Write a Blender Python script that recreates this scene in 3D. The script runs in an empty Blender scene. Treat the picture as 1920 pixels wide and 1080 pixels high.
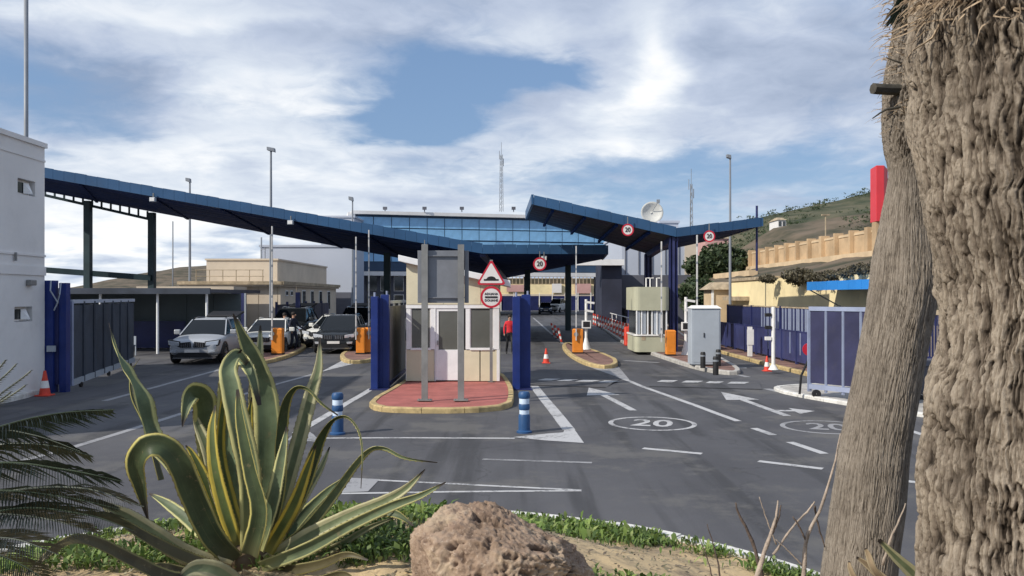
import bpy, bmesh, math, random
import numpy as np
from mathutils import Vector, Matrix, noise
random.seed(7); np.random.seed(7)
R = math.radians
SC = bpy.context.scene
COL = SC.collection
# ------------------------------------------------------------------ camera
F = 1500.0; HZ = 556.0; CH = 2.45          # focal length in photo pixels, horizon row, eye height above the road
cam_d = bpy.data.cameras.new('camera'); cam = bpy.data.objects.new('camera', cam_d); COL.objects.link(cam)
cam.location = (0, 0, CH); cam.rotation_euler = (R(90), 0, 0)
cam_d.sensor_width = 36; cam_d.lens = 36 * F / 1920; cam_d.shift_y = (HZ - 540) / 1920
cam_d.clip_start = 0.05; cam_d.clip_end = 6000
SC.camera = cam
# ------------------------------------------------------------------ light
SUN_EL = 37
SUN_DIR = Vector((-0.86, -0.51, 0)).normalized() * math.cos(R(SUN_EL)) + Vector((0, 0, math.sin(R(SUN_EL))))
sd = bpy.data.lights.new('sun', 'SUN'); sd.energy = 3.8; sd.angle = R(0.6); sd.color = (1.0, 0.93, 0.82)
so = bpy.data.objects.new('sun', sd); COL.objects.link(so)
so.rotation_euler = SUN_DIR.to_track_quat('Z', 'Y').to_euler(); so.location = (-20, -20, 30)
SC.view_settings.view_transform = 'Standard'; SC.view_settings.look = 'None'
SC.view_settings.exposure = 0.28; SC.view_settings.gamma = 1; SC.view_settings.use_curve_mapping = False

class NT:
    """small helper that writes node graphs as expressions"""
    def __init__(s, tree): s.t = tree; s.n = tree.nodes; s.l = tree.links
    def node(s, kind, **kw):
        n = s.n.new(kind)
        for k, v in kw.items(): setattr(n, k, v)
        return n
    def put(s, sock, v):
        if isinstance(v, bpy.types.NodeSocket): s.l.new(v, sock)
        elif v is not None: sock.default_value = v
    def m(s, op, a, b=None, c=None, clamp=False):
        n = s.node('ShaderNodeMath', operation=op); n.use_clamp = clamp
        s.put(n.inputs[0], a)
        if b is not None: s.put(n.inputs[1], b)
        if c is not None: s.put(n.inputs[2], c)
        return n.outputs[0]
    def noise(s, vec, scale, detail=4, rough=0.55, dist=0.0, color=False):
        n = s.node('ShaderNodeTexNoise'); s.put(n.inputs['Vector'], vec)
        n.inputs['Scale'].default_value = scale; n.inputs['Detail'].default_value = detail
        n.inputs['Roughness'].default_value = rough; n.inputs['Distortion'].default_value = dist
        return n.outputs['Color' if color else 'Fac']
    def ramp(s, fac, stops, interp='LINEAR'):
        n = s.node('ShaderNodeValToRGB'); n.color_ramp.interpolation = interp
        e = n.color_ramp.elements
        while len(e) < len(stops): e.new(0.5)
        for k, (p, c) in enumerate(stops):
            e[k].position = p; e[k].color = (c, c, c, 1) if isinstance(c, (int, float)) else (*c, 1)
        s.put(n.inputs[0], fac); return n.outputs[0]
    def mix(s, f, a, b, mode='MIX'):
        n = s.node('ShaderNodeMix', data_type='RGBA', blend_type=mode)
        s.put(n.inputs[0], f)
        for k, v in ((6, a), (7, b)):
            s.put(n.inputs[k], (*v, 1) if isinstance(v, tuple) and len(v) == 3 else v)
        return n.outputs[2]
    def smooth(s, x, a, b):
        n = s.node('ShaderNodeMapRange', interpolation_type='SMOOTHSTEP')
        s.put(n.inputs[0], x); n.inputs[1].default_value = a; n.inputs[2].default_value = b
        return n.outputs[0]

def build_world():
    w = bpy.data.worlds.new('World'); SC.world = w; w.use_nodes = True
    t = NT(w.node_tree); t.n.clear()
    out = t.node('ShaderNodeOutputWorld'); bg = t.node('ShaderNodeBackground')
    sky = t.node('ShaderNodeTexSky', sky_type='NISHITA'); sky.sun_disc = False
    sky.sun_elevation = R(SUN_EL); sky.sun_rotation = math.atan2(SUN_DIR.x, SUN_DIR.y)
    sky.air_density = 1.0; sky.dust_density = 1.2; sky.ozone_density = 1.5
    tc = t.node('ShaderNodeTexCoord'); sp = t.node('ShaderNodeSeparateXYZ'); t.l.new(tc.outputs['Generated'], sp.inputs[0])
    x, y, z = sp.outputs
    az = t.m('ARCTAN2', x, y); el = t.m('ARCSINE', z)
    # cloud sheet seen in perspective
    zz = t.m('ADD', t.m('MAXIMUM', z, 0.0), 0.16)
    cv = t.node('ShaderNodeCombineXYZ')
    t.put(cv.inputs[0], t.m('DIVIDE', x, zz)); t.put(cv.inputs[1], t.m('DIVIDE', y, zz)); cv.inputs[2].default_value = 3.7
    wisp = t.noise(cv.outputs[0], 1.15, 7, 0.52, 0.5)
    puff = t.noise(cv.outputs[0], 2.6, 6, 0.5, 0.25)
    fine = t.noise(cv.outputs[0], 7.5, 6, 0.62, 0.6)
    # warp of the layout masses so that their rims are torn
    def g(ax, ey, sx, sy, wgt, tilt=0.0):
        wa = t.m('ADD', az, t.m('MULTIPLY', t.m('SUBTRACT', wisp, 0.5), 0.35))
        we = t.m('ADD', el, t.m('MULTIPLY', t.m('SUBTRACT', puff, 0.5), 0.16))
        dx0 = t.m('SUBTRACT', wa, ax); dy0 = t.m('SUBTRACT', we, ey)
        dx = t.m('DIVIDE', dx0, sx); dy = t.m('DIVIDE', t.m('SUBTRACT', dy0, t.m('MULTIPLY', dx0, tilt)), sy)
        r2 = t.m('ADD', t.m('MULTIPLY', dx, dx), t.m('MULTIPLY', dy, dy))
        return t.m('MULTIPLY', t.m('EXPONENT', t.m('MULTIPLY', r2, -1.0)), wgt)
    def PX(px, py): return math.atan((px - 960) / F), math.atan((HZ - py) / F * math.cos(math.atan((px - 960) / F)))
    def total(base, blobs):
        d = base
        for (px, py, sx, sy, wgt, tilt) in blobs:
            a, e = PX(px, py); d = t.m('ADD', d, g(a, e, sx / F, sy / F, wgt, tilt))
        return d
    dens = total(t.m('ADD', wisp, 0.10), [
        (830, 165, 205, 50, -0.60, 0.15), (700, 205, 130, 30, -0.30, 0), (60, 205, 170, 70, -0.26, -0.35), (200, 235, 60, 40, -0.10, 0),
        (350, 290, 230, 75, 0.40, 0), (480, 45, 520, 60, 0.22, 0.05), (1180, 120, 260, 110, 0.40, -0.3), (500, 160, 160, 60, 0.20, 0),
        (1350, 330, 420, 75, -0.34, 0), (1450, 130, 260, 80, 0.15, 0), (900, 300, 360, 50, 0.16, 0), (200, 420, 300, 60, 0.30, 0), (800, 400, 500, 40, 0.12, 0)])
    cover = t.smooth(t.m('ADD', dens, t.m('MULTIPLY', t.m('SUBTRACT', fine, 0.5), 0.26)), 0.30, 0.72)
    shade = total(t.m('ADD', t.m('ADD', t.m('MULTIPLY', puff, 1.15), t.m('MULTIPLY', fine, 0.35)), -0.42), [
        (1205, 140, 70, 110, 0.60, 0), (330, 280, 230, 60, 0.55, 0), (420, 150, 200, 60, 0.30, 0), (1500, 90, 330, 110, -0.12, 0),
        (110, 180, 190, 80, -0.48, -0.2), (620, 60, 200, 50, -0.12, 0), (170, 440, 300, 80, 0.50, 0), (1000, 300, 330, 60, 0.22, 0), (350, 15, 350, 30, 0.25, 0), (700, 420, 400, 60, 0.25, 0), (1250, 330, 300, 60, 0.15, 0)])
    ccol = t.ramp(shade, [(0.0, (0.27, 0.33, 0.45)), (0.30, (0.44, 0.50, 0.62)), (0.58, (0.64, 0.69, 0.76)), (0.90, (0.90, 0.90, 0.895))])
    hz = t.smooth(el, 0.0, 0.16)
    # clear sky: Nishita, with a milky veil towards the horizon
    clear = t.node('ShaderNodeVectorMath', operation='SCALE'); t.l.new(sky.outputs[0], clear.inputs[0]); clear.inputs[3].default_value = 1.0
    blue = t.mix(0.55, clear.outputs[0], (1.65, 2.8, 4.9))
    veil = t.mix(t.m('MULTIPLY', t.m('SUBTRACT', 1.0, hz), 0.65), blue, (4.5, 6.0, 8.0))
    cb = t.node('ShaderNodeVectorMath', operation='SCALE'); t.l.new(ccol, cb.inputs[0]); cb.inputs[3].default_value = 9.7
    full = t.mix(t.m('MULTIPLY', cover, 0.93), veil, cb.outputs[0])
    t.put(bg.inputs[0], full); bg.inputs[1].default_value = 0.104
    t.l.new(bg.outputs[0], out.inputs[0])
build_world()

# ------------------------------------------------------------------ materials
def mat(name, col, rough=0.65, var=0.12, scale=2.0, bump=0.0, bscale=40.0, metal=0.0, dirt=0.0, col2=None, spec=0.35, coord='Object', stretch=None):
    m = bpy.data.materials.new(name); m.use_nodes = True
    t = NT(m.node_tree); b = t.n['Principled BSDF']
    tc = t.node('ShaderNodeTexCoord')
    if coord == 'World':
        gn = t.node('ShaderNodeNewGeometry'); v = gn.outputs['Position']
    else: v = tc.outputs[coord]
    if stretch:
        mp = t.node('ShaderNodeMapping'); t.l.new(v, mp.inputs[0]); mp.inputs['Scale'].default_value = stretch; v = mp.outputs[0]
    n1 = t.noise(v, scale, 6, 0.6)
    lo = tuple(c * (1 - var) for c in col); hi = tuple(min(1, c * (1 + var)) for c in col) if col2 is None else col2
    c = t.mix(t.smooth(n1, 0.32, 0.68), lo, hi)
    if dirt:
        n2 = t.noise(v, scale * 3.3, 7, 0.7)
        c = t.mix(t.m('MULTIPLY', t.smooth(n2, 0.5, 0.75), dirt), c, (0.13, 0.115, 0.095))
    t.put(b.inputs['Base Color'], c)
    t.put(b.inputs['Roughness'], t.m('ADD', t.m('MULTIPLY', t.noise(v, scale * 2.1, 4), 0.25), rough - 0.12))
    b.inputs['Metallic'].default_value = metal; b.inputs['Specular IOR Level'].default_value = spec
    if bump:
        bn = t.node('ShaderNodeBump'); bn.inputs['Strength'].default_value = bump; bn.inputs['Distance'].default_value = 0.02
        t.put(bn.inputs['Height'], t.noise(v, bscale, 5, 0.6)); t.l.new(bn.outputs[0], b.inputs['Normal'])
    return m

def mat_asphalt():
    m = bpy.data.materials.new('asphalt'); m.use_nodes = True; t = NT(m.node_tree); b = t.n['Principled BSDF']
    gn = t.node('ShaderNodeNewGeometry'); v = gn.outputs['Position']
    mp = t.node('ShaderNodeMapping'); t.l.new(v, mp.inputs[0]); mp.inputs['Scale'].default_value = (1.0, 0.22, 1)
    big = t.noise(v, 0.16, 5, 0.6); band = t.noise(mp.outputs[0], 0.75, 5, 0.55); fine = t.noise(v, 55, 3, 0.7); mid = t.noise(v, 3.0, 6, 0.65)
    c = t.mix(t.smooth(big, 0.35, 0.65), (0.062, 0.062, 0.070), (0.092, 0.092, 0.100))
    c = t.mix(t.m('MULTIPLY', t.smooth(band, 0.47, 0.66), 0.45), c, (0.044, 0.044, 0.049))
    c = t.mix(t.m('MULTIPLY', t.smooth(mid, 0.58, 0.72), 0.35), c, (0.115, 0.112, 0.110))
    c = t.mix(t.m('MULTIPLY', t.smooth(fine, 0.45, 0.75), 0.35), c, (0.15, 0.147, 0.143))
    # sealed cracks
    vo = t.node('ShaderNodeTexVoronoi', feature='DISTANCE_TO_EDGE'); wv = t.node('ShaderNodeVectorMath', operation='ADD')
    sc = t.node('ShaderNodeVectorMath', operation='SCALE'); t.l.new(t.noise(v, 0.9, 5, 0.6, color=True), sc.inputs[0]); sc.inputs[3].default_value = 1.6
    t.l.new(v, wv.inputs[0]); t.l.new(sc.outputs[0], wv.inputs[1]); t.l.new(wv.outputs[0], vo.inputs['Vector']); vo.inputs['Scale'].default_value = 0.22
    cr = t.m('MULTIPLY', t.m('SUBTRACT', 1.0, t.smooth(vo.outputs['Distance'], 0.0, 0.006)), 0.5)
    c = t.mix(cr, c, (0.035, 0.035, 0.037))
    mp3 = t.node('ShaderNodeMapping'); t.l.new(v, mp3.inputs[0]); mp3.inputs['Scale'].default_value = (1.3, 0.07, 1); mp3.inputs['Rotation'].default_value = (0,0,0.12)
    tr = t.noise(mp3.outputs[0], 1.0, 4, 0.6); c = t.mix(t.m('MULTIPLY', t.smooth(tr, 0.50, 0.62), 0.75), c, (0.040, 0.040, 0.043))
    oil = t.noise(v, 1.1, 3, 0.5); c = t.mix(t.m('MULTIPLY', t.smooth(oil, 0.68, 0.76), 0.6), c, (0.030, 0.029, 0.029))
    dust = t.noise(v, 0.45, 7, 0.7); c = t.mix(t.m('MULTIPLY', t.smooth(dust, 0.50, 0.62), 0.60), c, (0.135, 0.130, 0.122))
    t.put(b.inputs['Base Color'], c)
    t.put(b.inputs['Roughness'], t.m('ADD', t.m('MULTIPLY', mid, 0.25), 0.62)); b.inputs['Specular IOR Level'].default_value = 0.35
    bn = t.node('ShaderNodeBump'); bn.inputs['Strength'].default_value = 0.35; bn.inputs['Distance'].default_value = 0.01
    t.put(bn.inputs['Height'], fine); t.l.new(bn.outputs[0], b.inputs['Normal'])
    return m

def mat_paint(name, col, wear=0.5):
    m = bpy.data.materials.new(name); m.use_nodes = True; t = NT(m.node_tree); b = t.n['Principled BSDF']
    gn = t.node('ShaderNodeNewGeometry'); v = gn.outputs['Position']
    f = t.noise(v, 11, 8, 0.8); g = t.noise(v, 1.3, 5, 0.6)
    k = t.m('MULTIPLY', t.smooth(t.m('ADD', f, t.m('MULTIPLY', t.m('SUBTRACT', g, 0.5), 0.7)), 0.50, 0.64), wear)
    c = t.mix(k, col, (0.13, 0.13, 0.135)); t.put(b.inputs['Base Color'], c)
    b.inputs['Roughness'].default_value = 0.6
    return m

def mat_glass(name, col=(0.02, 0.025, 0.03), rough=0.06):
    m = bpy.data.materials.new(name); m.use_nodes = True; t = NT(m.node_tree); b = t.n['Principled BSDF']
    tc = t.node('ShaderNodeTexCoord'); n = t.noise(tc.outputs['Object'], 1.3, 4)
    t.put(b.inputs['Base Color'], t.mix(n, tuple(c * 0.7 for c in col), tuple(c * 1.4 for c in col)))
    b.inputs['Roughness'].default_value = rough; b.inputs['Specular IOR Level'].default_value = 0.7
    return m

M = {}
M['asphalt'] = mat_asphalt()
M['line'] = mat_paint('road_paint_white', (0.46, 0.46, 0.465), 0.85)
M['line_old'] = mat_paint('road_paint_worn', (0.30, 0.30, 0.31), 0.9)
M['hump'] = mat('hump_edge_dark', (0.045, 0.045, 0.048), 0.8, 0.2, 3, 0.3, 60, coord='World')
M['ground'] = mat('dry_ground', (0.17, 0.15, 0.115), 0.9, 0.3, 0.05, 0.2, 3, coord='World')
M['sidewalk'] = mat('red_pavement', (0.20, 0.115, 0.095), 0.85, 0.25, 1.5, 0.25, 60, coord='World', dirt=0.35)
M['red_top'] = mat('red_island_paint', (0.36, 0.115, 0.10), 0.75, 0.16, 2.5, 0.2, 90, coord='World', dirt=0.28)
M['kerb_yellow'] = mat('kerb_yellow', (0.44, 0.335, 0.165), 0.8, 0.25, 4, 0.3, 60, coord='World', dirt=0.5)
M['kerb_grey'] = mat('kerb_concrete', (0.40, 0.385, 0.36), 0.85, 0.2, 4, 0.3, 60, coord='World', dirt=0.4)
M['kerb_white'] = mat('kerb_white', (0.62, 0.61, 0.58), 0.8, 0.15, 4, 0.3, 60, coord='World', dirt=0.55)
M['white_wall'] = mat('white_render', (0.74, 0.73, 0.72), 0.8, 0.05, 0.5, 0.12, 60, dirt=0.10)
M['white'] = mat('white_frame', (0.80, 0.81, 0.81), 0.45, 0.05, 3, dirt=0.10)
M['cream'] = mat('cream_panel', (0.66, 0.61, 0.44), 0.7, 0.06, 1.2, 0.06, 60, dirt=0.10)
M['cream_wall'] = mat('cream_wall', (0.76, 0.64, 0.38), 0.85, 0.08, 0.6, 0.2, 30, coord='World', dirt=0.22)
M['beige_block'] = mat('beige_render', (0.56, 0.48, 0.38), 0.85, 0.07, 0.5, 0.15, 30, coord='World', dirt=0.12)
M['ochre_wall'] = mat('ochre_wall', (0.46, 0.33, 0.20), 0.9, 0.16, 0.7, 0.3, 20, coord='World', dirt=0.25)
M['ochre_light'] = mat('ochre_pilaster', (0.56, 0.43, 0.28), 0.9, 0.12, 0.7, 0.3, 20, coord='World', dirt=0.2)
M['stone'] = mat('stone_wall', (0.36, 0.29, 0.20), 0.9, 0.25, 2.5, 0.5, 12, coord='World', dirt=0.3)
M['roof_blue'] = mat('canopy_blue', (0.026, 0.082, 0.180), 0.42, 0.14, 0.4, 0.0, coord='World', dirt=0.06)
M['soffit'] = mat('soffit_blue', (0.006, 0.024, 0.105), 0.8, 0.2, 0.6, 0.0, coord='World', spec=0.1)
M['teal_steel'] = mat('teal_steel', (0.022, 0.045, 0.052), 0.5, 0.15, 1.0, dirt=0.1)
M['navy'] = mat('navy_steel', (0.018, 0.024, 0.095), 0.42, 0.18, 1.3, dirt=0.06)
M['blue_post'] = mat('blue_gate_paint', (0.014, 0.032, 0.165), 0.38, 0.18, 1.3, dirt=0.08)
M['purple'] = mat('violet_blue_paint', (0.034, 0.042, 0.125), 0.45, 0.2, 1.3, dirt=0.12)
M['pale_blue'] = mat('pale_blue_frame', (0.27, 0.31, 0.43), 0.45, 0.1, 2, dirt=0.2)
M['mesh_dark'] = mat('dark_screen', (0.045, 0.055, 0.075), 0.75, 0.25, 0.9, 0.1, 90, dirt=0.05)
M['mesh_violet'] = mat('violet_screen', (0.030, 0.032, 0.080), 0.75, 0.25, 0.9, 0.1, 90, dirt=0.12)
M['shed_screen'] = mat('shed_screen', (0.10, 0.125, 0.135), 0.8, 0.15, 0.5, 0.1, 60, dirt=0.1)
M['dark'] = mat('dark_interior', (0.025, 0.027, 0.033), 0.8, 0.3, 1)
M['grey_build'] = mat('grey_cladding', (0.42, 0.455, 0.53), 0.6, 0.05, 0.15, coord='World')
M['grey_dark'] = mat('grey_dark_wall', (0.10, 0.105, 0.13), 0.8, 0.12, 0.3, coord='World')
M['panel_blue'] = mat_glass('blue_curtain_glass', (0.20, 0.42, 0.66), 0.35)
M['mullion'] = mat('mullion', (0.03, 0.06, 0.11), 0.5, 0.1, 1)
M['glass'] = mat_glass('window_glass', (0.045, 0.050, 0.050), 0.08)
M['booth_glass'] = mat_glass('booth_glass', (0.11, 0.115, 0.105), 0.12)
M['car_glass'] = mat_glass('car_glass', (0.008, 0.010, 0.012), 0.08)
M['car_glass'].node_tree.nodes['Principled BSDF'].inputs['Specular IOR Level'].default_value = 0.28
M['galv'] = mat('galvanised_steel', (0.25, 0.25, 0.245), 0.5, 0.12, 3, metal=0.35, dirt=0.12)
M['galv_dark'] = mat('sign_back_aluminium', (0.21, 0.22, 0.245), 0.5, 0.10, 2, metal=0.3, dirt=0.05)
M['sign_red'] = mat('sign_red', (0.50, 0.022, 0.045), 0.4, 0.06, 3)
M['sign_white'] = mat('sign_white', (0.70, 0.68, 0.66), 0.4, 0.04, 3)
M['black'] = mat('black_plastic', (0.018, 0.018, 0.02), 0.5, 0.2, 4)
M['orange'] = mat('barrier_orange', (0.72, 0.24, 0.03), 0.42, 0.08, 2, dirt=0.12)
M['cone_red'] = mat('cone_red', (0.62, 0.06, 0.035), 0.55, 0.12, 5, dirt=0.12)
M['refl'] = mat('reflective_white', (0.75, 0.74, 0.72), 0.35, 0.05, 8, dirt=0.12)
M['bollard_blue'] = mat('bollard_blue', (0.022, 0.075, 0.19), 0.5, 0.12, 5, dirt=0.12)
M['band_light'] = mat('band_pale_blue', (0.55, 0.66, 0.80), 0.35, 0.08, 8)
M['silver'] = mat('car_silver', (0.40, 0.42, 0.45), 0.36, 0.02, 0.3, metal=0.25, spec=0.6)
M['car_white'] = mat('car_white', (0.68, 0.68, 0.64), 0.25, 0.04, 1, spec=0.6)
M['car_dark'] = mat('car_dark', (0.035, 0.040, 0.045), 0.22, 0.1, 1, metal=0.3, spec=0.6)
M['car_blue'] = mat('car_blue', (0.025, 0.05, 0.11), 0.22, 0.1, 1, spec=0.6)
M['tyre'] = mat('tyre', (0.02, 0.02, 0.021), 0.85, 0.2, 6)
M['rim'] = mat('rim', (0.35, 0.36, 0.37), 0.3, 0.06, 4, metal=0.7)
M['chrome'] = mat('chrome', (0.6, 0.6, 0.62), 0.15, 0.03, 4, metal=0.9)
M['lamp'] = mat('headlamp', (0.55, 0.58, 0.62), 0.12, 0.08, 12, metal=0.3, spec=0.8)
M['tail'] = mat('tail_lamp', (0.35, 0.01, 0.012), 0.2, 0.08, 12)
M['skin'] = mat('skin', (0.42, 0.25, 0.17), 0.6, 0.06, 12)
M['hair'] = mat('hair', (0.02, 0.015, 0.012), 0.7, 0.3, 30)
M['cloth_dark'] = mat('dark_cloth', (0.022, 0.024, 0.04), 0.9, 0.3, 8)
M['cloth_red'] = mat('red_cloth', (0.60, 0.03, 0.04), 0.85, 0.15, 8)
M['cloth_brown'] = mat('maroon_cloth', (0.10, 0.035, 0.04), 0.9, 0.2, 8)
M['cabinet'] = mat('grey_cabinet', (0.36, 0.40, 0.45), 0.5, 0.05, 1.5, dirt=0.06)
M['green_booth'] = mat('olive_cream_panel', (0.42, 0.42, 0.31), 0.6, 0.06, 1.2, dirt=0.08)
M['red_tower'] = mat('red_tower', (0.62, 0.045, 0.06), 0.5, 0.06, 0.8)
M['awning'] = mat('awning_blue', (0.03, 0.22, 0.62), 0.5, 0.1, 0.8, coord='World')
M['pink'] = mat('pink_house', (0.50, 0.30, 0.28), 0.8, 0.1, 0.5)
M['dish'] = mat('dish_pale', (0.55, 0.55, 0.52), 0.5, 0.08, 2)
M['mast'] = mat('mast_grey', (0.22, 0.24, 0.27), 0.5, 0.1, 1)
M['twig'] = mat('dry_twig', (0.33, 0.27, 0.22), 0.85, 0.3, 20, 0.4, 120)
M['twig_dark'] = mat('dark_twig', (0.10, 0.075, 0.062), 0.85, 0.3, 20, 0.4, 120)
# ------------------------------------------------------------------ geometry helpers
def P(px, py, Y): return Vector(((px - 960) / F * Y, Y, CH - (py - HZ) / F * Y))
def G(px, py, z=0.0):
    Y = (CH - z) * F / (py - HZ); return Vector(((px - 960) / F * Y, Y, z))
LOC = {}
class MB:
    def __init__(s): s.v = []; s.f = []
    def add(s, vs, fs):
        b = len(s.v); s.v += [tuple(v) for v in vs]; s.f += [tuple(b + i for i in f) for f in fs]; return s
    def box(s, x0, x1, y0, y1, z0, z1):
        return s.add([(x0,y0,z0),(x1,y0,z0),(x1,y1,z0),(x0,y1,z0),(x0,y0,z1),(x1,y0,z1),(x1,y1,z1),(x0,y1,z1)],
                     [(0,3,2,1),(4,5,6,7),(0,1,5,4),(1,2,6,5),(2,3,7,6),(3,0,4,7)])
    def cbox(s, c, sx, sy, sz, rz=0.0):     # base centre
        co, si = math.cos(rz), math.sin(rz); vs = []
        for z in (0, sz):
            for (a, b) in ((-1,-1),(1,-1),(1,1),(-1,1)):
                x, y = a*sx/2, b*sy/2; vs.append((c[0]+x*co-y*si, c[1]+x*si+y*co, c[2]+z))
        return s.add(vs, [(0,3,2,1),(4,5,6,7),(0,1,5,4),(1,2,6,5),(2,3,7,6),(3,0,4,7)])
    def hexa(s, b, t):                       # bottom 4 points, top 4 points
        return s.add(list(b)+list(t), [(0,3,2,1),(4,5,6,7),(0,1,5,4),(1,2,6,5),(2,3,7,6),(3,0,4,7)])
    def beam(s, a, b, w, h, up=(0,0,1)):     # square bar from a to b
        a, b = Vector(a), Vector(b); d = (b-a).normalized(); u = Vector(up)
        if abs(d.dot(u)) > 0.98: u = Vector((0,1,0))
        sx = d.cross(u).normalized(); uz = sx.cross(d).normalized()
        q = [(-1,-1),(1,-1),(1,1),(-1,1)]
        return s.hexa([a+sx*(i*w/2)+uz*(j*h/2) for i, j in q], [b+sx*(i*w/2)+uz*(j*h/2) for i, j in q])
    def tube(s, pts, rad, n=8, cap=True):
        pts = [Vector(p) for p in pts]
        rad = rad if isinstance(rad, (list, tuple)) else [rad]*len(pts)
        base = len(s.v); ref = None
        for i, p in enumerate(pts):
            d = (pts[min(i+1, len(pts)-1)] - pts[max(i-1, 0)]).normalized()
            if ref is None: ref = Vector((1,0,0)) if abs(d.x) < 0.8 else Vector((0,1,0))
            a = (ref - d*ref.dot(d)).normalized(); b = d.cross(a); ref = a
            for k in range(n):
                t = 2*math.pi*k/n; s.v.append(tuple(p + (a*math.cos(t)+b*math.sin(t))*rad[i]))
        for i in range(len(pts)-1):
            for k in range(n):
                s.f.append((base+i*n+k, base+i*n+(k+1)%n, base+(i+1)*n+(k+1)%n, base+(i+1)*n+k))
        if cap:
            s.f.append(tuple(base+k for k in range(n))[::-1]); s.f.append(tuple(base+(len(pts)-1)*n+k for k in range(n)))
        return s
    def lathe(s, prof, c=(0,0,0), n=20):
        base = len(s.v)
        for r, z in prof:
            for k in range(n):
                t = 2*math.pi*k/n; s.v.append((c[0]+r*math.cos(t), c[1]+r*math.sin(t), c[2]+z))
        for i in range(len(prof)-1):
            for k in range(n): s.f.append((base+i*n+k, base+i*n+(k+1)%n, base+(i+1)*n+(k+1)%n, base+(i+1)*n+k))
        s.f.append(tuple(base+k for k in range(n))[::-1]); s.f.append(tuple(base+(len(prof)-1)*n+k for k in range(n)))
        return s
    def prism(s, poly, z0, z1):
        n = len(poly); vs = [(p[0],p[1],z0) for p in poly]+[(p[0],p[1],z1) for p in poly]
        area = sum(poly[i][0]*poly[(i+1)%n][1]-poly[(i+1)%n][0]*poly[i][1] for i in range(n))
        if area < -1e-9: poly = poly[::-1]; return s.prism(poly, z0, z1)
        return s.add(vs, [tuple(range(n))[::-1], tuple(range(n, 2*n))]+[(i,(i+1)%n,n+(i+1)%n,n+i) for i in range(n)])
    def plate(s, poly2, org, ux, uy, th):    # polygon in a plane with thickness along -(ux x uy)
        ux, uy, o = Vector(ux), Vector(uy), Vector(org); nn = ux.cross(uy).normalized(); n = len(poly2)
        a = [o+ux*x+uy*y for x, y in poly2]; b = [p-nn*th for p in a]
        return s.add(a+b, [tuple(range(n)), tuple(range(n, 2*n))[::-1]]+[(i,n+i,n+(i+1)%n,(i+1)%n) for i in range(n)])
    def ring(s, org, ux, uy, r0, r1, th, n=28, ry=1.0):
        ux, uy, o = Vector(ux), Vector(uy), Vector(org); nn = ux.cross(uy).normalized(); base = len(s.v)
        for k in range(n):
            t = 2*math.pi*k/n; e = ux*math.cos(t)+uy*math.sin(t)*ry
            for p in (o+e*r0, o+e*r1, o+e*r1-nn*th, o+e*r0-nn*th): s.v.append(tuple(p))
        for k in range(n):
            a, b = base+4*k, base+4*((k+1)%n)
            for j in range(4): s.f.append((a+j, a+(j+1)%4, b+(j+1)%4, b+j))
        return s
    def build(s, name, m, parent=None, world=True, smooth=False, bevel=0.0, uv=None):
        vs = s.v
        if parent is not None and world: o0 = LOC[parent.name]
        elif parent is None:
            xs = [v[0] for v in vs]; ys = [v[1] for v in vs]; zs = [v[2] for v in vs]
            o0 = Vector(((min(xs)+max(xs))/2, (min(ys)+max(ys))/2, min(zs)))
        else: o0 = Vector((0,0,0))
        me = bpy.data.meshes.new(name); me.from_pydata([(v[0]-o0.x, v[1]-o0.y, v[2]-o0.z) for v in vs], [], s.f)
        me.materials.append(m); me.update()
        bm = bmesh.new(); bm.from_mesh(me); bmesh.ops.recalc_face_normals(bm, faces=bm.faces); bm.to_mesh(me); bm.free()
        if smooth:
            me.polygons.foreach_set('use_smooth', [True]*len(me.polygons))
        o = bpy.data.objects.new(name, me); COL.objects.link(o)
        if parent is not None: o.parent = parent; LOC[o.name] = LOC[parent.name] if world else Vector((0,0,0))
        else: o.location = o0; LOC[o.name] = o0
        if bevel:
            bv = o.modifiers.new('bevel', 'BEVEL'); bv.width = bevel; bv.segments = 2; bv.limit_method = 'ANGLE'; bv.angle_limit = R(40)
        if smooth == 'auto':
            ang = me.attributes.new('sharp_edge', 'BOOLEAN', 'EDGE')
            bm = bmesh.new(); bm.from_mesh(me)
            vals = [len(e.link_faces) != 2 or e.calc_face_angle(0) > R(35) for e in bm.edges]; bm.free()
            ang.data.foreach_set('value', vals)
        return o

def tag(o, label=None, cat=None, group=None, kind=None):
    if label: o['label'] = label
    if cat: o['category'] = cat
    if group: o['group'] = group
    if kind: o['kind'] = kind
    return o
def thing(name, label, cat, loc=(0,0,0), group=None, rz=0.0):
    o = bpy.data.objects.new(name, None); COL.objects.link(o); o.location = loc; o.rotation_euler[2] = rz
    o.empty_display_size = 0.3; LOC[o.name] = Vector(loc); return tag(o, label, cat, group)
def dup(o, loc=None, label=None, parent=None, rz=None):
    c = o.copy(); COL.objects.link(c)
    if parent is not None: c.parent = parent
    if loc is not None: c.location = loc
    if rz is not None: c.rotation_euler[2] = rz
    if label: c['label'] = label
    for ch in o.children: dup(ch, parent=c)
    return c
def struct(mb, name, m, **kw): return tag(mb.build(name, m, **kw), kind='structure')

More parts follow.
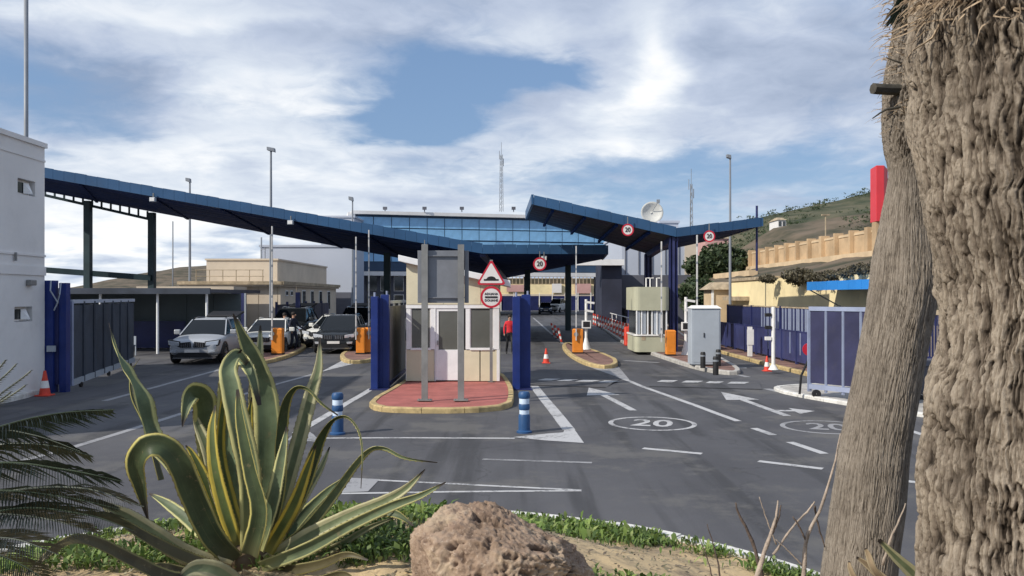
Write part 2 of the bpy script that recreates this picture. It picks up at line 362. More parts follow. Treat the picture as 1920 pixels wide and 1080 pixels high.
FONT = {'0': ["111","101","101","101","111"]}
def text_obj(name, s, size, m, parent, loc, rot=(R(90),0,0), depth=0.004, sx=1.0, world=True):
    c = bpy.data.curves.new(name, 'FONT'); c.body = s; c.size = size; c.align_x = 'CENTER'; c.align_y = 'CENTER'; c.extrude = depth; c.resolution_u = 3; c.offset = size*0.018
    t = bpy.data.objects.new('tmp', c); COL.objects.link(t); dg = bpy.context.evaluated_depsgraph_get()
    me = bpy.data.meshes.new_from_object(t.evaluated_get(dg)); bpy.data.objects.remove(t); me.name = name
    me.materials.clear(); me.materials.append(m)
    o = bpy.data.objects.new(name, me); COL.objects.link(o); o.rotation_euler = rot; o.scale = (sx,1,1)
    if parent is not None:
        o.parent = parent; o.location = Vector(loc) - (LOC[parent.name] if world else Vector((0,0,0))); LOC[o.name] = LOC[parent.name]
    else: o.location = loc; LOC[o.name] = Vector(loc)
    return o

# ================================================================== SETTING: ground
g = MB(); g.add([(-2500,-400,-0.05),(2500,-400,-0.05),(2500,2500,-0.05),(-2500,2500,-0.05)], [(0,1,2,3)])
struct(g, 'ground', M['ground'])
g = MB(); g.add([(-45,-25,0),(30,-25,0),(30,150,0),(-45,150,0)], [(0,1,2,3)])
road = struct(g, 'road', M['asphalt'])

# ---- painted markings (each sheet 4 mm over the asphalt)
def strip(mb, a, b, w0, w1=None, z=0.004):
    a, b = Vector((a[0],a[1],0)), Vector((b[0],b[1],0)); d = (b-a).normalized(); n = Vector((-d.y, d.x, 0)); w1 = w0 if w1 is None else w1
    k = max(1, int((b-a).length/1.2)); vs = []; fs = []
    for i in range(k+1):
        t = i/k; p = a.lerp(b, t); w = w0+(w1-w0)*t; e = 0.012*random.uniform(-1,1)
        vs += [(p+n*(w/2+e)).to_tuple()[:2]+(z,), (p-n*(w/2-e)).to_tuple()[:2]+(z,)]
    for i in range(k): fs.append((2*i+1, 2*i+3, 2*i+2, 2*i))
    mb.add(vs, fs); return mb
def mark(name, pts, w, m='line', z=0.004):
    mb = MB()
    for a, b in zip(pts[:-1], pts[1:]): strip(mb, G(*a), G(*b), w, z=z)
    return struct(mb, name, M[m])
def flat(name, poly, m='line', z=0.004):
    n = len(poly); mb = MB(); mb.add([(p.x, p.y, z) for p in poly], [tuple(range(n))]); return struct(mb, name, M[m])
mark('lane_line', [(195,752),(287,727),(412,693),(470,677)], 0.16, 'line_old')
mark('lane_line', [(-60,890),(140,838),(340,776),(517,721),(603,697)], 0.15, 'line_old')
flat('marking_wedge', [G(603,697),G(655,669),G(700,672),G(668,681)], 'line')
mark('box_line', [(697,729),(556,812)], 0.17)
mark('box_line', [(552,822),(760,821),(965,822)], 0.11, z=0.0045)
flat('marking_wedge', [G(536,826),G(568,802),G(588,815),G(600,829)], 'line_old', 0.0052)
mark('box_line', [(1001,724),(1052,787),(1066,806)], 0.24)
flat('marking_wedge', [G(962,820),G(1030,813),G(1056,811),G(1060,803),G(1076,804),G(1095,831),G(1020,826)], 'line', 0.0052)
mark('lane_line', [(1060,655),(1100,682),(1140,698),(1210,727),(1300,759),(1384,790)], 0.15)
flat('marking_wedge', [G(1098,686),G(1160,688),G(1180,712),G(1172,712)], 'line_old', 0.0052)
mark('lane_dash', [(1413,803),(1450,816)], 0.15); mark('lane_dash', [(1481,829),(1545,851)], 0.15)
mark('lane_dash', [(1205,841),(1316,851)], 0.14); mark('lane_dash', [(1422,865),(1543,879)], 0.14); mark('lane_dash', [(1689,901),(1775,913)], 0.14)
mark('lane_dash', [(1378,702),(1402,707)], 0.2, 'line_old'); mark('lane_dash', [(1438,729),(1466,736)], 0.2, 'line_old')
mark('lane_line', [(1690,803),(1780,830)], 0.15)
mark('lane_line', [(1000,596),(1056,645)], 0.16, 'line_old')
mark('worn_line', [(905,861),(1110,868)], 0.10, 'line_old')
mark('lane_dash', [(1170,676),(1236,680)], 0.25, 'line_old'); mark('lane_dash', [(1330,688),(1400,690)], 0.25, 'line_old')
# give-way triangle
mark('give_way_line', [(620,926),(850,922),(1090,920)], 0.075); mark('give_way_line', [(700,900),(880,909),(1090,920)], 0.075, z=0.0046)
flat('marking_wedge', [G(625,925),G(648,896),G(712,899),G(690,922)], 'line_old', 0.0052)
# arrows
def arrow(name, tail, tip, w, head, branch=None):
    a, b = G(*tail), G(*tip); d = (b-a).normalized(); n = Vector((-d.y,d.x,0)); L = (b-a).length; hb = a+d*(L*0.62)
    mb = MB(); strip(mb, a, hb, w)
    mb.add([(p.x,p.y,0.004) for p in (hb-n*head/2, b, hb+n*head/2)], [(0,1,2)])
    if branch:
        q = G(*branch); s0 = a+d*(L*0.18); dd = (q-s0).normalized(); nn = Vector((-dd.y,dd.x,0)); L2 = (q-s0).length; h2 = s0+dd*L2*0.5
        strip(mb, s0, h2, w*1.2, z=0.0052); mb.add([(p.x,p.y,0.0052) for p in (h2-nn*head*0.55, q, h2+nn*head*0.55)], [(0,1,2)])
    return struct(mb, name, M['line'])
arrow('road_arrow', (1188,770), (1104,727), 0.17, 0.85)
arrow('road_arrow', (1476,780), (1352,735), 0.17, 0.8, (1528,771))
# 20 roundels
def roundel(cx, cy, rx, m):
    c = G(cx, cy); r = rx/F*c.y; ry = (G(cx, cy-13).y - G(cx, cy+13).y)/2
    mb = MB(); n = 44; vs = []; fs = []
    for k in range(n):
        t = 2*math.pi*k/n
        for q in (1.0, 0.89): vs.append((c.x+r*q*math.cos(t), c.y+ry*q*math.sin(t), 0.004))
    for k in range(n): a, b = 2*k, 2*((k+1)%n); fs.append((a, b, b+1, a+1))
    mb.add(vs, fs); o = struct(mb, 'speed_roundel', M[m])
    t = text_obj('digits', '20', ry*1.35, M[m], None, (c.x, c.y, 0.005), (0,0,R(-14)), 0.0, sx=0.70); tag(t, kind='structure')
roundel(1223, 794, 82, 'line'); roundel(1552, 801, 86, 'line_old')
# speed humps with broken dashes
def hump(px0, px1, py, seed):
    a, b = G(px0, py), G(px1, py+5); d = (b-a).normalized(); n = Vector((-d.y,d.x,0)); mb = MB(); k = 12; prof = [(-1.35,0.001),(-1.0,0.012),(-0.5,0.025),(0,0.030),(0.5,0.025),(1.0,0.012),(1.35,0.001)]
    vs = []; fs = []
    for i in range(k+1):
        p = a.lerp(b, i/k)
        for o, z in prof: q = p+n*o*0.9; vs.append((q.x, q.y, z))
    m_ = len(prof)
    for i in range(k):
        for j in range(m_-1): fs.append((i*m_+j, (i+1)*m_+j, (i+1)*m_+j+1, i*m_+j+1))
    mb.add(vs, fs); h = struct(mb, 'speed_hump', M['asphalt'], smooth=True)
    L = (b-a).length; t = 0.15
    while t < L-0.3:
        w = random.uniform(0.34, 0.5); p = a+d*t; q = a+d*min(L-0.05, t+w); sk = random.uniform(-0.1,0.1)
        pts = [p-n*0.30, q-n*(0.26+sk), q+n*0.28+d*0.16, p+n*0.26+d*0.12]
        mb = MB(); mb.add([(v.x, v.y, 0.036) for v in pts], [(0,1,2,3)]); o = struct(mb, 'hump_dash', M['line'], parent=h)
        t += w+random.uniform(0.16,0.28)
    mb = MB(); strip(mb, a-n*1.25, b-n*1.25, 0.10, z=0.012); struct(mb, 'hump_edge', M['hump'], parent=h)  # dark strip along the near side of the hump
hump(1002, 1152, 713, 1); hump(1222, 1424, 716, 2)

# ---- kerbed islands
def inset(poly, d):
    n = len(poly); out = []
    cx = sum(p.x for p in poly)/n; cy = sum(p.y for p in poly)/n
    for i in range(n):
        a, b, c = poly[i-1], poly[i], poly[(i+1)%n]
        e1 = (b-a).normalized(); e2 = (c-b).normalized(); n1 = Vector((-e1.y,e1.x,0)); n2 = Vector((-e2.y,e2.x,0)); m_ = (n1+n2).normalized()
        m_ *= d/max(0.5, m_.dot(n1)); q = b+m_
        if (q-Vector((cx,cy,0))).length > (b-Vector((cx,cy,0))).length: q = b-m_
        out.append(q)
    return out
def smooth_loop(poly, k=3):
    for _ in range(k):
        q = []
        n = len(poly)
        for i in range(n): a, b = poly[i], poly[(i+1)%n]; q += [a.lerp(b,0.25), a.lerp(b,0.75)]
        poly = q
    return poly
def kerb_stones(loop_out, loop_in, h, m, parent, closed=True, step=0.9, name='kerb_stone'):
    n = len(loop_out); acc = [0]
    rng = range(n if closed else n-1)
    for i in rng: acc.append(acc[-1]+(loop_out[(i+1)%n]-loop_out[i]).length)
    tot = acc[-1]; cnt = max(4, int(tot/step))
    def at(loop, s):
        for i in rng:
            if s <= acc[i+1]+1e-6:
                t = (s-acc[i])/max(1e-6, acc[i+1]-acc[i]); return loop[i].lerp(loop[(i+1)%n], t)
        return loop[0] if closed else loop[-1]
    for j in range(cnt):
        s0, s1 = tot*j/cnt+0.006, tot*(j+1)/cnt-0.006; sub = 3; mb = MB(); hh = h+random.uniform(-0.006,0.006)
        ring = []
        for q in range(sub+1):
            s = s0+(s1-s0)*q/sub; a = at(loop_out, s); b = at(loop_in, s); c = a.lerp(b, 0.12)
            ring.append([(a.x,a.y,-0.02),(a.x,a.y,hh-0.025),(c.x,c.y,hh),(b.x,b.y,hh),(b.x,b.y,-0.02)])
        vs = [v for r_ in ring for v in r_]; fs = []
        for q in range(sub):
            for e in range(5): fs.append((q*5+e, q*5+(e+1)%5, (q+1)*5+(e+1)%5, (q+1)*5+e))
        fs += [(0,1,2,3,4), tuple(sub*5+e for e in (4,3,2,1,0))]
        mb.add(vs, fs); mb.build(name, m, parent=parent)
def island(name, pix, top_m, kerb_m, h=0.13, kw=0.16, rounds=2, world=None):
    poly = world if world else [G(*p) for p in pix]; poly = smooth_loop([Vector((p.x,p.y,0)) for p in poly], rounds)
    inn = inset(poly, kw); inn2 = inset(poly, kw+0.004)
    mb = MB(); mb.prism([(p.x,p.y) for p in inn2], -0.02, h-0.012); o = struct(mb, name, M[top_m])
    kerb_stones(poly, inn, h, M[kerb_m], o); return o
island('traffic_island', [(690,762),(735,722),(762,716),(950,716),(966,724),(966,755),(960,771),(900,777),(760,777)], 'red_top', 'kerb_yellow', 0.12, 0.13, 1,
       world=[Vector(v) for v in [(-3.25,17.9,0),(-3.05,21.0,0),(-3.0,25.2,0),(-0.35,25.2,0),(0.0,21.5,0),(0.06,19.0,0),(-0.02,17.3,0),(-0.9,16.75,0),(-2.2,16.75,0),(-2.9,17.0,0)]])
island('median_island', [(1060,646),(1078,648),(1152,674),(1161,685),(1148,693),(1105,690),(1066,670),(1052,652)], 'sidewalk', 'kerb_yellow')
island('right_island', [(1108,598),(1160,644),(1235,671),(1310,696),(1382,706),(1392,697),(1345,672),(1300,644),(1260,614),(1205,590)], 'sidewalk', 'kerb_grey')
island('left_island', [(455,686),(494,684),(535,674),(572,658),(575,648),(520,648),(470,662)], 'sidewalk', 'kerb_yellow')
island('left_median', [(634,672),(648,661),(700,658),(712,670),(700,680),(650,684)], 'sidewalk', 'kerb_yellow')
# right pavement with kerb, gate apron
island('pavement', None, 'sidewalk', 'kerb_yellow', 0.12, 0.15, 1, world=[Vector(v) for v in [(8.9,24.4,0),(9.0,40,0),(9.2,66,0),(11.4,66,0),(11.4,23.2,0),(9.6,23.4,0)]])
island('gate_apron', None, 'kerb_grey', 'kerb_white', 0.09, 0.14, 2, world=[Vector(v) for v in [(7.3,21.6,0),(6.6,20.6,0),(7.6,17.6,0),(9.2,14.6,0),(13.0,12.6,0),(14,20,0),(9.6,22.2,0)]])
island('left_pavement', None, 'kerb_grey', 'kerb_white', 0.13, 0.16, 1, world=[Vector(v) for v in [(-11.2,14.0,0),(-11.55,17.0,0),(-11.75,20.0,0),(-12.4,21.5,0),(-20,21.5,0),(-20,14,0)]])
# ================================================================== HILLS
def hill(name, pts, depth, m, mm, seed, base_z=-1.0, rise_back=0.0):
    """ridge: pts = [(px, py, Y)] of the crest, slope falling towards the camera"""
    mb = MB(); crest = [P(*p) for p in pts]; k = len(crest)
    # resample
    rs = []
    for i in range(k-1):
        for j in range(14): rs.append(crest[i].lerp(crest[i+1], j/14))
    rs.append(crest[-1]); n = len(rs); rows = 22; vs = []; fs = []
    for r_ in range(rows+1):
        t = r_/rows
        for i, c in enumerate(rs):
            q = c.copy(); q.y -= depth*t; q.z = base_z+(c.z-base_z)*(1-t)**0.9
            nz = noise.fractal(Vector((q.x*0.03+seed, q.y*0.03, q.z*0.05)), 1.0, 2.0, 6)
            q.z += nz*c.z*0.07*(0.25+math.sin(math.pi*min(1,t+0.08))); q.y += nz*4; vs.append(q)
    for r_ in range(rows):
        for i in range(n-1): fs.append((r_*n+i, r_*n+i+1, (r_+1)*n+i+1, (r_+1)*n+i))
    mb.add(vs, fs); return struct(mb, name, mm, smooth=True)
M['hill'] = mat('hill_scrub', (0.040, 0.058, 0.026), 0.95, 0.3, 0.11, 0.6, 0.8, coord='World', col2=(0.115, 0.105, 0.065), dirt=0.25)
M['hill_brown'] = mat('hill_brown', (0.060, 0.062, 0.036), 0.95, 0.3, 0.20, 0.6, 0.6, coord='World', col2=(0.15, 0.115, 0.082), dirt=0.3)
M['hill_far'] = mat('hill_far', (0.12, 0.15, 0.15), 0.95, 0.2, 0.02, 0.3, 0.3, coord='World')
hill('hill', [(1290,520,190),(1360,440,190),(1425,406,195),(1500,392,200),(1560,378,205),(1620,364,205),(1700,340,200),(1850,300,190),(2100,260,180)], 120, None, M['hill'], 2.0)
hill('hillside', [(1330,500,100),(1380,470,100),(1450,428,100),(1540,412,98),(1640,398,95),(1800,380,90),(2050,330,85)], 45, None, M['hill_brown'], 9.0, 2.5)
hill('distant_hill', [(240,570,380),(300,522,380),(340,500,380),(395,496,380),(450,500,380),(520,490,380),(640,500,380),(760,540,380)], 150, None, M['hill_brown'], 5.0)
# terrace ground between the two walls on the right
mb = MB(); vs = []; fs = []; nx, ny = 10, 50
for j in range(ny+1):
    for i in range(nx+1):
        x = 14.5+(20.4-14.5)*i/nx; y = 17+(84-17)*j/ny; z = 3.2+(4.8-3.2)*(i/nx)**0.8+0.18*noise.fractal(Vector((x*0.6,y*0.35,0)),1,2,4)
        vs.append((x,y,z))
for j in range(ny):
    for i in range(nx): fs.append((j*(nx+1)+i, j*(nx+1)+i+1, (j+1)*(nx+1)+i+1, (j+1)*(nx+1)+i))
mb.add(vs, fs); struct(mb, 'terrace_slope', M['hill_brown'], smooth=True)

# ================================================================== CANOPIES
def lerp(a, b, t): return a+(b-a)*t
def ridge_panels(t, a, b, step, h, th, m, name='fascia_panel'):
    """row of upright cladding panels between two lower-edge points, set with small gaps"""
    L = (b-a).length; n = int(L/step)
    for i in range(n):
        p, q = a.lerp(b, i/n), a.lerp(b, (i+1)/n); d = (q-p).normalized()*0.005; p = p+d; q = q-d
        j = 0.010*((i*7)%3-1)
        mb = MB(); mb.hexa([p+Vector((0,0,0)), q, q+Vector((0,th,0)), p+Vector((0,th,0))], [p+Vector((0,0,h+j)), q+Vector((0,0,h+j)), q+Vector((0,th,h+j)), p+Vector((0,th,h+j))])
        mb.build(name, m, parent=t)
def wing(t, n0, n1, f0, f1, th, m_top, m_sof, rows=8, name='roof_deck', sof_name='soffit_panel'):
    """ruled roof slab from near edge n0-n1 to far edge f0-f1; soffit boards below"""
    mb = MB(); k = 16; vs = []; fs = []
    for i in range(k+1):
        for j in range(9):
            p = n0.lerp(n1, i/k).lerp(f0.lerp(f1, i/k), j/8); vs.append(p+Vector((0,0,th)))
    for i in range(k+1):
        for j in range(9):
            p = n0.lerp(n1, i/k).lerp(f0.lerp(f1, i/k), j/8); vs.append(p+Vector((0,0,0.10)))
    o = (k+1)*9
    for i in range(k):
        for j in range(8):
            a = i*9+j; fs.append((a, a+1, a+10, a+9)); fs.append((o+a, o+a+9, o+a+10, o+a+1))
    for i in range(k): 
        fs.append((i*9, i*9+9, o+i*9+9, o+i*9)); fs.append((i*9+8, o+i*9+8, o+i*9+17, i*9+17))
    for j in range(8): fs.append((j, o+j, o+j+1, j+1)); a = k*9+j; fs.append((a, a+1, o+a+1, o+a))
    mb.add(vs, fs); mb.build(name, m_top, parent=t)
    for r_ in range(rows):
        t0, t1 = r_/rows+0.004, (r_+1)/rows-0.004
        a, b = n0.lerp(f0, t0), n1.lerp(f1, t0); c, d = n1.lerp(f1, t1), n0.lerp(f0, t1); dz = Vector((0,0,0.02)); dy = Vector((0,0,0.09))
        mb = MB(); mb.hexa([a+dz,b+dz,c+dz,d+dz], [a+dy,b+dy,c+dy,d+dy]); mb.build(sof_name, m_sof, parent=t)
YN = 40.0
tL = thing('canopy_roof', 'long dark blue canopy roof sloping down from the white building towards the middle booth', 'canopy', (-1.5, 46, 0))
nL, nV, nR = P(40,325,YN), P(905,475,YN), P(1136,476,YN)
fL, fV, fR = P(30,350,46), P(948,522,65), P(1128,487,58)
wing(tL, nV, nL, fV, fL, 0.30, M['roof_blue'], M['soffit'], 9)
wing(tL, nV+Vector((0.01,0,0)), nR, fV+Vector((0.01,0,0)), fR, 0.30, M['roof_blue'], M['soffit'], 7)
ridge_panels(tL, nL+Vector((0,-0.12,-0.02)), nV+Vector((0,-0.12,-0.02)), 0.55, 0.50, 0.10, M['roof_blue'])
ridge_panels(tL, nV+Vector((0,-0.12,-0.02)), nR+Vector((0,-0.12,-0.02)), 0.55, 0.46, 0.10, M['roof_blue'])
mb = MB(); mb.beam(nR+Vector((0.06,-0.1,0.2)), fR+Vector((0.06,0,0.2)), 0.1, 0.44); mb.build('end_fascia', M['roof_blue'], parent=tL)
for i in range(6):   # rafters seen against the soffit
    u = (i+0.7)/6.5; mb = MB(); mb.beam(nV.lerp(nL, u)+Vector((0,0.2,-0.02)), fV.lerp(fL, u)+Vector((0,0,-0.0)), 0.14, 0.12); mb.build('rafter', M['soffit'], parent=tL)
mb = MB(); mb.beam(nV+Vector((0,0.1,-0.05)), fV+Vector((0,0,-0.05)), 0.3, 0.22); mb.build('valley_gutter', M['navy'], parent=tL)
# columns of the left canopy
for px, ptop, Y in ((165,380,47),(285,402,48.5)):
    a = P(px, ptop, Y); mb = MB(); mb.box(a.x-0.18, a.x+0.18, Y-0.18, Y+0.18, 0, a.z+0.1); mb.build('column', M['teal_steel'], parent=tL)
    mb = MB(); mb.box(a.x-0.26, a.x+0.26, Y-0.26, Y+0.26, 0, 0.06); mb.build('base_plate', M['teal_steel'], parent=tL)
mb = MB(); mb.beam(P(40,503,47), P(283,521,48.3), 0.22, 0.34); mb.build('tie_beam', M['teal_steel'], parent=tL)
mb = MB(); mb.beam(P(40,356,47.0), P(285,412,48.4), 0.12, 0.16); mb.build('edge_purlin', M['teal_steel'], parent=tL)
for i in range(14):
    a = P(40,348,47).lerp(P(285,404,48.4), (i+0.5)/14); mb = MB(); mb.box(a.x-0.05,a.x+0.05,a.y-0.03,a.y+0.03,a.z-0.22,a.z+0.2); mb.build('purlin_cleat', M['teal_steel'], parent=tL)
for px in (989, 1065, 726):
    Y = 58 if px > 900 else 52; a = P(px, 500, Y); mb = MB(); mb.box(a.x-0.2, a.x+0.2, Y-0.2, Y+0.2, 0, a.z+(0.1 if px > 900 else 0.9)); mb.build('column', M['teal_steel'], parent=tL)
# small floodlights under the front edge
for px, py in ((287,374),(545,417),(796,462),(1020,484)):
    a = P(px, py, YN-0.3); l = thing('canopy_floodlight', {287:'small pale floodlight under the high left part of the long canopy edge',545:'small pale floodlight half way down the sloping canopy edge',796:'small pale floodlight on the canopy edge above the grey sign back',1020:'small pale floodlight above the speed sign on the level canopy edge'}[px], 'floodlight', a, group='floodlights along the canopy edge')
    mb = MB(); mb.box(a.x-0.14,a.x+0.14,a.y-0.12,a.y+0.08,a.z-0.12,a.z+0.10); mb.build('lamp_housing', M['cabinet'], parent=l, bevel=0.02)
    mb = MB(); mb.box(a.x-0.11,a.x+0.11,a.y-0.135,a.y-0.121,a.z-0.09,a.z+0.07); mb.build('lamp_glass', M['refl'], parent=l)
    mb = MB(); mb.box(a.x-0.02,a.x+0.02,a.y,a.y+0.1,a.z+0.10,a.z+0.32); mb.build('bracket', M['galv'], parent=l)

tR = thing('canopy_roof', 'dark blue butterfly canopy with raised left wing standing over the right lanes on two posts', 'canopy', (6.8, 36, 0))
v0, v1 = P(1267,443,33.7), P(1215,477,41)
l0, l1 = P(1001,383,34.2), P(989,411,41)
r0, r1 = P(1425,424,34.2), P(1345,449,41)
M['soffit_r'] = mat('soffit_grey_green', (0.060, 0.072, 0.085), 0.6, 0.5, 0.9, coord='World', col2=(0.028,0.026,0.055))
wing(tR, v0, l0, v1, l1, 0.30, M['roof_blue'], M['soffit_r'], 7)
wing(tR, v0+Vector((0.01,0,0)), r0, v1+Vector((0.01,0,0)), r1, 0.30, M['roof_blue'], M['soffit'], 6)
ridge_panels(tR, l0+Vector((0,-0.12,-0.03)), v0+Vector((0,-0.12,-0.03)), 0.55, 0.42, 0.10, M['roof_blue'])
ridge_panels(tR, v0+Vector((0,-0.12,-0.03)), r0+Vector((0,-0.12,-0.03)), 0.55, 0.38, 0.10, M['roof_blue'])
mb = MB(); mb.beam(l0+Vector((-0.06,-0.1,0.2)), l1+Vector((-0.06,0,0.2)), 0.1, 0.42); mb.build('end_fascia', M['roof_blue'], parent=tR)
mb = MB(); mb.beam(r0+Vector((0.06,-0.1,0.17)), r1+Vector((0.06,0,0.17)), 0.1, 0.36); mb.build('end_fascia', M['roof_blue'], parent=tR)
for i in range(4):
    u = (i+0.8)/4.4; mb = MB(); mb.beam(v0.lerp(l0, u)+Vector((0,0.1,-0.08)), v1.lerp(l1, u)+Vector((0,0,-0.08)), 0.10, 0.12); mb.build('rafter', M['soffit'], parent=tR)
mb = MB(); mb.beam(v0+Vector((0,0.1,-0.06)), v1+Vector((0,0,-0.06)), 0.3, 0.26); mb.build('valley_gutter', M['navy'], parent=tR)
for (px, Y, zt) in ((1262,33.9,v0.z),(1215,40.6,v1.z)):
    x = (px-960)/F*Y
    mb = MB(); mb.box(x-0.17,x+0.17,Y-0.03,Y+0.03,0.13,zt); mb.box(x-0.17,x-0.13,Y-0.15,Y+0.15,0.13,zt-0.02); mb.box(x+0.13,x+0.17,Y-0.15,Y+0.15,0.13,zt-0.02); mb.build('column', M['navy'], parent=tR)
    mb = MB(); mb.box(x-0.05,x+0.05,Y-0.13,Y-0.034,0.13,zt-0.03); mb.build('drain_pipe', M['purple'], parent=tR)
mb = MB(); a = P(1419,412,34.4); mb.tube([a+Vector((0,0,-2.2)), a+Vector((0,0,0.6))], 0.05, 8); mb.build('corner_post', M['navy'], parent=tR)

# speed signs hanging from the canopies
def speed_sign(px, py, r_px, Y, label):
    c = P(px, py, Y); r = r_px/F*Y; t = thing('speed_sign', label, 'traffic sign', c, group='round speed signs hanging from the canopies')
    mb = MB(); mb.ring(c, (1,0,0), (0,0,1), r*0.0001, r*0.78, 0.01, 28); mb.build('sign_face', M['sign_white'], parent=t)
    mb = MB(); mb.ring(c+Vector((0,-0.004,0)), (1,0,0), (0,0,1), r*0.76, r, 0.02, 28); mb.build('red_border', M['sign_red'], parent=t)
    text_obj('digits', '20', r*1.05, M['black'], t, c+Vector((0,-0.012,0)), depth=0.003, sx=0.85)
    mb = MB(); mb.box(c.x-0.02,c.x+0.02,c.y+0.02,c.y+0.05,c.z+r*0.5,c.z+r+0.3); mb.build('hanger', M['galv'], parent=t)
    return t
speed_sign(1012, 495, 12.5, 39.4, 'round red-bordered speed sign under the level end of the long canopy')
speed_sign(1177, 431, 11.5, 33.5, 'round red-bordered speed sign under the raised left wing of the right canopy')
speed_sign(1330, 443, 11.0, 33.6, 'round red-bordered speed sign under the short right wing of the right canopy')

# ================================================================== FAR BUILDINGS
tb = thing('customs_building', 'large far building with blue glass front and pale flat roof behind the canopies', 'building', (-3, 100, 0))
A = Vector((-19.2, 98, 0)); B = Vector((13.0, 106, 0)); dAB = (B-A).normalized(); nAB = Vector((-dAB.y, dAB.x, 0))
LAB = (B-A).length; ZT, ZB = 12.55, 5.6
def q(u, w, z): p = A+dAB*u+nAB*w; return (p.x, p.y, z)
mb = MB(); mb.hexa([q(0,0.15,ZB),q(LAB,0.15,ZB),q(LAB,22,ZB),q(0,22,ZB)], [q(0,0.15,ZT),q(LAB,0.15,ZT),q(LAB,22,ZT),q(0,22,ZT)]); mb.build('upper_storey', M['mullion'], parent=tb)
mb = MB(); mb.hexa([q(-0.5,-0.5,ZT),q(LAB+0.3,-0.5,ZT),q(LAB+0.3,22.2,ZT),q(-0.5,22.2,ZT)], [q(-0.5,-0.5,ZT+0.4),q(LAB+0.3,-0.5,ZT+0.4),q(LAB+0.3,22.2,ZT+0.4),q(-0.5,22.2,ZT+0.4)]); mb.build('roof_edge', M['white_wall'], parent=tb)
mb = MB(); mb.hexa([q(-0.9,-0.3,0),q(-0.02,-0.3,0),q(-0.02,22,0),q(-0.9,22,0)], [q(-0.9,-0.3,ZT+0.2),q(-0.02,-0.3,ZT+0.2),q(-0.02,22,ZT+0.2),q(-0.9,22,ZT+0.2)]); mb.build('side_wall', M['white_wall'], parent=tb)
ncol = 15; rows = [12.30, 10.95, 9.55, 8.10, 6.75]
pm = MB(); w = LAB/ncol
pm.hexa([(0.045,-0.10,0),(w-0.045,-0.10,0),(w-0.045,-0.0,0),(0.045,0,0)], [(0.045,-0.10,1.27),(w-0.045,-0.10,1.27),(w-0.045,0,1.27),(0.045,0,1.27)])
proto = None; ang = math.atan2(dAB.y, dAB.x)
for c in range(ncol):
    for r_ in range(4):
        loc = Vector(q(c*w, 0.12, rows[r_+1]+0.04)) - LOC[tb.name]
        if proto is None:
            proto = pm.build('glass_panel', M['panel_blue'], parent=tb, world=False)
            o = proto
        else: o = proto.copy(); COL.objects.link(o)
        o.location = loc; o.rotation_euler = (R(random.uniform(-0.35,0.35)), 0, ang+R(random.uniform(-0.3,0.3)))
# lower storey: walled left, open right where the road passes
mb = MB(); mb.hexa([q(0,0.3,0),q(16.0,0.3,0),q(16.0,21,0),q(0,21,0)], [q(0,0.3,ZB-0.01),q(16.0,0.3,ZB-0.01),q(16.0,21,ZB-0.01),q(0,21,ZB-0.01)]); mb.build('lower_wall', M['grey_dark'], parent=tb)
for i in range(9):
    u = 1.4+i*1.65
    for (z0, z1) in ((3.1,5.0),(0.9,2.7)):
        mb = MB(); mb.hexa([q(u,0.2,z0),q(u+1.25,0.2,z0),q(u+1.25,0.29,z0),q(u,0.29,z0)], [q(u,0.2,z1),q(u+1.25,0.2,z1),q(u+1.25,0.29,z1),q(u,0.29,z1)])
        f = mb.build('window', M['sign_white'] if (i+int(z0))%3 else M['glass'], parent=tb)
        mb = MB(); mb.hexa([q(u+0.08,0.16,z0+0.08),q(u+1.17,0.16,z0+0.08),q(u+1.17,0.21,z0+0.08),q(u+0.08,0.21,z0+0.08)], [q(u+0.08,0.16,z1-0.08),q(u+1.17,0.16,z1-0.08),q(u+1.17,0.21,z1-0.08),q(u+0.08,0.21,z1-0.08)]); mb.build('pane', M['glass'], parent=f)
for u in (16.3, 21.6, 27.3, 31.2):
    mb = MB(); mb.hexa([q(u,0.3,0),q(u+0.6,0.3,0),q(u+0.6,0.9,0),q(u,0.9,0)], [q(u,0.3,ZB-0.01),q(u+0.6,0.3,ZB-0.01),q(u+0.6,0.9,ZB-0.01),q(u,0.9,ZB-0.01)]); mb.build('pillar', M['grey_dark'], parent=tb)
mb = MB(); mb.hexa([q(-0.2,-1.6,5.0),q(LAB+1.5,-1.6,5.0),q(LAB+1.5,0.1,5.0),q(-0.2,0.1,5.0)], [q(-0.2,-1.6,5.5),q(LAB+1.5,-1.6,5.5),q(LAB+1.5,0.1,5.5),q(-0.2,0.1,5.5)]); mb.build('entrance_slab', M['white_wall'], parent=tb)
for px, nm in ((722,'roof floodlight nearest the left end of the glass building'),(796,'roof floodlight second from the left end of the glass building'),(866,'roof floodlight third from the left end of the glass building'),(963,'roof floodlight right of the tall lattice mast on the glass building')):
    a = P(px, 396, 99.5); a.z = ZT+0.4; l = thing('roof_floodlight', 'small dark '+nm, 'floodlight', a, group='floodlights on the glass building roof')
    mb = MB(); mb.box(a.x-0.06,a.x+0.06,a.y-0.06,a.y+0.06,a.z,a.z+0.3); mb.build('stand', M['mast'], parent=l)
    mb = MB(); mb.box(a.x-0.25,a.x+0.25,a.y-0.2,a.y+0.12,a.z+0.3,a.z+0.65); mb.build('lamp_housing', M['grey_dark'], parent=l)

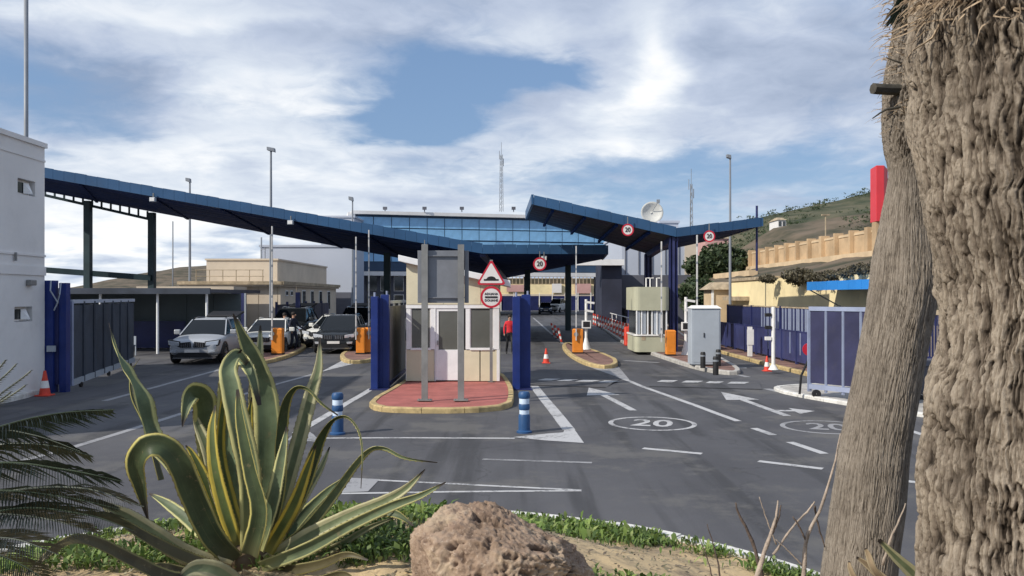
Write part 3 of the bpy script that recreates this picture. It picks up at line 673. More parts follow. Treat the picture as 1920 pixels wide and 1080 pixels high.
M['portal_dark'] = mat('portal_dark', (0.030,0.034,0.055), 0.7, 0.2, 0.5, coord='World')
def block(name, label, px0, px1, ytop, Y, depth, m, z0=0.0, parts=None):
    a, b = P(px0, ytop, Y), P(px1, ytop, Y); t = thing(name, label, 'building', ((a.x+b.x)/2, Y, z0))
    mb = MB(); mb.box(a.x, b.x, Y, Y+depth, z0, a.z); mb.build('wall', m, parent=t)
    mb = MB(); mb.box(a.x-0.12, b.x+0.12, Y-0.12, Y+depth, a.z, a.z+0.22); mb.build('parapet', m, parent=t)
    return t, a, b
t, a, b = block('grey_building', 'tall grey box building at the left end of the blue glass building', 602, 664, 408, 93, 14, M['grey_build'])
t, a, b = block('grey_building', 'low wide grey clad building behind the cream block', 488, 663, 463, 86, 6, M['grey_build'])
for px0, px1, y0, y1 in ((622,658,548,590),):
    c, d = P(px0,y0,85.9), P(px1,y1,85.9); mb = MB(); mb.box(c.x,d.x,85.84,85.99,0.0,c.z); mb.build('dark_opening', M['grey_dark'], parent=t)  # flat dark sheet: shade inside the opening put into its colour
t, a, b = block('grey_building', 'grey building behind the right booth with darker lower floor', 1166, 1305, 440, 75, 14, M['grey_build'])
mb = MB(); mb.box(a.x-0.4, b.x+1.6, 74.4, 74.97, 0, P(0,516,75).z); mb.build('lower_wall', M['grey_dark'], parent=t)
c = P(1284,450,74.9); mb = MB(); mb.box(c.x, b.x+0.01, 74.9, 74.98, P(0,515,75).z, b.z); mb.build('pale_panel', M['beige_block'], parent=t)
for i in range(5):
    x = a.x+0.3+i*1.25; mb = MB(); mb.box(x,x+0.06,74.9,74.985,P(0,514,75).z,a.z); mb.build('cladding_joint', M['grey_dark'], parent=t)
for i, px in enumerate((1180,1200,1305,1318)):
    c = P(px,556,74.3); mb = MB(); mb.box(c.x,c.x+0.7,74.3,74.38,1.0,2.7); f = mb.build('window', M['sign_white'], parent=t); mb = MB(); mb.box(c.x+0.06,c.x+0.64,74.26,74.31,1.06,2.64); mb.build('pane', M['glass'], parent=f)
t, a, b = block('roof_block', 'small grey plant room on the roof behind the right canopy', 1238, 1272, 418, 78, 6, M['grey_build'], z0=8.4)
t, a, b = block('dark_portal', 'dark portal wall right of the road under the long canopy', 1128, 1166, 492, 70, 5, M['portal_dark'])
mb = MB(); mb.box(a.x-2.2,b.x+0.1,69.2,69.98,P(0,498,70).z,P(0,487,70).z); mb.build('lintel', M['white_wall'], parent=t)

# far end of the road: blue hoarding, lit retaining wall with railing
t = thing('blue_hoarding', 'dark blue hoarding with white posts closing the far end of the road', 'fence', (4, 134, 0))
for i in range(10):
    x0 = -4+i*2.15; mb = MB(); mb.box(x0,x0+2.05,134,134.1,0.1,2.55); mb.build('panel', M['navy'], parent=t)
    mb = MB(); mb.box(x0-0.06,x0+0.06,133.85,133.99,0,3.1); mb.build('post', M['white'], parent=t)
t = thing('far_wall', 'sunlit cream retaining wall with railing far beyond the canopies', 'wall', (5, 150, 0))
mb = MB(); mb.box(-7,24,150,151,0,4.7); mb.build('wall', M['cream_wall'], parent=t)
mb = MB(); mb.box(-7,24,149.85,149.99,2.3,2.9); mb.build('ledge', M['beige_block'], parent=t)
mb = MB(); mb.box(-7,24,150.2,150.35,4.70,4.82); mb.box(-7,24,150.2,150.35,7.0,7.12); mb.box(-7,24,150.2,150.35,5.8,5.9); mb.build('rail', M['stone'], parent=t)
for i in range(45):
    x = -7+i*0.7; mb = MB(); mb.box(x,x+0.14,150.22,150.33,4.82,7.0); mb.build('bar', M['stone'], parent=t)
for px0, px1, y0, y1, mt, lab in ((1035,1053,532,549,'sign_white','white panel on the far sunlit wall left of the others'),(1078,1108,532,550,'pink','pinkish board on the far sunlit wall'),(950,985,534,547,'pink','reddish board on the far sunlit wall just right of the hump sign')):
    c, d = P(px0,y0,149.5), P(px1,y1,149.5); mb = MB(); mb.box(c.x,d.x,149.6,149.8,d.z,c.z); tag(mb.build('wall_board', M[mt]), lab, 'board')
mb = MB(); mb.box(-40,40,160,162,0,6.0); tag(mb.build('far_slope_wall', M['hill_brown']), 'brown earth bank behind the far sunlit wall', 'bank', kind='structure')

# ================================================================== CREAM BUILDING (left)
YC = 66.0
t = thing('cream_building', 'cream flat roofed two level building behind the parked cars', 'building', (-21, YC+2, 0))
zc = P(0,488,YC).z; zl = P(0,530,YC-2.6).z; xr = P(520,0,YC).x; xl = P(387,0,YC).x
mb = MB(); mb.box(xl,xr,YC,YC+17.5,zl,zc); mb.build('upper_block', M['beige_block'], parent=t)
mb = MB(); mb.box(xl-0.1,xr+0.1,YC-0.1,YC+17.6,zc,zc+0.14); mb.build('coping', M['beige_block'], parent=t)
mb = MB(); mb.box(xl+3.4,xr+1.1,YC-2.9,YC+17,0,zl-0.3); mb.build('lower_block', M['beige_block'], parent=t)
mb = MB(); mb.box(xl-0.9,xr+1.35,YC-3.3,YC+17.2,zl-0.3,zl); mb.build('ledge', M['beige_block'], parent=t)
mb = MB(); mb.box(xr+1.36,xr+1.5,YC-3.4,YC+17.3,zl-0.16,zl+0.1); mb.box(xl-1.0,xr+1.35,YC-3.44,YC-3.31,zl-0.16,zl+0.1); mb.build('roof_gutter', M['stone'], parent=t)
for y, z0, z1, wd in ((YC+3.5,1.1,3.0,0.7),(YC+6.4,1.1,3.0,0.7),(YC+9.6,1.1,3.0,0.7),(YC+13.0,1.1,3.0,0.7),(YC-1.6,2.5,2.95,0.45),(YC-0.2,2.5,2.95,0.45)):
    mb = MB(); mb.box(xr+1.09,xr+1.15,y,y+wd*1.6,z0,z1); f = mb.build('window', M['white'], parent=t); mb = MB(); mb.box(xr+1.13,xr+1.17,y+0.08,y+wd*1.6-0.08,z0+0.08,z1-0.08); mb.build('pane', M['glass'], parent=f)
for k_ in range(6):
    x = xl+0.3+k_*(xr-xl-0.6)/5; mb = MB(); mb.tube([(x,YC-2.9,zl),(x,YC-2.9,zl+1.0)],0.035,6); mb.build('rail_post', M['stone'], parent=t)
for h_ in (1.0, 0.5): mb = MB(); mb.tube([(xl+0.2,YC-2.9,zl+h_),(xr-0.2,YC-2.9,zl+h_)],0.028,6); mb.build('handrail', M['stone'], parent=t)
for k_ in range(3):
    x = xl+5.2+k_*1.5; mb = MB(); mb.box(x,x+0.02,YC-2.92,YC-2.9,0.1,zl-0.32); mb.build('render_joint', M['stone'], parent=t)
c = P(497,480,YC+2); mb = MB(); mb.tube([(c.x,YC+2,zc+0.12),(c.x,YC+2,zc+1.2)],0.04,6); mb.tube([(c.x-0.4,YC+2,zc+0.95),(c.x+0.45,YC+2,zc+1.2)],0.025,6); tag(mb.build('roof_aerial', M['mast']), 'small aerial on the roof of the cream building', 'aerial')
# blue fence beside it
t = thing('blue_fence', 'violet blue fence panels with posts between the cream building and the lanes', 'fence', (-13, 45, 0))
for i in range(6):
    a = Vector((-13.1,44.5,0)).lerp(Vector((-13.3,58,0)), i/6); b = Vector((-13.1,44.5,0)).lerp(Vector((-13.3,58,0)), (i+1)/6)
    mb = MB(); mb.beam(a+Vector((0,0.08,1.05)), b+Vector((0,-0.08,1.05)), 0.06, 1.9); mb.build('panel', M['purple'], parent=t)
    mb = MB(); mb.box(a.x-0.06,a.x+0.06,a.y-0.06,a.y+0.06,0,2.15); mb.build('post', M['purple'], parent=t)
c = P(559,548,43.5); mb = MB(); mb.box(c.x-0.12,c.x+0.12,43.4,43.6,0,c.z); tag(mb.build('blue_post', M['purple']), 'tall violet blue post rising behind the two standing people', 'post')

# ================================================================== SHED, LEFT GATE
t = thing('shed', 'long low open shed with dark roof and white posts left of the silver car', 'shed', (-17, 36, 0))
zr = 2.72
mb = MB(); mb.hexa([(-13.2,33.8,zr),(-12.6,35.6,zr),(-21,46,zr),(-26,41,zr)],[(-13.2,33.8,zr+0.14),(-12.6,35.6,zr+0.14),(-21,46,zr+0.14),(-26,41,zr+0.14)])
mb = MB(); mb.box(-24.5,-12.9,34.0,41.0,zr-0.1,zr+0.05); mb.build('roof', M['grey_dark'], parent=t)
mb = MB(); mb.box(-24.6,-12.8,33.9,33.99,zr-0.16,zr+0.09); mb.build('roof_fascia', M['mesh_dark'], parent=t)
for i in range(9):
    x = -24.4+i*1.28; mb = MB(); mb.box(x,x+1.26,38.0,38.08,0.05,zr-0.12); mb.build('screen_panel', M['shed_screen'], parent=t)
mb = MB(); mb.box(-24.5,-24.3,34.2,40.8,0,zr-0.1); mb.build('side_wall', M['mesh_dark'], parent=t)
for x in (-15.15,-13.05,-17.6,-20.2):
    mb = MB(); mb.tube([(x,34.2,0),(x,34.2,zr-0.1)],0.055,10); mb.build('post', M['white'], parent=t)
mb = MB(); mb.box(-22.0,-15.6,35.4,35.6,0.08,1.35); 
for i in range(5):
    x = -21.5+i*1.25; mb = MB(); mb.box(x,x+1.2,37.4,37.5,0.05,1.3); o = mb.build('blue_panel', M['navy'], parent=t)
c = P(236,639,33); mb = MB(); mb.box(c.x-0.32,c.x+0.32,33.2,33.24,c.z-0.18,c.z+0.18); mb.box(c.x-0.3,c.x-0.26,33.24,33.28,0,c.z); mb.box(c.x+0.26,c.x+0.3,33.24,33.28,0,c.z); tag(mb.build('notice_board', M['cabinet']), 'small pale notice board in the shade of the shed', 'sign')
for px0, px1, y0, mt, lab in ((396,430,553,'grey_build','grey door-height panel right of the shed'),(433,458,548,'purple','violet blue panel beside the cream building')):
    c, d = P(px0,y0,43), P(px1,y0,43); t = thing('screen_panel', lab, 'panel', ((c.x+d.x)/2,43,0)); mb = MB(); mb.box(c.x,d.x,43,43.06,0.1,c.z); mb.build('sheet', M[mt], parent=t)
    mb = MB(); mb.box(c.x-0.1,c.x-0.005,42.97,43.09,0,c.z+0.06); mb.build('post', M['cabinet'], parent=t); mb = MB(); mb.box(d.x+0.005,d.x+0.1,42.97,43.09,0,c.z+0.06); mb.build('post', M['cabinet'], parent=t)
# low pale roof in front of the cream building
t = thing('low_annex', 'low pale flat roofed annex just above the shed roof', 'building', (-26,60,0)); mb = MB(); mb.box(-27.5,-20.8,59.6,62,0,P(0,548,59).z); mb.build('wall', M['white_wall'], parent=t); mb = MB(); mb.box(-27.8,-20.6,59.2,62.2,P(0,548,59).z+0.005,P(0,537,59).z); mb.build('roof_slab', M['beige_block'], parent=t)

# left sliding gate, seen end on
t = thing('sliding_gate', 'tall dark screened sliding gate beside the white building', 'gate', (-12.4,24,0))
a, b = Vector((-11.55,20.9,0)), Vector((-13.55,28.6,0)); zt = 2.32
n = 7
for i in range(n):
    p, q2 = a.lerp(b, i/n), a.lerp(b, (i+1)/n); d = (q2-p).normalized()*0.04
    mb = MB(); mb.hexa([p+d+Vector((0,0,0.28)), q2-d+Vector((0,0,0.28)), q2-d+Vector((0.04,0,0.28)), p+d+Vector((0.04,0,0.28))], [p+d+Vector((0,0,zt-0.1)), q2-d+Vector((0,0,zt-0.1)), q2-d+Vector((0.04,0,zt-0.1)), p+d+Vector((0.04,0,zt-0.1))]); mb.build('screen_panel', M['mesh_dark'], parent=t)
    mb = MB(); mb.box(p.x-0.02,p.x+0.08,p.y-0.04,p.y+0.04,0.12,zt); mb.build('upright', M['mesh_dark'] if i else M['pale_blue'], parent=t)
mb = MB(); mb.beam(a+Vector((0.02,0,zt)), b+Vector((0.02,0,zt)), 0.09, 0.1); mb.build('top_rail', M['grey_build'], parent=t)
mb = MB(); mb.beam(a+Vector((0.02,0,0.19)), b+Vector((0.02,0,0.19)), 0.11, 0.16); mb.build('bottom_rail', M['cabinet'], parent=t)
for u in (0.1, 0.5, 0.9):
    p = a.lerp(b,u); mb = MB(); mb.ring(p+Vector((0.1,0,0.07)), (0,1,0), (0,0,1), 0.015, 0.07, 0.05, 14); mb.build('wheel', M['black'], parent=t)
t = thing('gate_portal', 'deep blue steel guide posts with wiring at the white building corner', 'gate post', (-11.6,20.4,0))
mb = MB(); mb.box(-11.93,-11.68,20.35,20.6,0,2.86); mb.build('post', M['blue_post'], parent=t)
mb = MB(); mb.box(-11.58,-11.40,20.45,20.65,0,2.80); mb.build('post', M['blue_post'], parent=t)
mb = MB(); mb.box(-11.68,-11.58,20.42,20.5,0.2,2.25); mb.build('web_plate', M['navy'], parent=t)
mb = MB(); mb.tube([(-11.7,20.3,2.85),(-11.6,20.1,2.6),(-11.5,20.25,2.3),(-11.62,20.3,2.1)],0.018,6); mb.tube([(-11.5,20.4,2.8),(-11.42,20.2,2.5),(-11.56,20.3,2.2)],0.014,6); mb.build('cable', M['cabinet'], parent=t)
mb = MB(); mb.box(-11.8,-11.6,20.28,20.35,1.05,1.2); mb.build('lock', M['cabinet'], parent=t)

# ================================================================== WHITE BUILDING (left edge)
t = thing('white_building', 'white rendered two storey building at the left edge of the picture', 'building', (-14,16,0))
X0 = -11.86; YB = 20.3; YF = 12.0
def fx(y): return X0+(YB-y)*0.02
zt = P(0,278,YB).z
mb = MB(); mb.hexa([(-24,YF,0),(fx(YF),YF,0),(fx(YB),YB,0),(-24,YB,0)], [(-24,YF,zt),(fx(YF),YF,zt),(fx(YB),YB,zt),(-24,YB,zt)]); body = mb.build('wall', M['white_wall'], parent=t)
# window openings cut from the wall
cut = MB()
wins = []
for (pa, pb, y0, y1) in ((33,66,337,366),(27,61,575,603)):
    def yat(px): return -X0/ ((960-px)/F) if False else (-(X0+0.02*YB))/((960-px)/F-0.02)
    ya, yb = yat(pa), yat(pb); ym = (ya+yb)/2; z1 = CH-(y0-HZ)/F*ym; z0 = CH-(y1-HZ)/F*ym; wins.append((ya,yb,z0,z1)); cut.box(fx(ya)-0.35, fx(ya)+0.3, ya, yb, z0, z1)
co = cut.build('cut', M['white_wall'], parent=t); bo = body.modifiers.new('b','BOOLEAN'); bo.object = co; bo.operation = 'DIFFERENCE'; bo.solver = 'EXACT'
dg = bpy.context.evaluated_depsgraph_get(); nm = bpy.data.meshes.new_from_object(body.evaluated_get(dg)); body.modifiers.clear(); body.data = nm; bpy.data.objects.remove(co)
for ya, yb, z0, z1 in wins:
    x = fx(ya)-0.16; mb = MB(); mb.box(x-0.06,x,ya+0.01,yb-0.01,z0+0.01,z1-0.01); f = mb.build('window', M['sign_white'], parent=t)
    mb = MB(); mb.box(x+0.002,x+0.02,ya+0.06,yb-0.06,z0+0.06,z1-0.06); mb.build('pane', M['glass'], parent=f)
    mb = MB(); mb.hexa([(x+0.02,yb-0.28,z0+0.05),(x+0.16,yb-0.12,z0+0.05),(x+0.18,yb-0.15,z0+0.05),(x+0.04,yb-0.31,z0+0.05)],[(x+0.02,yb-0.28,z1-0.06),(x+0.04,yb-0.1,z1-0.06),(x+0.06,yb-0.13,z1-0.06),(x+0.04,yb-0.31,z1-0.06)]); mb.build('sash', M['white'], parent=f)
mb = MB(); mb.hexa([(fx(YF)-0.2,YF-0.2,zt),(fx(YF)+0.05,YF-0.2,zt),(fx(YB)+0.05,YB+0.05,zt),(fx(YB)-0.2,YB+0.05,zt)],[(fx(YF)-0.2,YF-0.2,zt+0.12),(fx(YF)+0.05,YF-0.2,zt+0.12),(fx(YB)+0.05,YB+0.05,zt+0.12),(fx(YB)-0.2,YB+0.05,zt+0.12)]); mb.build('coping', M['white_wall'], parent=t)
for zz, hh, pr in ((zt-0.36,0.05,0.02),(2.98,0.22,0.035),(3.45,0.05,0.03)):
    mb = MB(); mb.hexa([(fx(YF)+0.001,YF,zz),(fx(YF)+pr,YF,zz),(fx(YB)+pr,YB+0.01,zz),(fx(YB)+0.001,YB+0.01,zz)],[(fx(YF)+0.001,YF,zz+hh),(fx(YF)+pr,YF,zz+hh),(fx(YB)+pr,YB+0.01,zz+hh),(fx(YB)+0.001,YB+0.01,zz+hh)]); mb.build('string_course', M['white_wall'], parent=t)
mb = MB(); mb.tube([(fx(19.0)+0.05,19.0,3.5),(fx(19.0)+0.05,19.0,3.3)],0.03,8); mb.build('spout', M['galv'], parent=t)
y = 19.6; mb = MB(); mb.box(fx(y)+0.002,fx(y)+0.14,y-0.12,y+0.12,2.72,2.86); mb.build('wall_lamp', M['galv'], parent=t, bevel=0.02)
# ================================================================== MAIN BOOTH
YBo = 22.0; S = YBo/F
def bx(px): return (px-960)*S
def bz(py): return CH-(py-HZ)*S
t = thing('booth', 'cream control booth with white door and frames standing on the red island', 'booth', (-1.63, 22, 0.128))
x0, x1 = bx(762), bx(936); zB = 0.128; zF = bz(655); zW = bz(578)
D = 2.3
def pb(name, m, a, b, y0, y1, c, d, **k): mb = MB(); mb.box(a,b,y0,y1,c,d); return mb.build(name, m, parent=t, **k)
# lower panels
for a, b in ((762,793),(795,814),(864,899),(901,931)): pb('lower_panel', M['cream'], bx(a), bx(b), YBo, YBo+0.05, zB, zF-0.02)
pb('floor', M['grey_dark'], x0+0.02, x1-0.02, YBo+0.06, YBo+D-0.06, zB, zB+0.06)
pb('rear_wall', M['cream'], x0, x1, YBo+D-0.05, YBo+D, zB, 2.9)
for xx in (x0, x1-0.05):
    pb('side_wall', M['cream'], xx, xx+0.05, YBo+0.06, YBo+D-0.06, zB, zF); pb('side_glass', M['glass'], xx+0.015, xx+0.035, YBo+0.06, YBo+D-0.06, zF+0.001, zW)
pb('counter', M['cream'], bx(870), x1-0.06, YBo+0.3, YBo+0.9, 1.0, 1.05)
pb('stool', M['cloth_brown'], bx(893), bx(907), YBo+1.2, YBo+1.5, zB+0.06, 1.75)
# frames
for a, b in ((762,770),(808,816),(873,881),(925,936)): pb('frame_post', M['white'], bx(a), bx(b), YBo-0.02, YBo+0.06, zF, zW)
pb('corner_trim', M['white'], bx(931)+0.003, x1+0.01, YBo-0.015, YBo+0.055, zB, zF-0.003); pb('corner_trim', M['white'], x0-0.012, bx(762)-0.001, YBo-0.015, YBo+0.055, zB, zF)
pb('sill', M['white'], bx(770), bx(808), YBo-0.03, YBo+0.06, zF-0.02, zF+0.045); pb('sill', M['white'], bx(881), bx(925), YBo-0.03, YBo+0.06, zF-0.02, zF+0.045)
pb('lintel', M['white'], x0-0.01, x1+0.01, YBo-0.03, YBo+0.06, zW, zW+0.10)
for a, b in ((770,808),(881,925)):
    pb('window_pane', M['booth_glass'], bx(a)+0.03, bx(b)-0.03, YBo+0.01, YBo+0.025, zF+0.06, zW-0.03); 
    pb('window_frame', M['sign_white'], bx(a), bx(a)+0.03, YBo-0.005, YBo+0.04, zF+0.046, zW); pb('window_frame', M['sign_white'], bx(b)-0.03, bx(b), YBo-0.005, YBo+0.04, zF+0.046, zW)
pb('blind', M['sign_white'], bx(772), bx(780), YBo+0.1, YBo+0.14, zF+0.1, zW-0.02)
# door
dr = pb('door', M['white'], bx(817.5), bx(863), YBo-0.01, YBo+0.035, zB+0.02, zF-0.01, bevel=0.006)
for a, b in ((817.5,822.5),(858,863)): mb = MB(); mb.box(bx(a),bx(b),YBo-0.01,YBo+0.035,zF-0.009,zW-0.08); mb.build('stile', M['white'], parent=dr)
mb = MB(); mb.box(bx(817.5),bx(863),YBo-0.01,YBo+0.035,zW-0.079,zW-0.005); mb.build('top_rail', M['white'], parent=dr)
mb = MB(); mb.box(bx(822.5)+0.002,bx(858)-0.002,YBo+0.005,YBo+0.015,zF-0.008,zW-0.081); mb.build('door_glass', M['booth_glass'], parent=dr)
mb = MB(); mb.box(bx(820),bx(822),YBo-0.06,YBo-0.011,1.12,1.24); mb.build('handle', M['galv'], parent=dr)
for a in (816.2, 864.2): pb('door_jamb', M['white'], bx(a)-0.018, bx(a)+0.012, YBo-0.025, YBo+0.05, zB, zW-0.001)
# fascia panels of the upper box, sloping white roof edge
zl_, zr_ = bz(490), bz(533)
for i in range(5):
    a, b = x0+(x1-x0)*i/5+0.004, x0+(x1-x0)*(i+1)/5-0.004; za, zb_ = lerp(zl_,zr_,i/5), lerp(zl_,zr_,(i+1)/5)
    mb = MB(); mb.hexa([(a,YBo-0.04,zW+0.102),(b,YBo-0.04,zW+0.102),(b,YBo+0.05,zW+0.102),(a,YBo+0.05,zW+0.102)],[(a,YBo-0.04,za),(b,YBo-0.04,zb_),(b,YBo+0.05,zb_),(a,YBo+0.05,za)]); mb.build('upper_panel', M['cream'], parent=t)
for xx, z in ((x0,zl_),(x1-0.05,zr_)): pb('upper_side', M['cream'], xx, xx+0.05, YBo+0.06, YBo+D, zW+0.01, z-0.03)
mb = MB(); xa, xb = bx(749), bx(957); za, zb_ = bz(490), bz(538)
mb.hexa([(xa,YBo-0.25,za),(xb,YBo-0.25,zb_),(xb,YBo+D+0.2,zb_),(xa,YBo+D+0.2,za)],[(xa,YBo-0.25,za+0.17),(xb,YBo-0.25,zb_+0.17),(xb,YBo+D+0.2,zb_+0.17),(xa,YBo+D+0.2,za+0.17)]); mb.build('roof', M['white'], parent=t, bevel=0.012)

# blue gate portals either side
def portal(px0, px1, label, flip):
    a, b = (px0-960)*21.1/F, (px1-960)*21.1/F; z = bz(0)*0+2.47; t = thing('gate_portal', label, 'gate post', ((a+b)/2,21.1,0), group='blue portal posts beside the booth')
    w = (b-a)
    mb = MB(); mb.box(a,a+w*0.42,20.95,21.15,0,z-0.02); mb.build('post', M['blue_post'], parent=t, bevel=0.012)
    mb = MB(); mb.box(a+w*0.5,b,21.2,21.4,0,z+0.03); mb.build('post', M['blue_post'], parent=t, bevel=0.012)
    mb = MB(); mb.box(a+w*0.36,a+w*0.6,21.16,21.19,0.02,z-0.06); mb.build('web_plate', M['blue_post'], parent=t)
    mb = MB(); mb.tube([(a+w*0.2,21.05,z-0.02),(a+w*0.2,21.05,z+0.09)],0.03,8); mb.build('finial', M['pale_blue'], parent=t)
    mb = MB(); mb.tube([(b-w*0.15,21.3,z+0.03),(b-w*0.15,21.3,z+0.13)],0.03,8); mb.build('finial', M['pale_blue'], parent=t)
    mb = MB(); mb.box(a-0.03,b+0.03,20.88,21.46,0.0,0.035); mb.build('foot_plate', M['navy'], parent=t)
    return t
portal(697,728,'deep blue steel portal post left of the middle booth',0); portal(961,995,'deep blue steel portal post right of the middle booth',1)
def rolled_gate(x0, y0, x1, y1, z, label):
    t = thing('sliding_gate', label, 'gate', ((x0+x1)/2,(y0+y1)/2,0)); a, b = Vector((x0,y0,0)), Vector((x1,y1,0)); n = 3; d = (b-a)/n; e = d.normalized()*0.03
    for i in range(n):
        p, q2 = a+d*i+e, a+d*(i+1)-e; mb = MB(); mb.beam(p+Vector((0,0,0.15+(z-0.25)/2)), q2+Vector((0,0,0.15+(z-0.25)/2)), 0.03, z-0.28); mb.build('screen_panel', M['mesh_g'], parent=t)
        mb = MB(); mb.box(p.x-0.06,p.x-0.0,p.y-0.05,p.y-0.0,0.1,z); mb.build('upright', M['galv'], parent=t)
    mb = MB(); mb.beam(a+Vector((0,0,z)), b+Vector((0,0,z)), 0.07, 0.08); mb.build('top_rail', M['cabinet'], parent=t)
    mb = MB(); mb.beam(a+Vector((0,0,0.1)), b+Vector((0,0,0.1)), 0.07, 0.1); mb.build('bottom_rail', M['navy'], parent=t)
M['mesh_g'] = mat('grey_screen', (0.14, 0.14, 0.135), 0.75, 0.25, 0.9, 0.1, 90, dirt=0.15)
rolled_gate(-3.30, 21.5, -3.42, 25.6, 2.3, 'grey screened gate leaf folded back between left blue post and booth')

# ================================================================== SIGNS
YS = 18.0; k = YS/F
def sx_(px): return (px-960)*k
def sz_(py): return CH-(py-HZ)*k
t = thing('large_sign', 'large grey sign seen from behind on two steel posts in front of the booth', 'sign', (sx_(830),YS,0.128))
for px in (797.5, 865):
    mb = MB(); mb.box(sx_(px)-0.07,sx_(px)+0.07,YS-0.16,YS-0.10,0.13,sz_(459)); mb.build('post', M['galv'], parent=t)
    mb = MB(); mb.box(sx_(px)-0.16,sx_(px)+0.16,YS-0.24,YS-0.02,0.13,0.15); mb.build('base_plate', M['galv'], parent=t)
    for dx in (-0.12,0.12): mb = MB(); mb.tube([(sx_(px)+dx,YS-0.2,0.15),(sx_(px)+dx,YS-0.2,0.18)],0.014,6); mb.build('bolt', M['galv'], parent=t)
for a, b in ((783.5,791.5),(792.2,870.5),(871.2,879)):
    mb = MB(); mb.box(sx_(a),sx_(b),YS-0.045,YS,sz_(568),sz_(470)); mb.build('panel', M['galv_dark'], parent=t, bevel=0.006)
for py in (480,558):
    mb = MB(); mb.box(sx_(790),sx_(873),YS-0.097,YS-0.047,sz_(py)-0.012,sz_(py)+0.012); mb.build('cross_rail', M['galv_dark'], parent=t)

YT = 21.6; k2 = YT/F
t = thing('warning_sign', 'red triangle hump warning above a round customs sign on one post right of the booth', 'traffic sign', ((921-960)*k2,YT,0.128))
cx = (921-960)*k2; zz = lambda py: CH-(py-HZ)*k2
mb = MB(); mb.box(cx-0.04,cx+0.04,YT+0.02,YT+0.06,0.13,zz(487)); mb.build('post', M['galv'], parent=t)
def rtri(s, zc, r=0.12):
    pts = []
    H = s*math.sqrt(3)/2; V = [(-s/2,0),(s/2,0),(0,H)]; c = (0,H/3)
    for i, (vx, vy) in enumerate(V):
        d = math.hypot(vx-c[0], vy-c[1]); ux, uy = (vx-c[0])/d, (vy-c[1])/d; px_, py_ = vx-ux*2*r, vy-uy*2*r; a0 = math.atan2(uy,ux)
        for j in range(-3,4): pts.append((px_+r*math.cos(a0+j*R(20)), py_+r*math.sin(a0+j*R(20))))
    return pts
zb = zz(534); s = 56*k2
mb = MB(); mb.plate(rtri(s,0,0.05), (cx,YT,zb), (1,0,0), (0,0,1), 0.015); mb.build('triangle_plate', M['sign_red'], parent=t)
mb = MB(); mb.plate([(x*0.80, y*0.80+s*0.866*0.2/3*1.0) for x, y in rtri(s,0,0.035)], (cx,YT-0.004,zb), (1,0,0), (0,0,1), 0.003); mb.build('triangle_face', M['sign_white'], parent=t)
mb = MB(); w = 0.20; pts = [(-w,0),(w,0),(w,0.045),(w*0.72,0.045)]+[(w*0.62*math.cos(R(a)),0.045+0.075*math.sin(R(a))) for a in range(10,171,20)]+[(-w*0.72,0.045),(-w,0.045)]
mb.plate(pts, (cx,YT-0.009,zb+0.11), (1,0,0), (0,0,1), 0.003); mb.build('hump_symbol', M['black'], parent=t)
c = Vector((cx,YT,zz(557))); rr = 20.5*k2
mb = MB(); mb.ring(c, (1,0,0), (0,0,1), 0.0005, rr*0.82, 0.012, 32); mb.build('round_face', M['sign_white'], parent=t)
mb = MB(); mb.ring(c+Vector((0,-0.004,0)), (1,0,0), (0,0,1), rr*0.80, rr, 0.018, 32); mb.build('round_border', M['sign_red'], parent=t)
text_obj('lettering', 'ADUANA', 0.085, M['black'], t, c+Vector((0,-0.008,0.085)), depth=0.002)
text_obj('lettering', 'DOUANE', 0.085, M['black'], t, c+Vector((0,-0.008,-0.09)), depth=0.002)
mb = MB(); mb.box(c.x-0.17,c.x+0.17,YT-0.012,YT-0.006,c.z-0.022,c.z+0.022); mb.build('bar_symbol', M['black'], parent=t)
mb = MB(); mb.box(cx-0.1,cx+0.1,YT+0.062,YT+0.085,0.128,0.143); mb.build('base_plate', M['galv'], parent=t)

# flexible bollards
def bollard(px, py, label):
    g = G(px, py); g.z = 0.0; t = thing('flexible_bollard', label, 'bollard', g, group='blue flexible bollards in front of the red island')
    mb = MB(); mb.lathe([(0.14,0),(0.14,0.03),(0.105,0.05),(0.105,0.3),(0.09,0.335)], g, 18); mb.build('body', M['bollard_blue'], parent=t, smooth='auto')
    mb = MB(); mb.lathe([(0.088,0.336),(0.088,0.41)], g, 18); mb.build('reflective_band', M['band_light'], parent=t, smooth='auto')
    mb = MB(); mb.lathe([(0.09,0.411),(0.1,0.43),(0.1,0.50),(0.09,0.52)], g, 18); mb.build('sleeve', M['bollard_blue'], parent=t, smooth='auto')
    mb = MB(); mb.lathe([(0.092,0.521),(0.092,0.615)], g, 18); mb.build('reflective_band', M['band_light'], parent=t, smooth='auto')
    mb = MB(); mb.lathe([(0.094,0.616),(0.105,0.64),(0.105,0.70),(0.085,0.735),(0.02,0.74)], g, 18); mb.build('cap', M['bollard_blue'], parent=t, smooth='auto')
bollard(633, 814, 'blue flexible bollard with pale bands left of the red island, behind the agave'); bollard(983, 811, 'blue flexible bollard with pale bands right of the red island')

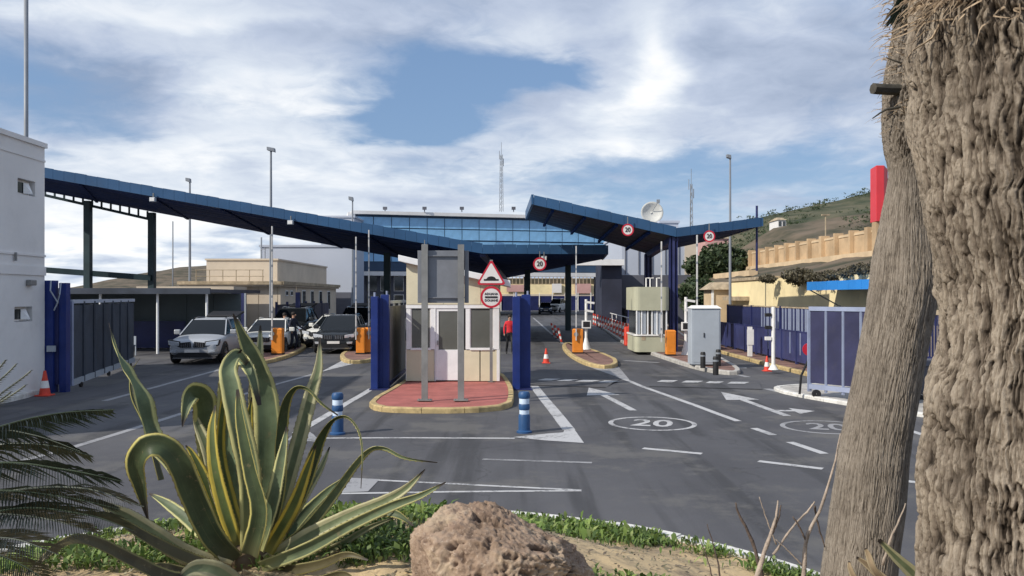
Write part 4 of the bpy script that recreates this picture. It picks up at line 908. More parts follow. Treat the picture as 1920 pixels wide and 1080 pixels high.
# ================================================================== BARRIERS
M['arm'] = mat('arm_grey_white', (0.58,0.57,0.56), 0.5, 0.1, 3, dirt=0.15)
def barrier(px, py, h, arm_h, label, arm_dx=-0.12, wide=0.42, lean=0.0, m='orange'):
    g = G(px, py, 0.13 if px != 9999 else 0); t = thing('boom_barrier', label, 'barrier', g, group='orange barrier cabinets with raised arms')
    mb = MB(); mb.box(g.x-wide/2,g.x+wide/2,g.y-0.19,g.y+0.19,g.z+0.04,g.z+h-0.06); mb.build('cabinet', M[m], parent=t, bevel=0.015)
    mb = MB(); mb.box(g.x-wide/2-0.02,g.x+wide/2+0.02,g.y-0.21,g.y+0.21,g.z,g.z+0.04); mb.build('plinth', M['black'], parent=t)
    mb = MB(); mb.hexa([(g.x-wide/2-0.01,g.y-0.2,g.z+h-0.06),(g.x+wide/2+0.01,g.y-0.2,g.z+h-0.06),(g.x+wide/2+0.01,g.y+0.2,g.z+h-0.06),(g.x-wide/2-0.01,g.y+0.2,g.z+h-0.06)],[(g.x-wide/2+0.04,g.y-0.15,g.z+h),(g.x+wide/2-0.04,g.y-0.15,g.z+h),(g.x+wide/2-0.04,g.y+0.15,g.z+h),(g.x-wide/2+0.04,g.y+0.15,g.z+h)]); mb.build('lid', M[m], parent=t)
    mb = MB(); mb.box(g.x-wide/2+0.05,g.x+wide/2-0.05,g.y-0.196,g.y-0.191,g.z+0.12,g.z+h-0.2); mb.build('door_panel', M[m], parent=t)
    a = g+Vector((arm_dx,-0.24,h-0.22)); b = a+Vector((lean,0,arm_h))
    mb = MB(); mb.beam(a-Vector((0,0,0.25)), b, 0.04, 0.085, up=(0,1,0)); arm = mb.build('arm', M['arm'], parent=t)
    n = int(arm_h/0.55)
    for i in range(n):
        p = a.lerp(b,(i+0.35)/n); q2 = a.lerp(b,(i+0.50)/n); mb = MB(); mb.beam(p, q2, 0.044, 0.089, up=(0,1,0)); mb.build('stripe', M['mast'], parent=arm)
    mb = MB(); mb.ring(a+Vector((0,-0.03,0)), (1,0,0), (0,0,1), 0.01, 0.09, 0.2, 14); mb.build('hub', M['galv'], parent=t)
    return t
barrier(521, 664, 1.05, 4.3, 'orange barrier cabinet with raised arm between the silver car and the standing people', -0.16)
barrier(677, 663, 1.05, 3.9, 'orange barrier cabinet nearer the dark car, left of the close pair', -0.16, 0.34)
barrier(689, 662, 1.05, 4.2, 'orange barrier cabinet touching the blue portal post, right of the close pair', 0.10, 0.30)
barrier(1083, 662, 1.0, 3.6, 'orange barrier cabinet with raised arm on the small median island', -0.08)
barrier(1257, 666, 1.0, 3.7, 'orange barrier cabinet with raised arm in front of the dark canopy column', -0.40, 0.36)
barrier(1303, 676, 0.95, 3.8, 'orange barrier cabinet with raised arm half hidden by the grey cabinet', 0.02, 0.36)

def equip_post(px, py, h, label, kind='card'):
    g = G(px, py, 0.13); t = thing('reader_post', label, 'post', g)
    mb = MB(); mb.tube([g, g+Vector((0,0,h))], 0.06, 10); mb.build('pole', M['refl'], parent=t)
    mb = MB(); mb.box(g.x-0.2,g.x+0.2,g.y-0.16,g.y-0.07,g.z+h*0.42,g.z+h*0.42+0.34); mb.build('head_box', M['refl'], parent=t, bevel=0.01)
    mb = MB(); mb.box(g.x-0.15,g.x+0.15,g.y-0.17,g.y-0.161,g.z+h*0.42+0.06,g.z+h*0.42+0.3); mb.build('screen', M['black'], parent=t)
    for zf, w in ((0.78,0.32),(0.95,0.36)):
        mb = MB(); mb.beam(g+Vector((-0.05,-0.02,h*zf)), g+Vector((w,-0.02,h*zf-0.06)), 0.08, 0.09); mb.build('arm', M['refl'], parent=t)
    mb = MB(); mb.lathe([(0.2,0),(0.18,0.06),(0.10,0.35),(0.07,0.5)], g, 14); mb.build('foot', M['refl'], parent=t, smooth='auto')
    return t
equip_post(1286, 665, 2.3, 'white equipment post with arms and small screen between column and grey cabinet'); equip_post(1099, 655, 2.2, 'white reader post with small black screen beside the median barrier')
# grey cabinet
g = G(1320, 684, 0.13); t = thing('grey_cabinet', 'tall pale grey utility cabinet on the right island with black bollards around it', 'cabinet', g)
w = 0.98; h = 1.92
mb = MB(); mb.box(g.x-w/2,g.x+w/2,g.y-0.3,g.y+0.3,g.z+0.03,g.z+h); mb.build('body', M['cabinet'], parent=t, bevel=0.02)
mb = MB(); mb.hexa([(g.x-w/2-0.03,g.y-0.34,g.z+h),(g.x+w/2+0.03,g.y-0.34,g.z+h),(g.x+w/2+0.03,g.y+0.34,g.z+h),(g.x-w/2-0.03,g.y+0.34,g.z+h)],[(g.x-w/2+0.1,g.y-0.2,g.z+h+0.1),(g.x+w/2-0.1,g.y-0.2,g.z+h+0.1),(g.x+w/2-0.1,g.y+0.2,g.z+h+0.1),(g.x-w/2+0.1,g.y+0.2,g.z+h+0.1)]); mb.build('lid', M['refl'], parent=t)
mb = MB(); mb.box(g.x-w/2+0.05,g.x+w/2-0.05,g.y-0.312,g.y-0.302,g.z+0.1,g.z+h-0.08); mb.build('door', M['cabinet'], parent=t, bevel=0.006)
mb = MB(); mb.box(g.x-0.09,g.x-0.06,g.y-0.335,g.y-0.309,g.z+0.95,g.z+1.1); mb.build('handle', M['black'], parent=t)
def short_post(px, py, h, label, r=0.085):
    g = G(px, py, 0.13); t = thing('black_bollard', label, 'bollard', g, group='short black bollards round the grey cabinet')
    mb = MB(); mb.lathe([(r,0),(r,h-0.05),(r*0.8,h),(0.01,h+0.005)], g, 14); mb.build('post', M['black'], parent=t, smooth='auto')
    mb = MB(); mb.lathe([(r+0.004,h*0.72),(r+0.004,h*0.82)], g, 14); mb.build('band', M['mast'], parent=t)
short_post(1318, 690, 0.52, 'short black bollard at the left foot of the grey cabinet'); short_post(1342, 703, 0.55, 'short black bollard nearest the tip of the right island'); short_post(1347, 686, 0.55, 'short black bollard behind the nearest one, right of the grey cabinet')

# ================================================================== RIGHT BOOTH
g = G(1222, 660, 0.13); YR = g.y; k3 = YR/F; w = 62*k3; D = 2.4
t = thing('booth', 'small olive cream booth with rounded corners under the right canopy', 'booth', (g.x, YR+D/2, 0.13))
xa, xb = g.x-w/2, g.x+w/2; z1, z2, z3 = CH-(628-HZ)*k3, CH-(582-HZ)*k3, CH-(538-HZ)*k3
def rr(x0,x1,y0,y1,r,n=5):
    out = []
    for cx_, cy_, a0 in ((x1-r,y1-r,0),(x0+r,y1-r,90),(x0+r,y0+r,180),(x1-r,y0+r,270)):
        for i in range(n+1): a = R(a0+90*i/n); out.append((cx_+r*math.cos(a), cy_+r*math.sin(a)))
    return out
mb = MB(); mb.prism(rr(xa,xb,YR,YR+D,0.2), 0.13, z1-0.04); mb.build('lower_wall', M['green_booth'], parent=t)
mb = MB(); mb.prism(rr(xa-0.04,xb+0.04,YR-0.04,YR+D+0.04,0.22), z1-0.04, z1+0.02); mb.build('sill', M['refl'], parent=t)
mb = MB(); mb.prism(rr(xa+0.05,xb-0.05,YR+0.05,YR+D-0.05,0.2), z1+0.02, z2); mb.build('glazing', M['glass'], parent=t)
for u in (0.0,0.16,0.36,0.5,0.66,0.82,0.97):
    x = xa+0.04+(w-0.1)*u; mb = MB(); mb.box(x,x+0.05,YR+0.0,YR+0.06,z1+0.02,z2); mb.build('mullion', M['white'], parent=t)
for a_, b_ in ((0.05,0.15),(0.2,0.33),(0.56,0.64),(0.70,0.8)):
    mb = MB(); mb.box(xa+w*a_,xa+w*b_,YR+0.03,YR+0.045,z1+0.04,z2-0.02); mb.build('blind', M['cabinet'], parent=t)
mb = MB(); mb.prism(rr(xa-0.06,xb+0.06,YR-0.06,YR+D+0.06,0.26), z2, z3); mb.build('fascia', M['green_booth'], parent=t)
for dx in (-0.15,0.02,0.3):
    mb = MB(); mb.tube([(g.x+dx,YR+0.5,z3),(g.x+dx,YR+0.5,z3+0.38),(g.x+dx+0.14,YR+0.5,z3+0.38)],0.03,6); mb.build('vent_pipe', M['refl'], parent=t)
mb = MB(); mb.box(g.x-0.42,g.x-0.26,YR-0.01,YR-0.001,0.62,0.8); mb.build('wall_box', M['stone'], parent=t)
# red and white water barriers left of that booth, delineators, cones
def cone(loc, h, label, group=None, m='cone_red'):
    t = thing('traffic_cone', label, 'traffic cone', loc, group=group); s = h/0.7; g = Vector(loc)
    mb = MB(); mb.cbox(g, 0.38*s, 0.38*s, 0.035*s); mb.build('base', M[m], parent=t, bevel=0.01)
    mb = MB(); mb.lathe([(0.15*s,0.035*s),(0.118*s,0.22*s)], g, 16); mb.build('lower_body', M[m], parent=t, smooth='auto')
    mb = MB(); mb.lathe([(0.119*s,0.221*s),(0.084*s,0.42*s)], g, 16); mb.build('reflective_band', M['refl'], parent=t, smooth='auto')
    mb = MB(); mb.lathe([(0.083*s,0.421*s),(0.035*s,0.68*s),(0.03*s,0.7*s),(0.005,0.7*s)], g, 16); mb.build('tip', M[m], parent=t, smooth='auto')
    return t
cone(G(1024,681), 0.55, 'red cone with white band standing alone in the lane right of the blue post')
cone(G(1438,696), 0.5, 'red cone with white band near the white camera pole on the right')
cone(G(84,742), 0.62, 'red cone at the corner of the white building')
def delineator(px, py, h, label, grp, lean=0.0):
    g = G(px, py); t = thing('delineator', label, 'lane post', g, group=grp)
    n = 5
    for i in range(n):
        a, b = h*i/n, h*(i+1)/n; mb = MB(); p = g+Vector((lean*a,0,a+0.03)); q2 = g+Vector((lean*b,0,b+0.03)); mb.tube([p, q2], 0.055, 8); mb.build('band', M['cone_red'] if i%2 == 0 else M['refl'], parent=t)
    mb = MB(); mb.cbox(g, 0.3, 0.3, 0.035); mb.build('base', M['black'], parent=t)
for i, (px, py) in enumerate(((1039,629),(1046,635),(1053,642))): delineator(px, py, 0.75, ['farthest of the three leaning red and white posts left of the median','middle one of the three leaning red and white posts left of the median','nearest of the three leaning red and white posts left of the median'][i], 'red and white posts left of the median', -0.25)
ords = ['first','second','third','fourth','fifth','sixth','seventh','eighth','ninth','tenth','eleventh','twelfth','thirteenth','fourteenth','fifteenth']
for i in range(15):
    u = i/14; px, py = lerp(1113,1186,u**1.15), lerp(609,646,u**1.2)
    delineator(px, py, 0.95, f'{ords[i]} red and white post from the far end of the row by the right booth', 'row of red and white posts by the right booth')
def water_barrier(px, py, m, label):
    g = G(px, py); t = thing('water_barrier', label, 'barrier', g, group='plastic road barriers by the right booth')
    mb = MB(); W = 0.28; L = 0.55
    mb.hexa([(g.x-L/2,g.y-W,0),(g.x+L/2,g.y-W,0),(g.x+L/2,g.y+W,0),(g.x-L/2,g.y+W,0)],[(g.x-L/2,g.y-0.1,0.95),(g.x+L/2,g.y-0.1,0.95),(g.x+L/2,g.y+0.1,0.95),(g.x-L/2,g.y+0.1,0.95)]); mb.build('body', M[m], parent=t, bevel=0.05)
    mb = MB(); mb.lathe([(0.06,0.96),(0.06,1.0),(0.01,1.0)], g, 10); mb.build('cap', M['black'], parent=t)
water_barrier(1181, 648, 'cone_red', 'red plastic road barrier left of the olive booth'); water_barrier(1194, 652, 'refl', 'white plastic road barrier touching the olive booth')
# long white handrail behind the row
mb = MB(); a = G(1120,600); b = G(1188,632); 
for z in (0.5,1.0): mb.tube([a+Vector((0.3,1,z)), b+Vector((0.45,3,z))],0.035,6)
for i in range(9):
    p = (a+Vector((0.3,1,0))).lerp(b+Vector((0.45,3,0)), i/8); mb.tube([p,p+Vector((0,0,1.0))],0.03,6)
tag(mb.build('handrail', M['refl']), 'white tubular handrail along the far pavement behind the red and white posts', 'handrail')
t = thing('blue_fence', 'low blue panel fence along the far right lane before the dark portal', 'fence', (10,62,0))
for i in range(9):
    a = Vector((9.6,50,0)).lerp(Vector((11.0,98,0)), i/9); b = Vector((9.6,50,0)).lerp(Vector((11.0,98,0)), (i+1)/9)
    mb = MB(); mb.beam(a+Vector((0,0.05,0.75)), b+Vector((0,-0.05,0.75)), 0.06, 1.3); mb.build('panel', M['navy'] if i > 3 else M['purple'], parent=t)
    mb = MB(); mb.box(a.x-0.05,a.x+0.05,a.y-0.04,a.y+0.04,0,1.55); mb.build('post', M['pale_blue'], parent=t)

# ================================================================== POLES, MASTS
def lamp_post(px, ytop, Y, label, heads=1, r=0.09, ybase=0.0):
    a = P(px, ytop, Y); t = thing('lamp_post', label, 'lamp post', (a.x,Y,0), group='tall lamp posts behind the canopies')
    mb = MB(); mb.tube([(a.x,Y,0),(a.x,Y,a.z*0.5),(a.x,Y,a.z)],[r*1.15,r*0.95,r*0.65],10); mb.build('pole', M['mast'], parent=t, smooth='auto')
    k_ = Y/60
    for i in range(heads):
        dx = (-0.10 if i == 0 else 0.16)*k_; z = a.z-0.05*i; c = Vector((a.x+dx, Y, z)); w_ = 0.17*k_
        mb = MB(); mb.hexa([c+Vector((-w_,-w_,-w_*0.9)), c+Vector((w_,-w_,-w_*1.5)), c+Vector((w_,w_,-w_*1.5)), c+Vector((-w_,w_,-w_*0.9))], [c+Vector((-w_*1.1,-w_,w_*0.6)), c+Vector((w_*0.8,-w_,w_*0.3)), c+Vector((w_*0.8,w_,w_*0.3)), c+Vector((-w_*1.1,w_,w_*0.6))]); mb.build('lamp_head', M['mast'], parent=t, bevel=0.03)
    mb = MB(); mb.box(a.x-0.2,a.x+0.2,Y-0.2,Y+0.2,0,0.04); mb.build('base_plate', M['mast'], parent=t)
lamp_post(508,278,58,'tallest lamp post, rising in front of the cream building', 2, 0.11)
lamp_post(356,336,68,'lamp post with floodlight head above the left canopy columns', 1, 0.11)
lamp_post(661,371,84,'short looking far lamp post at the left end of the glass building', 1, 0.10)
lamp_post(1369,292,44,'tall lamp post with twin head right of the right canopy', 1, 0.075)
a = P(49,-60,24); mb = MB(); mb.tube([(a.x,24,0),(a.x,24,a.z)],0.06,10); tag(mb.build('tall_pole', M['mast'], smooth='auto'), 'very tall bare pole rising above the white building roof', 'pole')
a = P(324,415,72); mb = MB(); mb.tube([(a.x,72,0),(a.x,72,a.z)],0.06,8); tag(mb.build('thin_pole', M['mast'], smooth='auto'), 'thin plain pole between the left canopy column and the second lamp post', 'pole')
a = P(490,445,80); mb = MB(); mb.tube([(a.x,80,0),(a.x,80,a.z)],0.08,8); tag(mb.build('thin_pole', M['mast'], smooth='auto'), 'thin plain pole behind the cream block roof aerial', 'pole')
def mast(px, y0, y1, Y, label, w=0.35):
    a, b = P(px,y1,Y), P(px,y0,Y); t = thing('lattice_mast', label, 'mast', a); h = b.z-a.z; n = int(h/0.7)
    cs = [(-w/2,-w/3),(w/2,-w/3),(0,w/2)]
    for dx, dy in cs: mb = MB(); mb.tube([a+Vector((dx,dy,0)), a+Vector((dx*0.6,dy*0.6,h))],0.035,5); mb.build('leg', M['mast'], parent=t)
    mb = MB()
    for i in range(n):
        for j in range(3):
            p, q2 = cs[j], cs[(j+1)%3]; s0, s1 = 1-0.4*i/n, 1-0.4*(i+1)/n
            mb.tube([a+Vector((p[0]*s0,p[1]*s0,h*i/n)), a+Vector((q2[0]*s1,q2[1]*s1,h*(i+1)/n))],0.02,4,cap=False)
    mb.build('bracing', M['mast'], parent=t)
    mb = MB(); mb.tube([a+Vector((0,0,h)), a+Vector((0,0,h+1.6))],0.03,5); mb.tube([a+Vector((-0.25,0,h-0.6)), a+Vector((-0.25,0,h+0.5))],0.04,5); mb.tube([a+Vector((0.25,0,h-1.5)), a+Vector((0.25,0,h-0.5))],0.05,5); mb.build('antenna', M['mast'], parent=t)
mast(940, 290, 397, 104, 'grey lattice antenna mast on the glass building roof', 0.5)
mast(1296, 345, 440, 84, 'slim antenna mast with small dishes behind the right canopy', 0.3)
t = thing('satellite_dish', 'large pale satellite dish on the grey roof behind the right canopy', 'dish', P(1222,440,80))
c = P(1222,399,79.5); prof = []
mb = MB(); n = 26; vs = []; fs = []; Rd = 1.12
for i in range(7):
    r_ = Rd*i/6
    for kk in range(n): th = 2*math.pi*kk/n; vs.append(c+Vector((r_*math.cos(th), -0.35*(r_/Rd)**2+0.1, r_*math.sin(th)*0.97)))
for i in range(6):
    for kk in range(n): fs.append((i*n+kk,i*n+(kk+1)%n,(i+1)*n+(kk+1)%n,(i+1)*n+kk))
mb.add(vs, fs); d = mb.build('reflector', M['dish'], parent=t, smooth=True); so_ = d.modifiers.new('s','SOLIDIFY'); so_.thickness = 0.05
mb = MB(); mb.tube([c+Vector((0,0.2,-2.4)), c+Vector((0,0.2,-0.3)), c+Vector((0,0.1,0))],0.12,8); mb.build('stand', M['mast'], parent=t)
mb = MB(); mb.tube([c+Vector((0.1,0,0.2)), c+Vector((0.45,-0.9,0.95))],0.03,6); mb.box(c.x+0.32,c.x+0.62,c.y-1.05,c.y-0.8,c.z+0.85,c.z+1.2); mb.build('feed_arm', M['mast'], parent=t)

# ================================================================== RIGHT FENCES, WALLS
t = thing('panel_fence', 'low solid violet blue panel fence along the right pavement', 'fence', (9.85,32,0.12))
ys = [24.6+i*1.52 for i in range(11)]
for i in range(10):
    mb = MB(); mb.box(9.82,9.87,ys[i]+0.03,ys[i+1]-0.03,0.2,1.22); mb.build('panel', M['blue_panel'] if 'blue_panel' in M else M['purple'], parent=t)
    mb = MB(); mb.box(9.79,9.90,ys[i]-0.04,ys[i]+0.028,0.12,1.27); mb.build('post', M['purple'], parent=t)
    mb = MB(); mb.box(9.81,9.88,ys[i]+0.03,ys[i+1]-0.042,1.22,1.26); mb.build('top_rail', M['navy'], parent=t)
for i, y in enumerate((25.6,26.3,27.2,28.2,30.6,33.0)):
    mb = MB(); mb.box(9.80,9.817,y,y+0.05,0.45,1.2); mb.build('batten', M['pale_blue'], parent=t)
t = thing('bar_fence', 'taller barred fence with pale and violet uprights behind the low panels', 'fence', (10.3,32,0.12))
bm_ = MB(); bm_.box(-0.02,0.02,-0.026,0.026,0,1.8); pr = None; y = 23.3; i = 0
for y in np.arange(23.3, 38.2, 0.17):
    if pr is None: pr = bm_.build('bar', M['pale_blue'], parent=t, world=False); o = pr
    else: o = pr.copy(); COL.objects.link(o)
    i += 1
    if i == 2: pr2 = o; o.data = o.data.copy(); o.data.materials[0] = M['purple']
    elif i > 2 and (i%5 in (0,2) or y > 33): o.data = pr2.data
    o.location = (10.3-LOC[t.name].x, y-32, 0.15)
for z in (0.2, 1.9):
    mb = MB(); mb.box(10.27,10.33,23.2,38.2,0.12+z,0.12+z+0.05); mb.build('rail', M['stone'] if z > 1 else M['navy'], parent=t)
for y in (23.2, 26.9, 30.6, 34.3, 38.1):
    mb = MB(); mb.box(10.24,10.36,y-0.06,y+0.06,0.1,2.08); mb.build('post', M['navy'], parent=t)
t = thing('bar_fence', 'short run of barred fence seen between the two trunks', 'fence', (10.4,19,0.1))
pr = None
for y in np.arange(16.0, 21.6, 0.14):
    if pr is None: pr = bm_.build('bar', M['navy'], parent=t, world=False); o = pr
    else: o = pr.copy(); COL.objects.link(o)
    o.location = (0, y-19, 0.1)
mb = MB(); mb.box(10.37,10.43,15.9,21.8,2.0,2.12); mb.build('rail', M['stone'], parent=t); mb = MB(); mb.box(10.37,10.43,15.9,21.8,0.9,0.95); mb.build('rail', M['navy'], parent=t)
# screened gate on wheels
t = thing('wheeled_gate', 'violet screened gate on wheels with pale blue frame beside the trunk', 'gate', (8,18,0.08))
a, b = Vector((7.12,19.15,0.1)), Vector((8.42,17.42,0.1)); n = 5; d = (b-a)/n; z = 2.12
for i in range(n):
    p, q2 = a+d*i, a+d*(i+1); e = d.normalized()*0.035
    mb = MB(); mb.beam(p+e+Vector((0,0,1.15)), q2-e+Vector((0,0,1.15)), 0.025, 1.72); mb.build('screen_panel', M['mesh_violet'] if i%3 else M['mesh_vb'] if 'mesh_vb' in M else M['mesh_violet'], parent=t)
for i in range(n+1):
    p = a+d*i; mb = MB(); w_ = 0.05 if i else 0.085; mb.beam(p+Vector((0,0,0.08)), p+Vector((0,0,z-0.1)), w_, 0.06, up=(0,1,0)); mb.build('upright', M['pale_blue'], parent=t)
mb = MB(); mb.beam(a+Vector((0,0,z-0.06)), b+Vector((0,0,z-0.06)), 0.07, 0.10); mb.build('top_rail', M['pale_blue'], parent=t)
mb = MB(); mb.beam(a+Vector((0,0,0.2)), b+Vector((0,0,0.2)), 0.08, 0.11); mb.build('bottom_rail', M['pale_blue'], parent=t)
for u in (0.08, 0.95):
    p = a.lerp(b,u); mb = MB(); mb.ring(p+Vector((0,-0.06,0.04)), (1,0,0), (0,0,1), 0.02, 0.10, 0.07, 16); mb.build('wheel', M['black'], parent=t)
mb = MB(); mb.tube([a+Vector((0.02,0.03,0.9)), a+Vector((-0.16,0.1,0.45)), a+Vector((-0.2,0.1,0.0))],0.03,6); mb.build('stay', M['black'], parent=t)
mb = MB(); mb.ring(a+Vector((0.36,1.0,1.02)), (1,0,0), (0,0,1), 0.01, 0.16, 0.02, 18); mb.tube([a+Vector((0.36,1.04,-0.1)),a+Vector((0.36,1.04,1.0))],0.02,6); tag(mb.build('round_sign', M['sign_red']), 'small red round sign just behind the left edge of the wheeled gate', 'sign')
# cart / container between trunks
g = G(1738, 752); t = thing('waste_container', 'grey wheeled waste container between the two trunks', 'container', g)
mb = MB(); mb.hexa([(g.x-0.42,g.y-0.35,0.2),(g.x+0.42,g.y-0.35,0.2),(g.x+0.42,g.y+0.35,0.2),(g.x-0.42,g.y+0.35,0.2)],[(g.x-0.55,g.y-0.45,0.85),(g.x+0.55,g.y-0.45,0.85),(g.x+0.55,g.y+0.45,0.85),(g.x-0.55,g.y+0.45,0.85)]); mb.build('bin', M['grey_dark'], parent=t, bevel=0.03)
mb = MB(); mb.hexa([(g.x-0.58,g.y-0.48,0.851),(g.x+0.58,g.y-0.48,0.851),(g.x+0.58,g.y+0.48,0.851),(g.x-0.58,g.y+0.48,0.851)],[(g.x-0.5,g.y-0.4,0.97),(g.x+0.5,g.y-0.4,0.97),(g.x+0.5,g.y+0.4,0.97),(g.x-0.5,g.y+0.4,0.97)]); mb.build('lid', M['grey_dark'], parent=t, bevel=0.02)
for dx in (-0.35,0.35): mb = MB(); mb.ring((g.x+dx,g.y-0.36,0.1),(1,0,0),(0,0,1),0.02,0.1,0.06,14); mb.build('wheel', M['black'], parent=t)
# white camera pole
g = G(1450, 693, 0.12); t = thing('camera_pole', 'white round pole with small camera on the right pavement by the red cone', 'pole', g)
mb = MB(); mb.tube([g, g+Vector((0,0,2.0))], 0.06, 12); mb.build('pole', M['refl'], parent=t, smooth='auto'); mb = MB(); mb.lathe([(0.16,0),(0.14,0.03),(0.065,0.16)], g, 14); mb.build('foot', M['refl'], parent=t)
for z, m_ in ((1.75,'black'),(1.35,'black'),(1.0,'refl')):
    mb = MB(); mb.box(g.x-0.26,g.x-0.08,g.y-0.06,g.y+0.06,g.z+z-0.06,g.z+z+0.05); mb.build('camera' if m_ == 'black' else 'bracket', M[m_], parent=t)
g = G(1406, 668, 0.12); mb = MB(); mb.cbox(g, 0.16, 0.12, 1.15); mb.cbox(g+Vector((0,-0.07,0.45)), 0.26, 0.02, 0.6); tag(mb.build('white_marker', M['refl']), 'narrow white marker board against the low violet fence', 'marker')

t = thing('retaining_wall', 'sunlit cream retaining wall behind the right fences', 'wall', (14.5,40,0))
yy = [15.0,22.0,29.0,36.5,44.0,52.5]
for i in range(5):
    mb = MB(); z_ = 3.42+0.05*math.sin(i*2.1); mb.box(14.4+0.01*(i%2),14.9,yy[i]+0.01,yy[i+1]-0.01,0,z_); mb.build('wall_bay', M['cream_wall'], parent=t)
mb = MB(); mb.box(14.3,14.95,44.4,52.8,3.43,3.6); mb.build('coping', M['stone'], parent=t)
mb = MB(); mb.box(13.8,14.39,48.5,52.4,2.2,2.45); mb.build('ledge', M['stone'], parent=t)
t = thing('gatehouse', 'small stone gate pillar house at the far end of the cream wall', 'building', (13.4,53.5,0))
Yg = 53.0; c0, c1 = P(1336,540,Yg), P(1366,540,Yg); zc2 = P(0,543,Yg).z
mb = MB(); mb.box(c0.x,c1.x+0.4,Yg,Yg+2.4,0,zc2); mb.build('wall', M['ochre_light'], parent=t)
mb = MB(); mb.hexa([(c0.x-0.3,Yg-0.25,zc2),(c1.x+0.7,Yg-0.25,zc2),(c1.x+0.7,Yg+2.6,zc2),(c0.x-0.3,Yg+2.6,zc2)],[(c0.x+0.3,Yg+0.3,zc2+0.5),(c1.x+0.2,Yg+0.3,zc2+0.5),(c1.x+0.2,Yg+2.0,zc2+0.5),(c0.x+0.3,Yg+2.0,zc2+0.5)]); mb.build('roof', M['stone'], parent=t)
mb = MB(); mb.box(c0.x-0.08,c0.x+0.06,Yg-0.1,Yg-0.01,0,zc2); mb.build('white_edge', M['white'], parent=t)  # white strip down the left edge of the front
t = thing('terrace_wall', 'ochre terrace wall with pilasters on the slope above the cream wall', 'wall', (20.5,56,4))
n = 16; Y0, Y1 = 38.8, 75.0; XT = 20.4; zb2 = 4.45; ztp = 6.28
for i in range(n):
    ya = Y0+(Y1-Y0)*(i/n); yb = Y0+(Y1-Y0)*((i+1)/n); mb = MB(); mb.box(XT,XT+0.25,ya+0.18,yb-0.18,zb2,ztp+0.04*math.sin(i)); mb.build('wall_bay', M['ochre_wall'], parent=t)
    wd = 0.22 if i%3 else 0.42
    mb = MB(); mb.box(XT-0.24,XT+0.32,ya-wd/2,ya+wd/2,zb2-0.25,6.40); mb.build('pilaster', M['ochre_wall'], parent=t)
    mb = MB(); mb.box(XT-0.04,XT-0.002,ya+0.2,yb-0.2,ztp-0.2,ztp-0.08); mb.build('band', M['ochre_light'], parent=t)
mb = MB(); mb.box(XT-0.4,XT-0.01,Y0-6,Y1,4.3,5.0); mb.build('footing', M['ochre_light'], parent=t)
mb = MB(); mb.box(XT-3.8,XT-3.2,56,66,3.9,4.3); mb.build('lower_step', M['ochre_light'], parent=t)
t = thing('red_tower', 'tall red sign tower rising behind the smooth trunk', 'sign', P(1655,420,40))
a_, b_ = P(1643,415,40), P(1658,310,40)
mb = MB(); mb.hexa([(a_.x,40,a_.z),(b_.x,40,a_.z),(b_.x+0.6,40.9,a_.z),(a_.x+0.1,40.9,a_.z)],[(a_.x,40,b_.z),(b_.x,40,b_.z),(b_.x+0.6,40.9,b_.z-0.05),(a_.x+0.1,40.9,b_.z-0.05)]); mb.build('body', M['red_tower'], parent=t, bevel=0.02)
mb = MB(); mb.box(a_.x+0.05,b_.x+0.2,40.1,40.6,4.0,a_.z); mb.build('plinth', M['ochre_wall'], parent=t)
t = thing('blue_awning', 'bright blue sloping awning on the cream wall beside the trunk', 'awning', (13.4,29,2.6))
ya_, yb_ = 22.0, 35.2
mb = MB(); mb.hexa([(14.39,yb_,3.10),(14.39,ya_,3.10),(13.0,ya_,2.78),(13.0,yb_,2.78)],[(14.39,yb_,3.15),(14.39,ya_,3.15),(13.0,ya_,2.83),(13.0,yb_,2.83)]); mb.build('cloth', M['awning'], parent=t)
for i in range(12):
    y0_ = ya_+(yb_-ya_)*i/12+0.01; y1_ = ya_+(yb_-ya_)*(i+1)/12-0.01; mb = MB(); mb.box(12.97,12.995,y0_,y1_,2.72,3.08+0.008*(i%2)); mb.build('valance', M['awning'], parent=t)
for y_ in (22.2,28.6,35.0):
    mb = MB(); mb.tube([(13.02,y_,2.74),(14.39,y_,2.0)],0.03,6); mb.build('stay', M['mast'], parent=t)
t = thing('side_wall', 'cream wall top seen between the trunks', 'wall', (12.5,20,2)); 
mb = MB(); mb.box(15.0,15.3,16,27,3.5,4.6); mb.build('wall', M['cream_wall'], parent=t)
for px, py, Y, w_, h_, m_, lab in ((1341,466,110,3.2,2.6,'pink','pink house on the hillside behind the right canopy'),(1463,421,150,1.5,1.5,'sign_white','small white hut on the hillside above the terrace wall')):
    c = P(px,py,Y); t = thing('hill_house', lab, 'house', (c.x,Y,c.z-3)); mb = MB(); mb.box(c.x-w_/2,c.x+w_/2,Y-1,Y+4,c.z-4.5,c.z+h_/2); mb.build('wall', M[m_], parent=t)
    mb = MB(); mb.hexa([(c.x-w_/2-0.2,Y-1.2,c.z+h_/2),(c.x+w_/2+0.2,Y-1.2,c.z+h_/2),(c.x+w_/2+0.2,Y+4.2,c.z+h_/2),(c.x-w_/2-0.2,Y+4.2,c.z+h_/2)],[(c.x-w_/2+0.3,Y+0.5,c.z+h_/2+0.6),(c.x+w_/2-0.3,Y+0.5,c.z+h_/2+0.6),(c.x+w_/2-0.3,Y+2,c.z+h_/2+0.6),(c.x-w_/2+0.3,Y+2,c.z+h_/2+0.6)]); mb.build('roof', M['stone'], parent=t)
    for u in (-0.25,0.25): mb = MB(); mb.box(c.x+u*w_-0.25,c.x+u*w_+0.25,Y-1.05,Y-1.002,c.z-0.4,c.z+0.5); mb.build('window', M['glass'], parent=t)
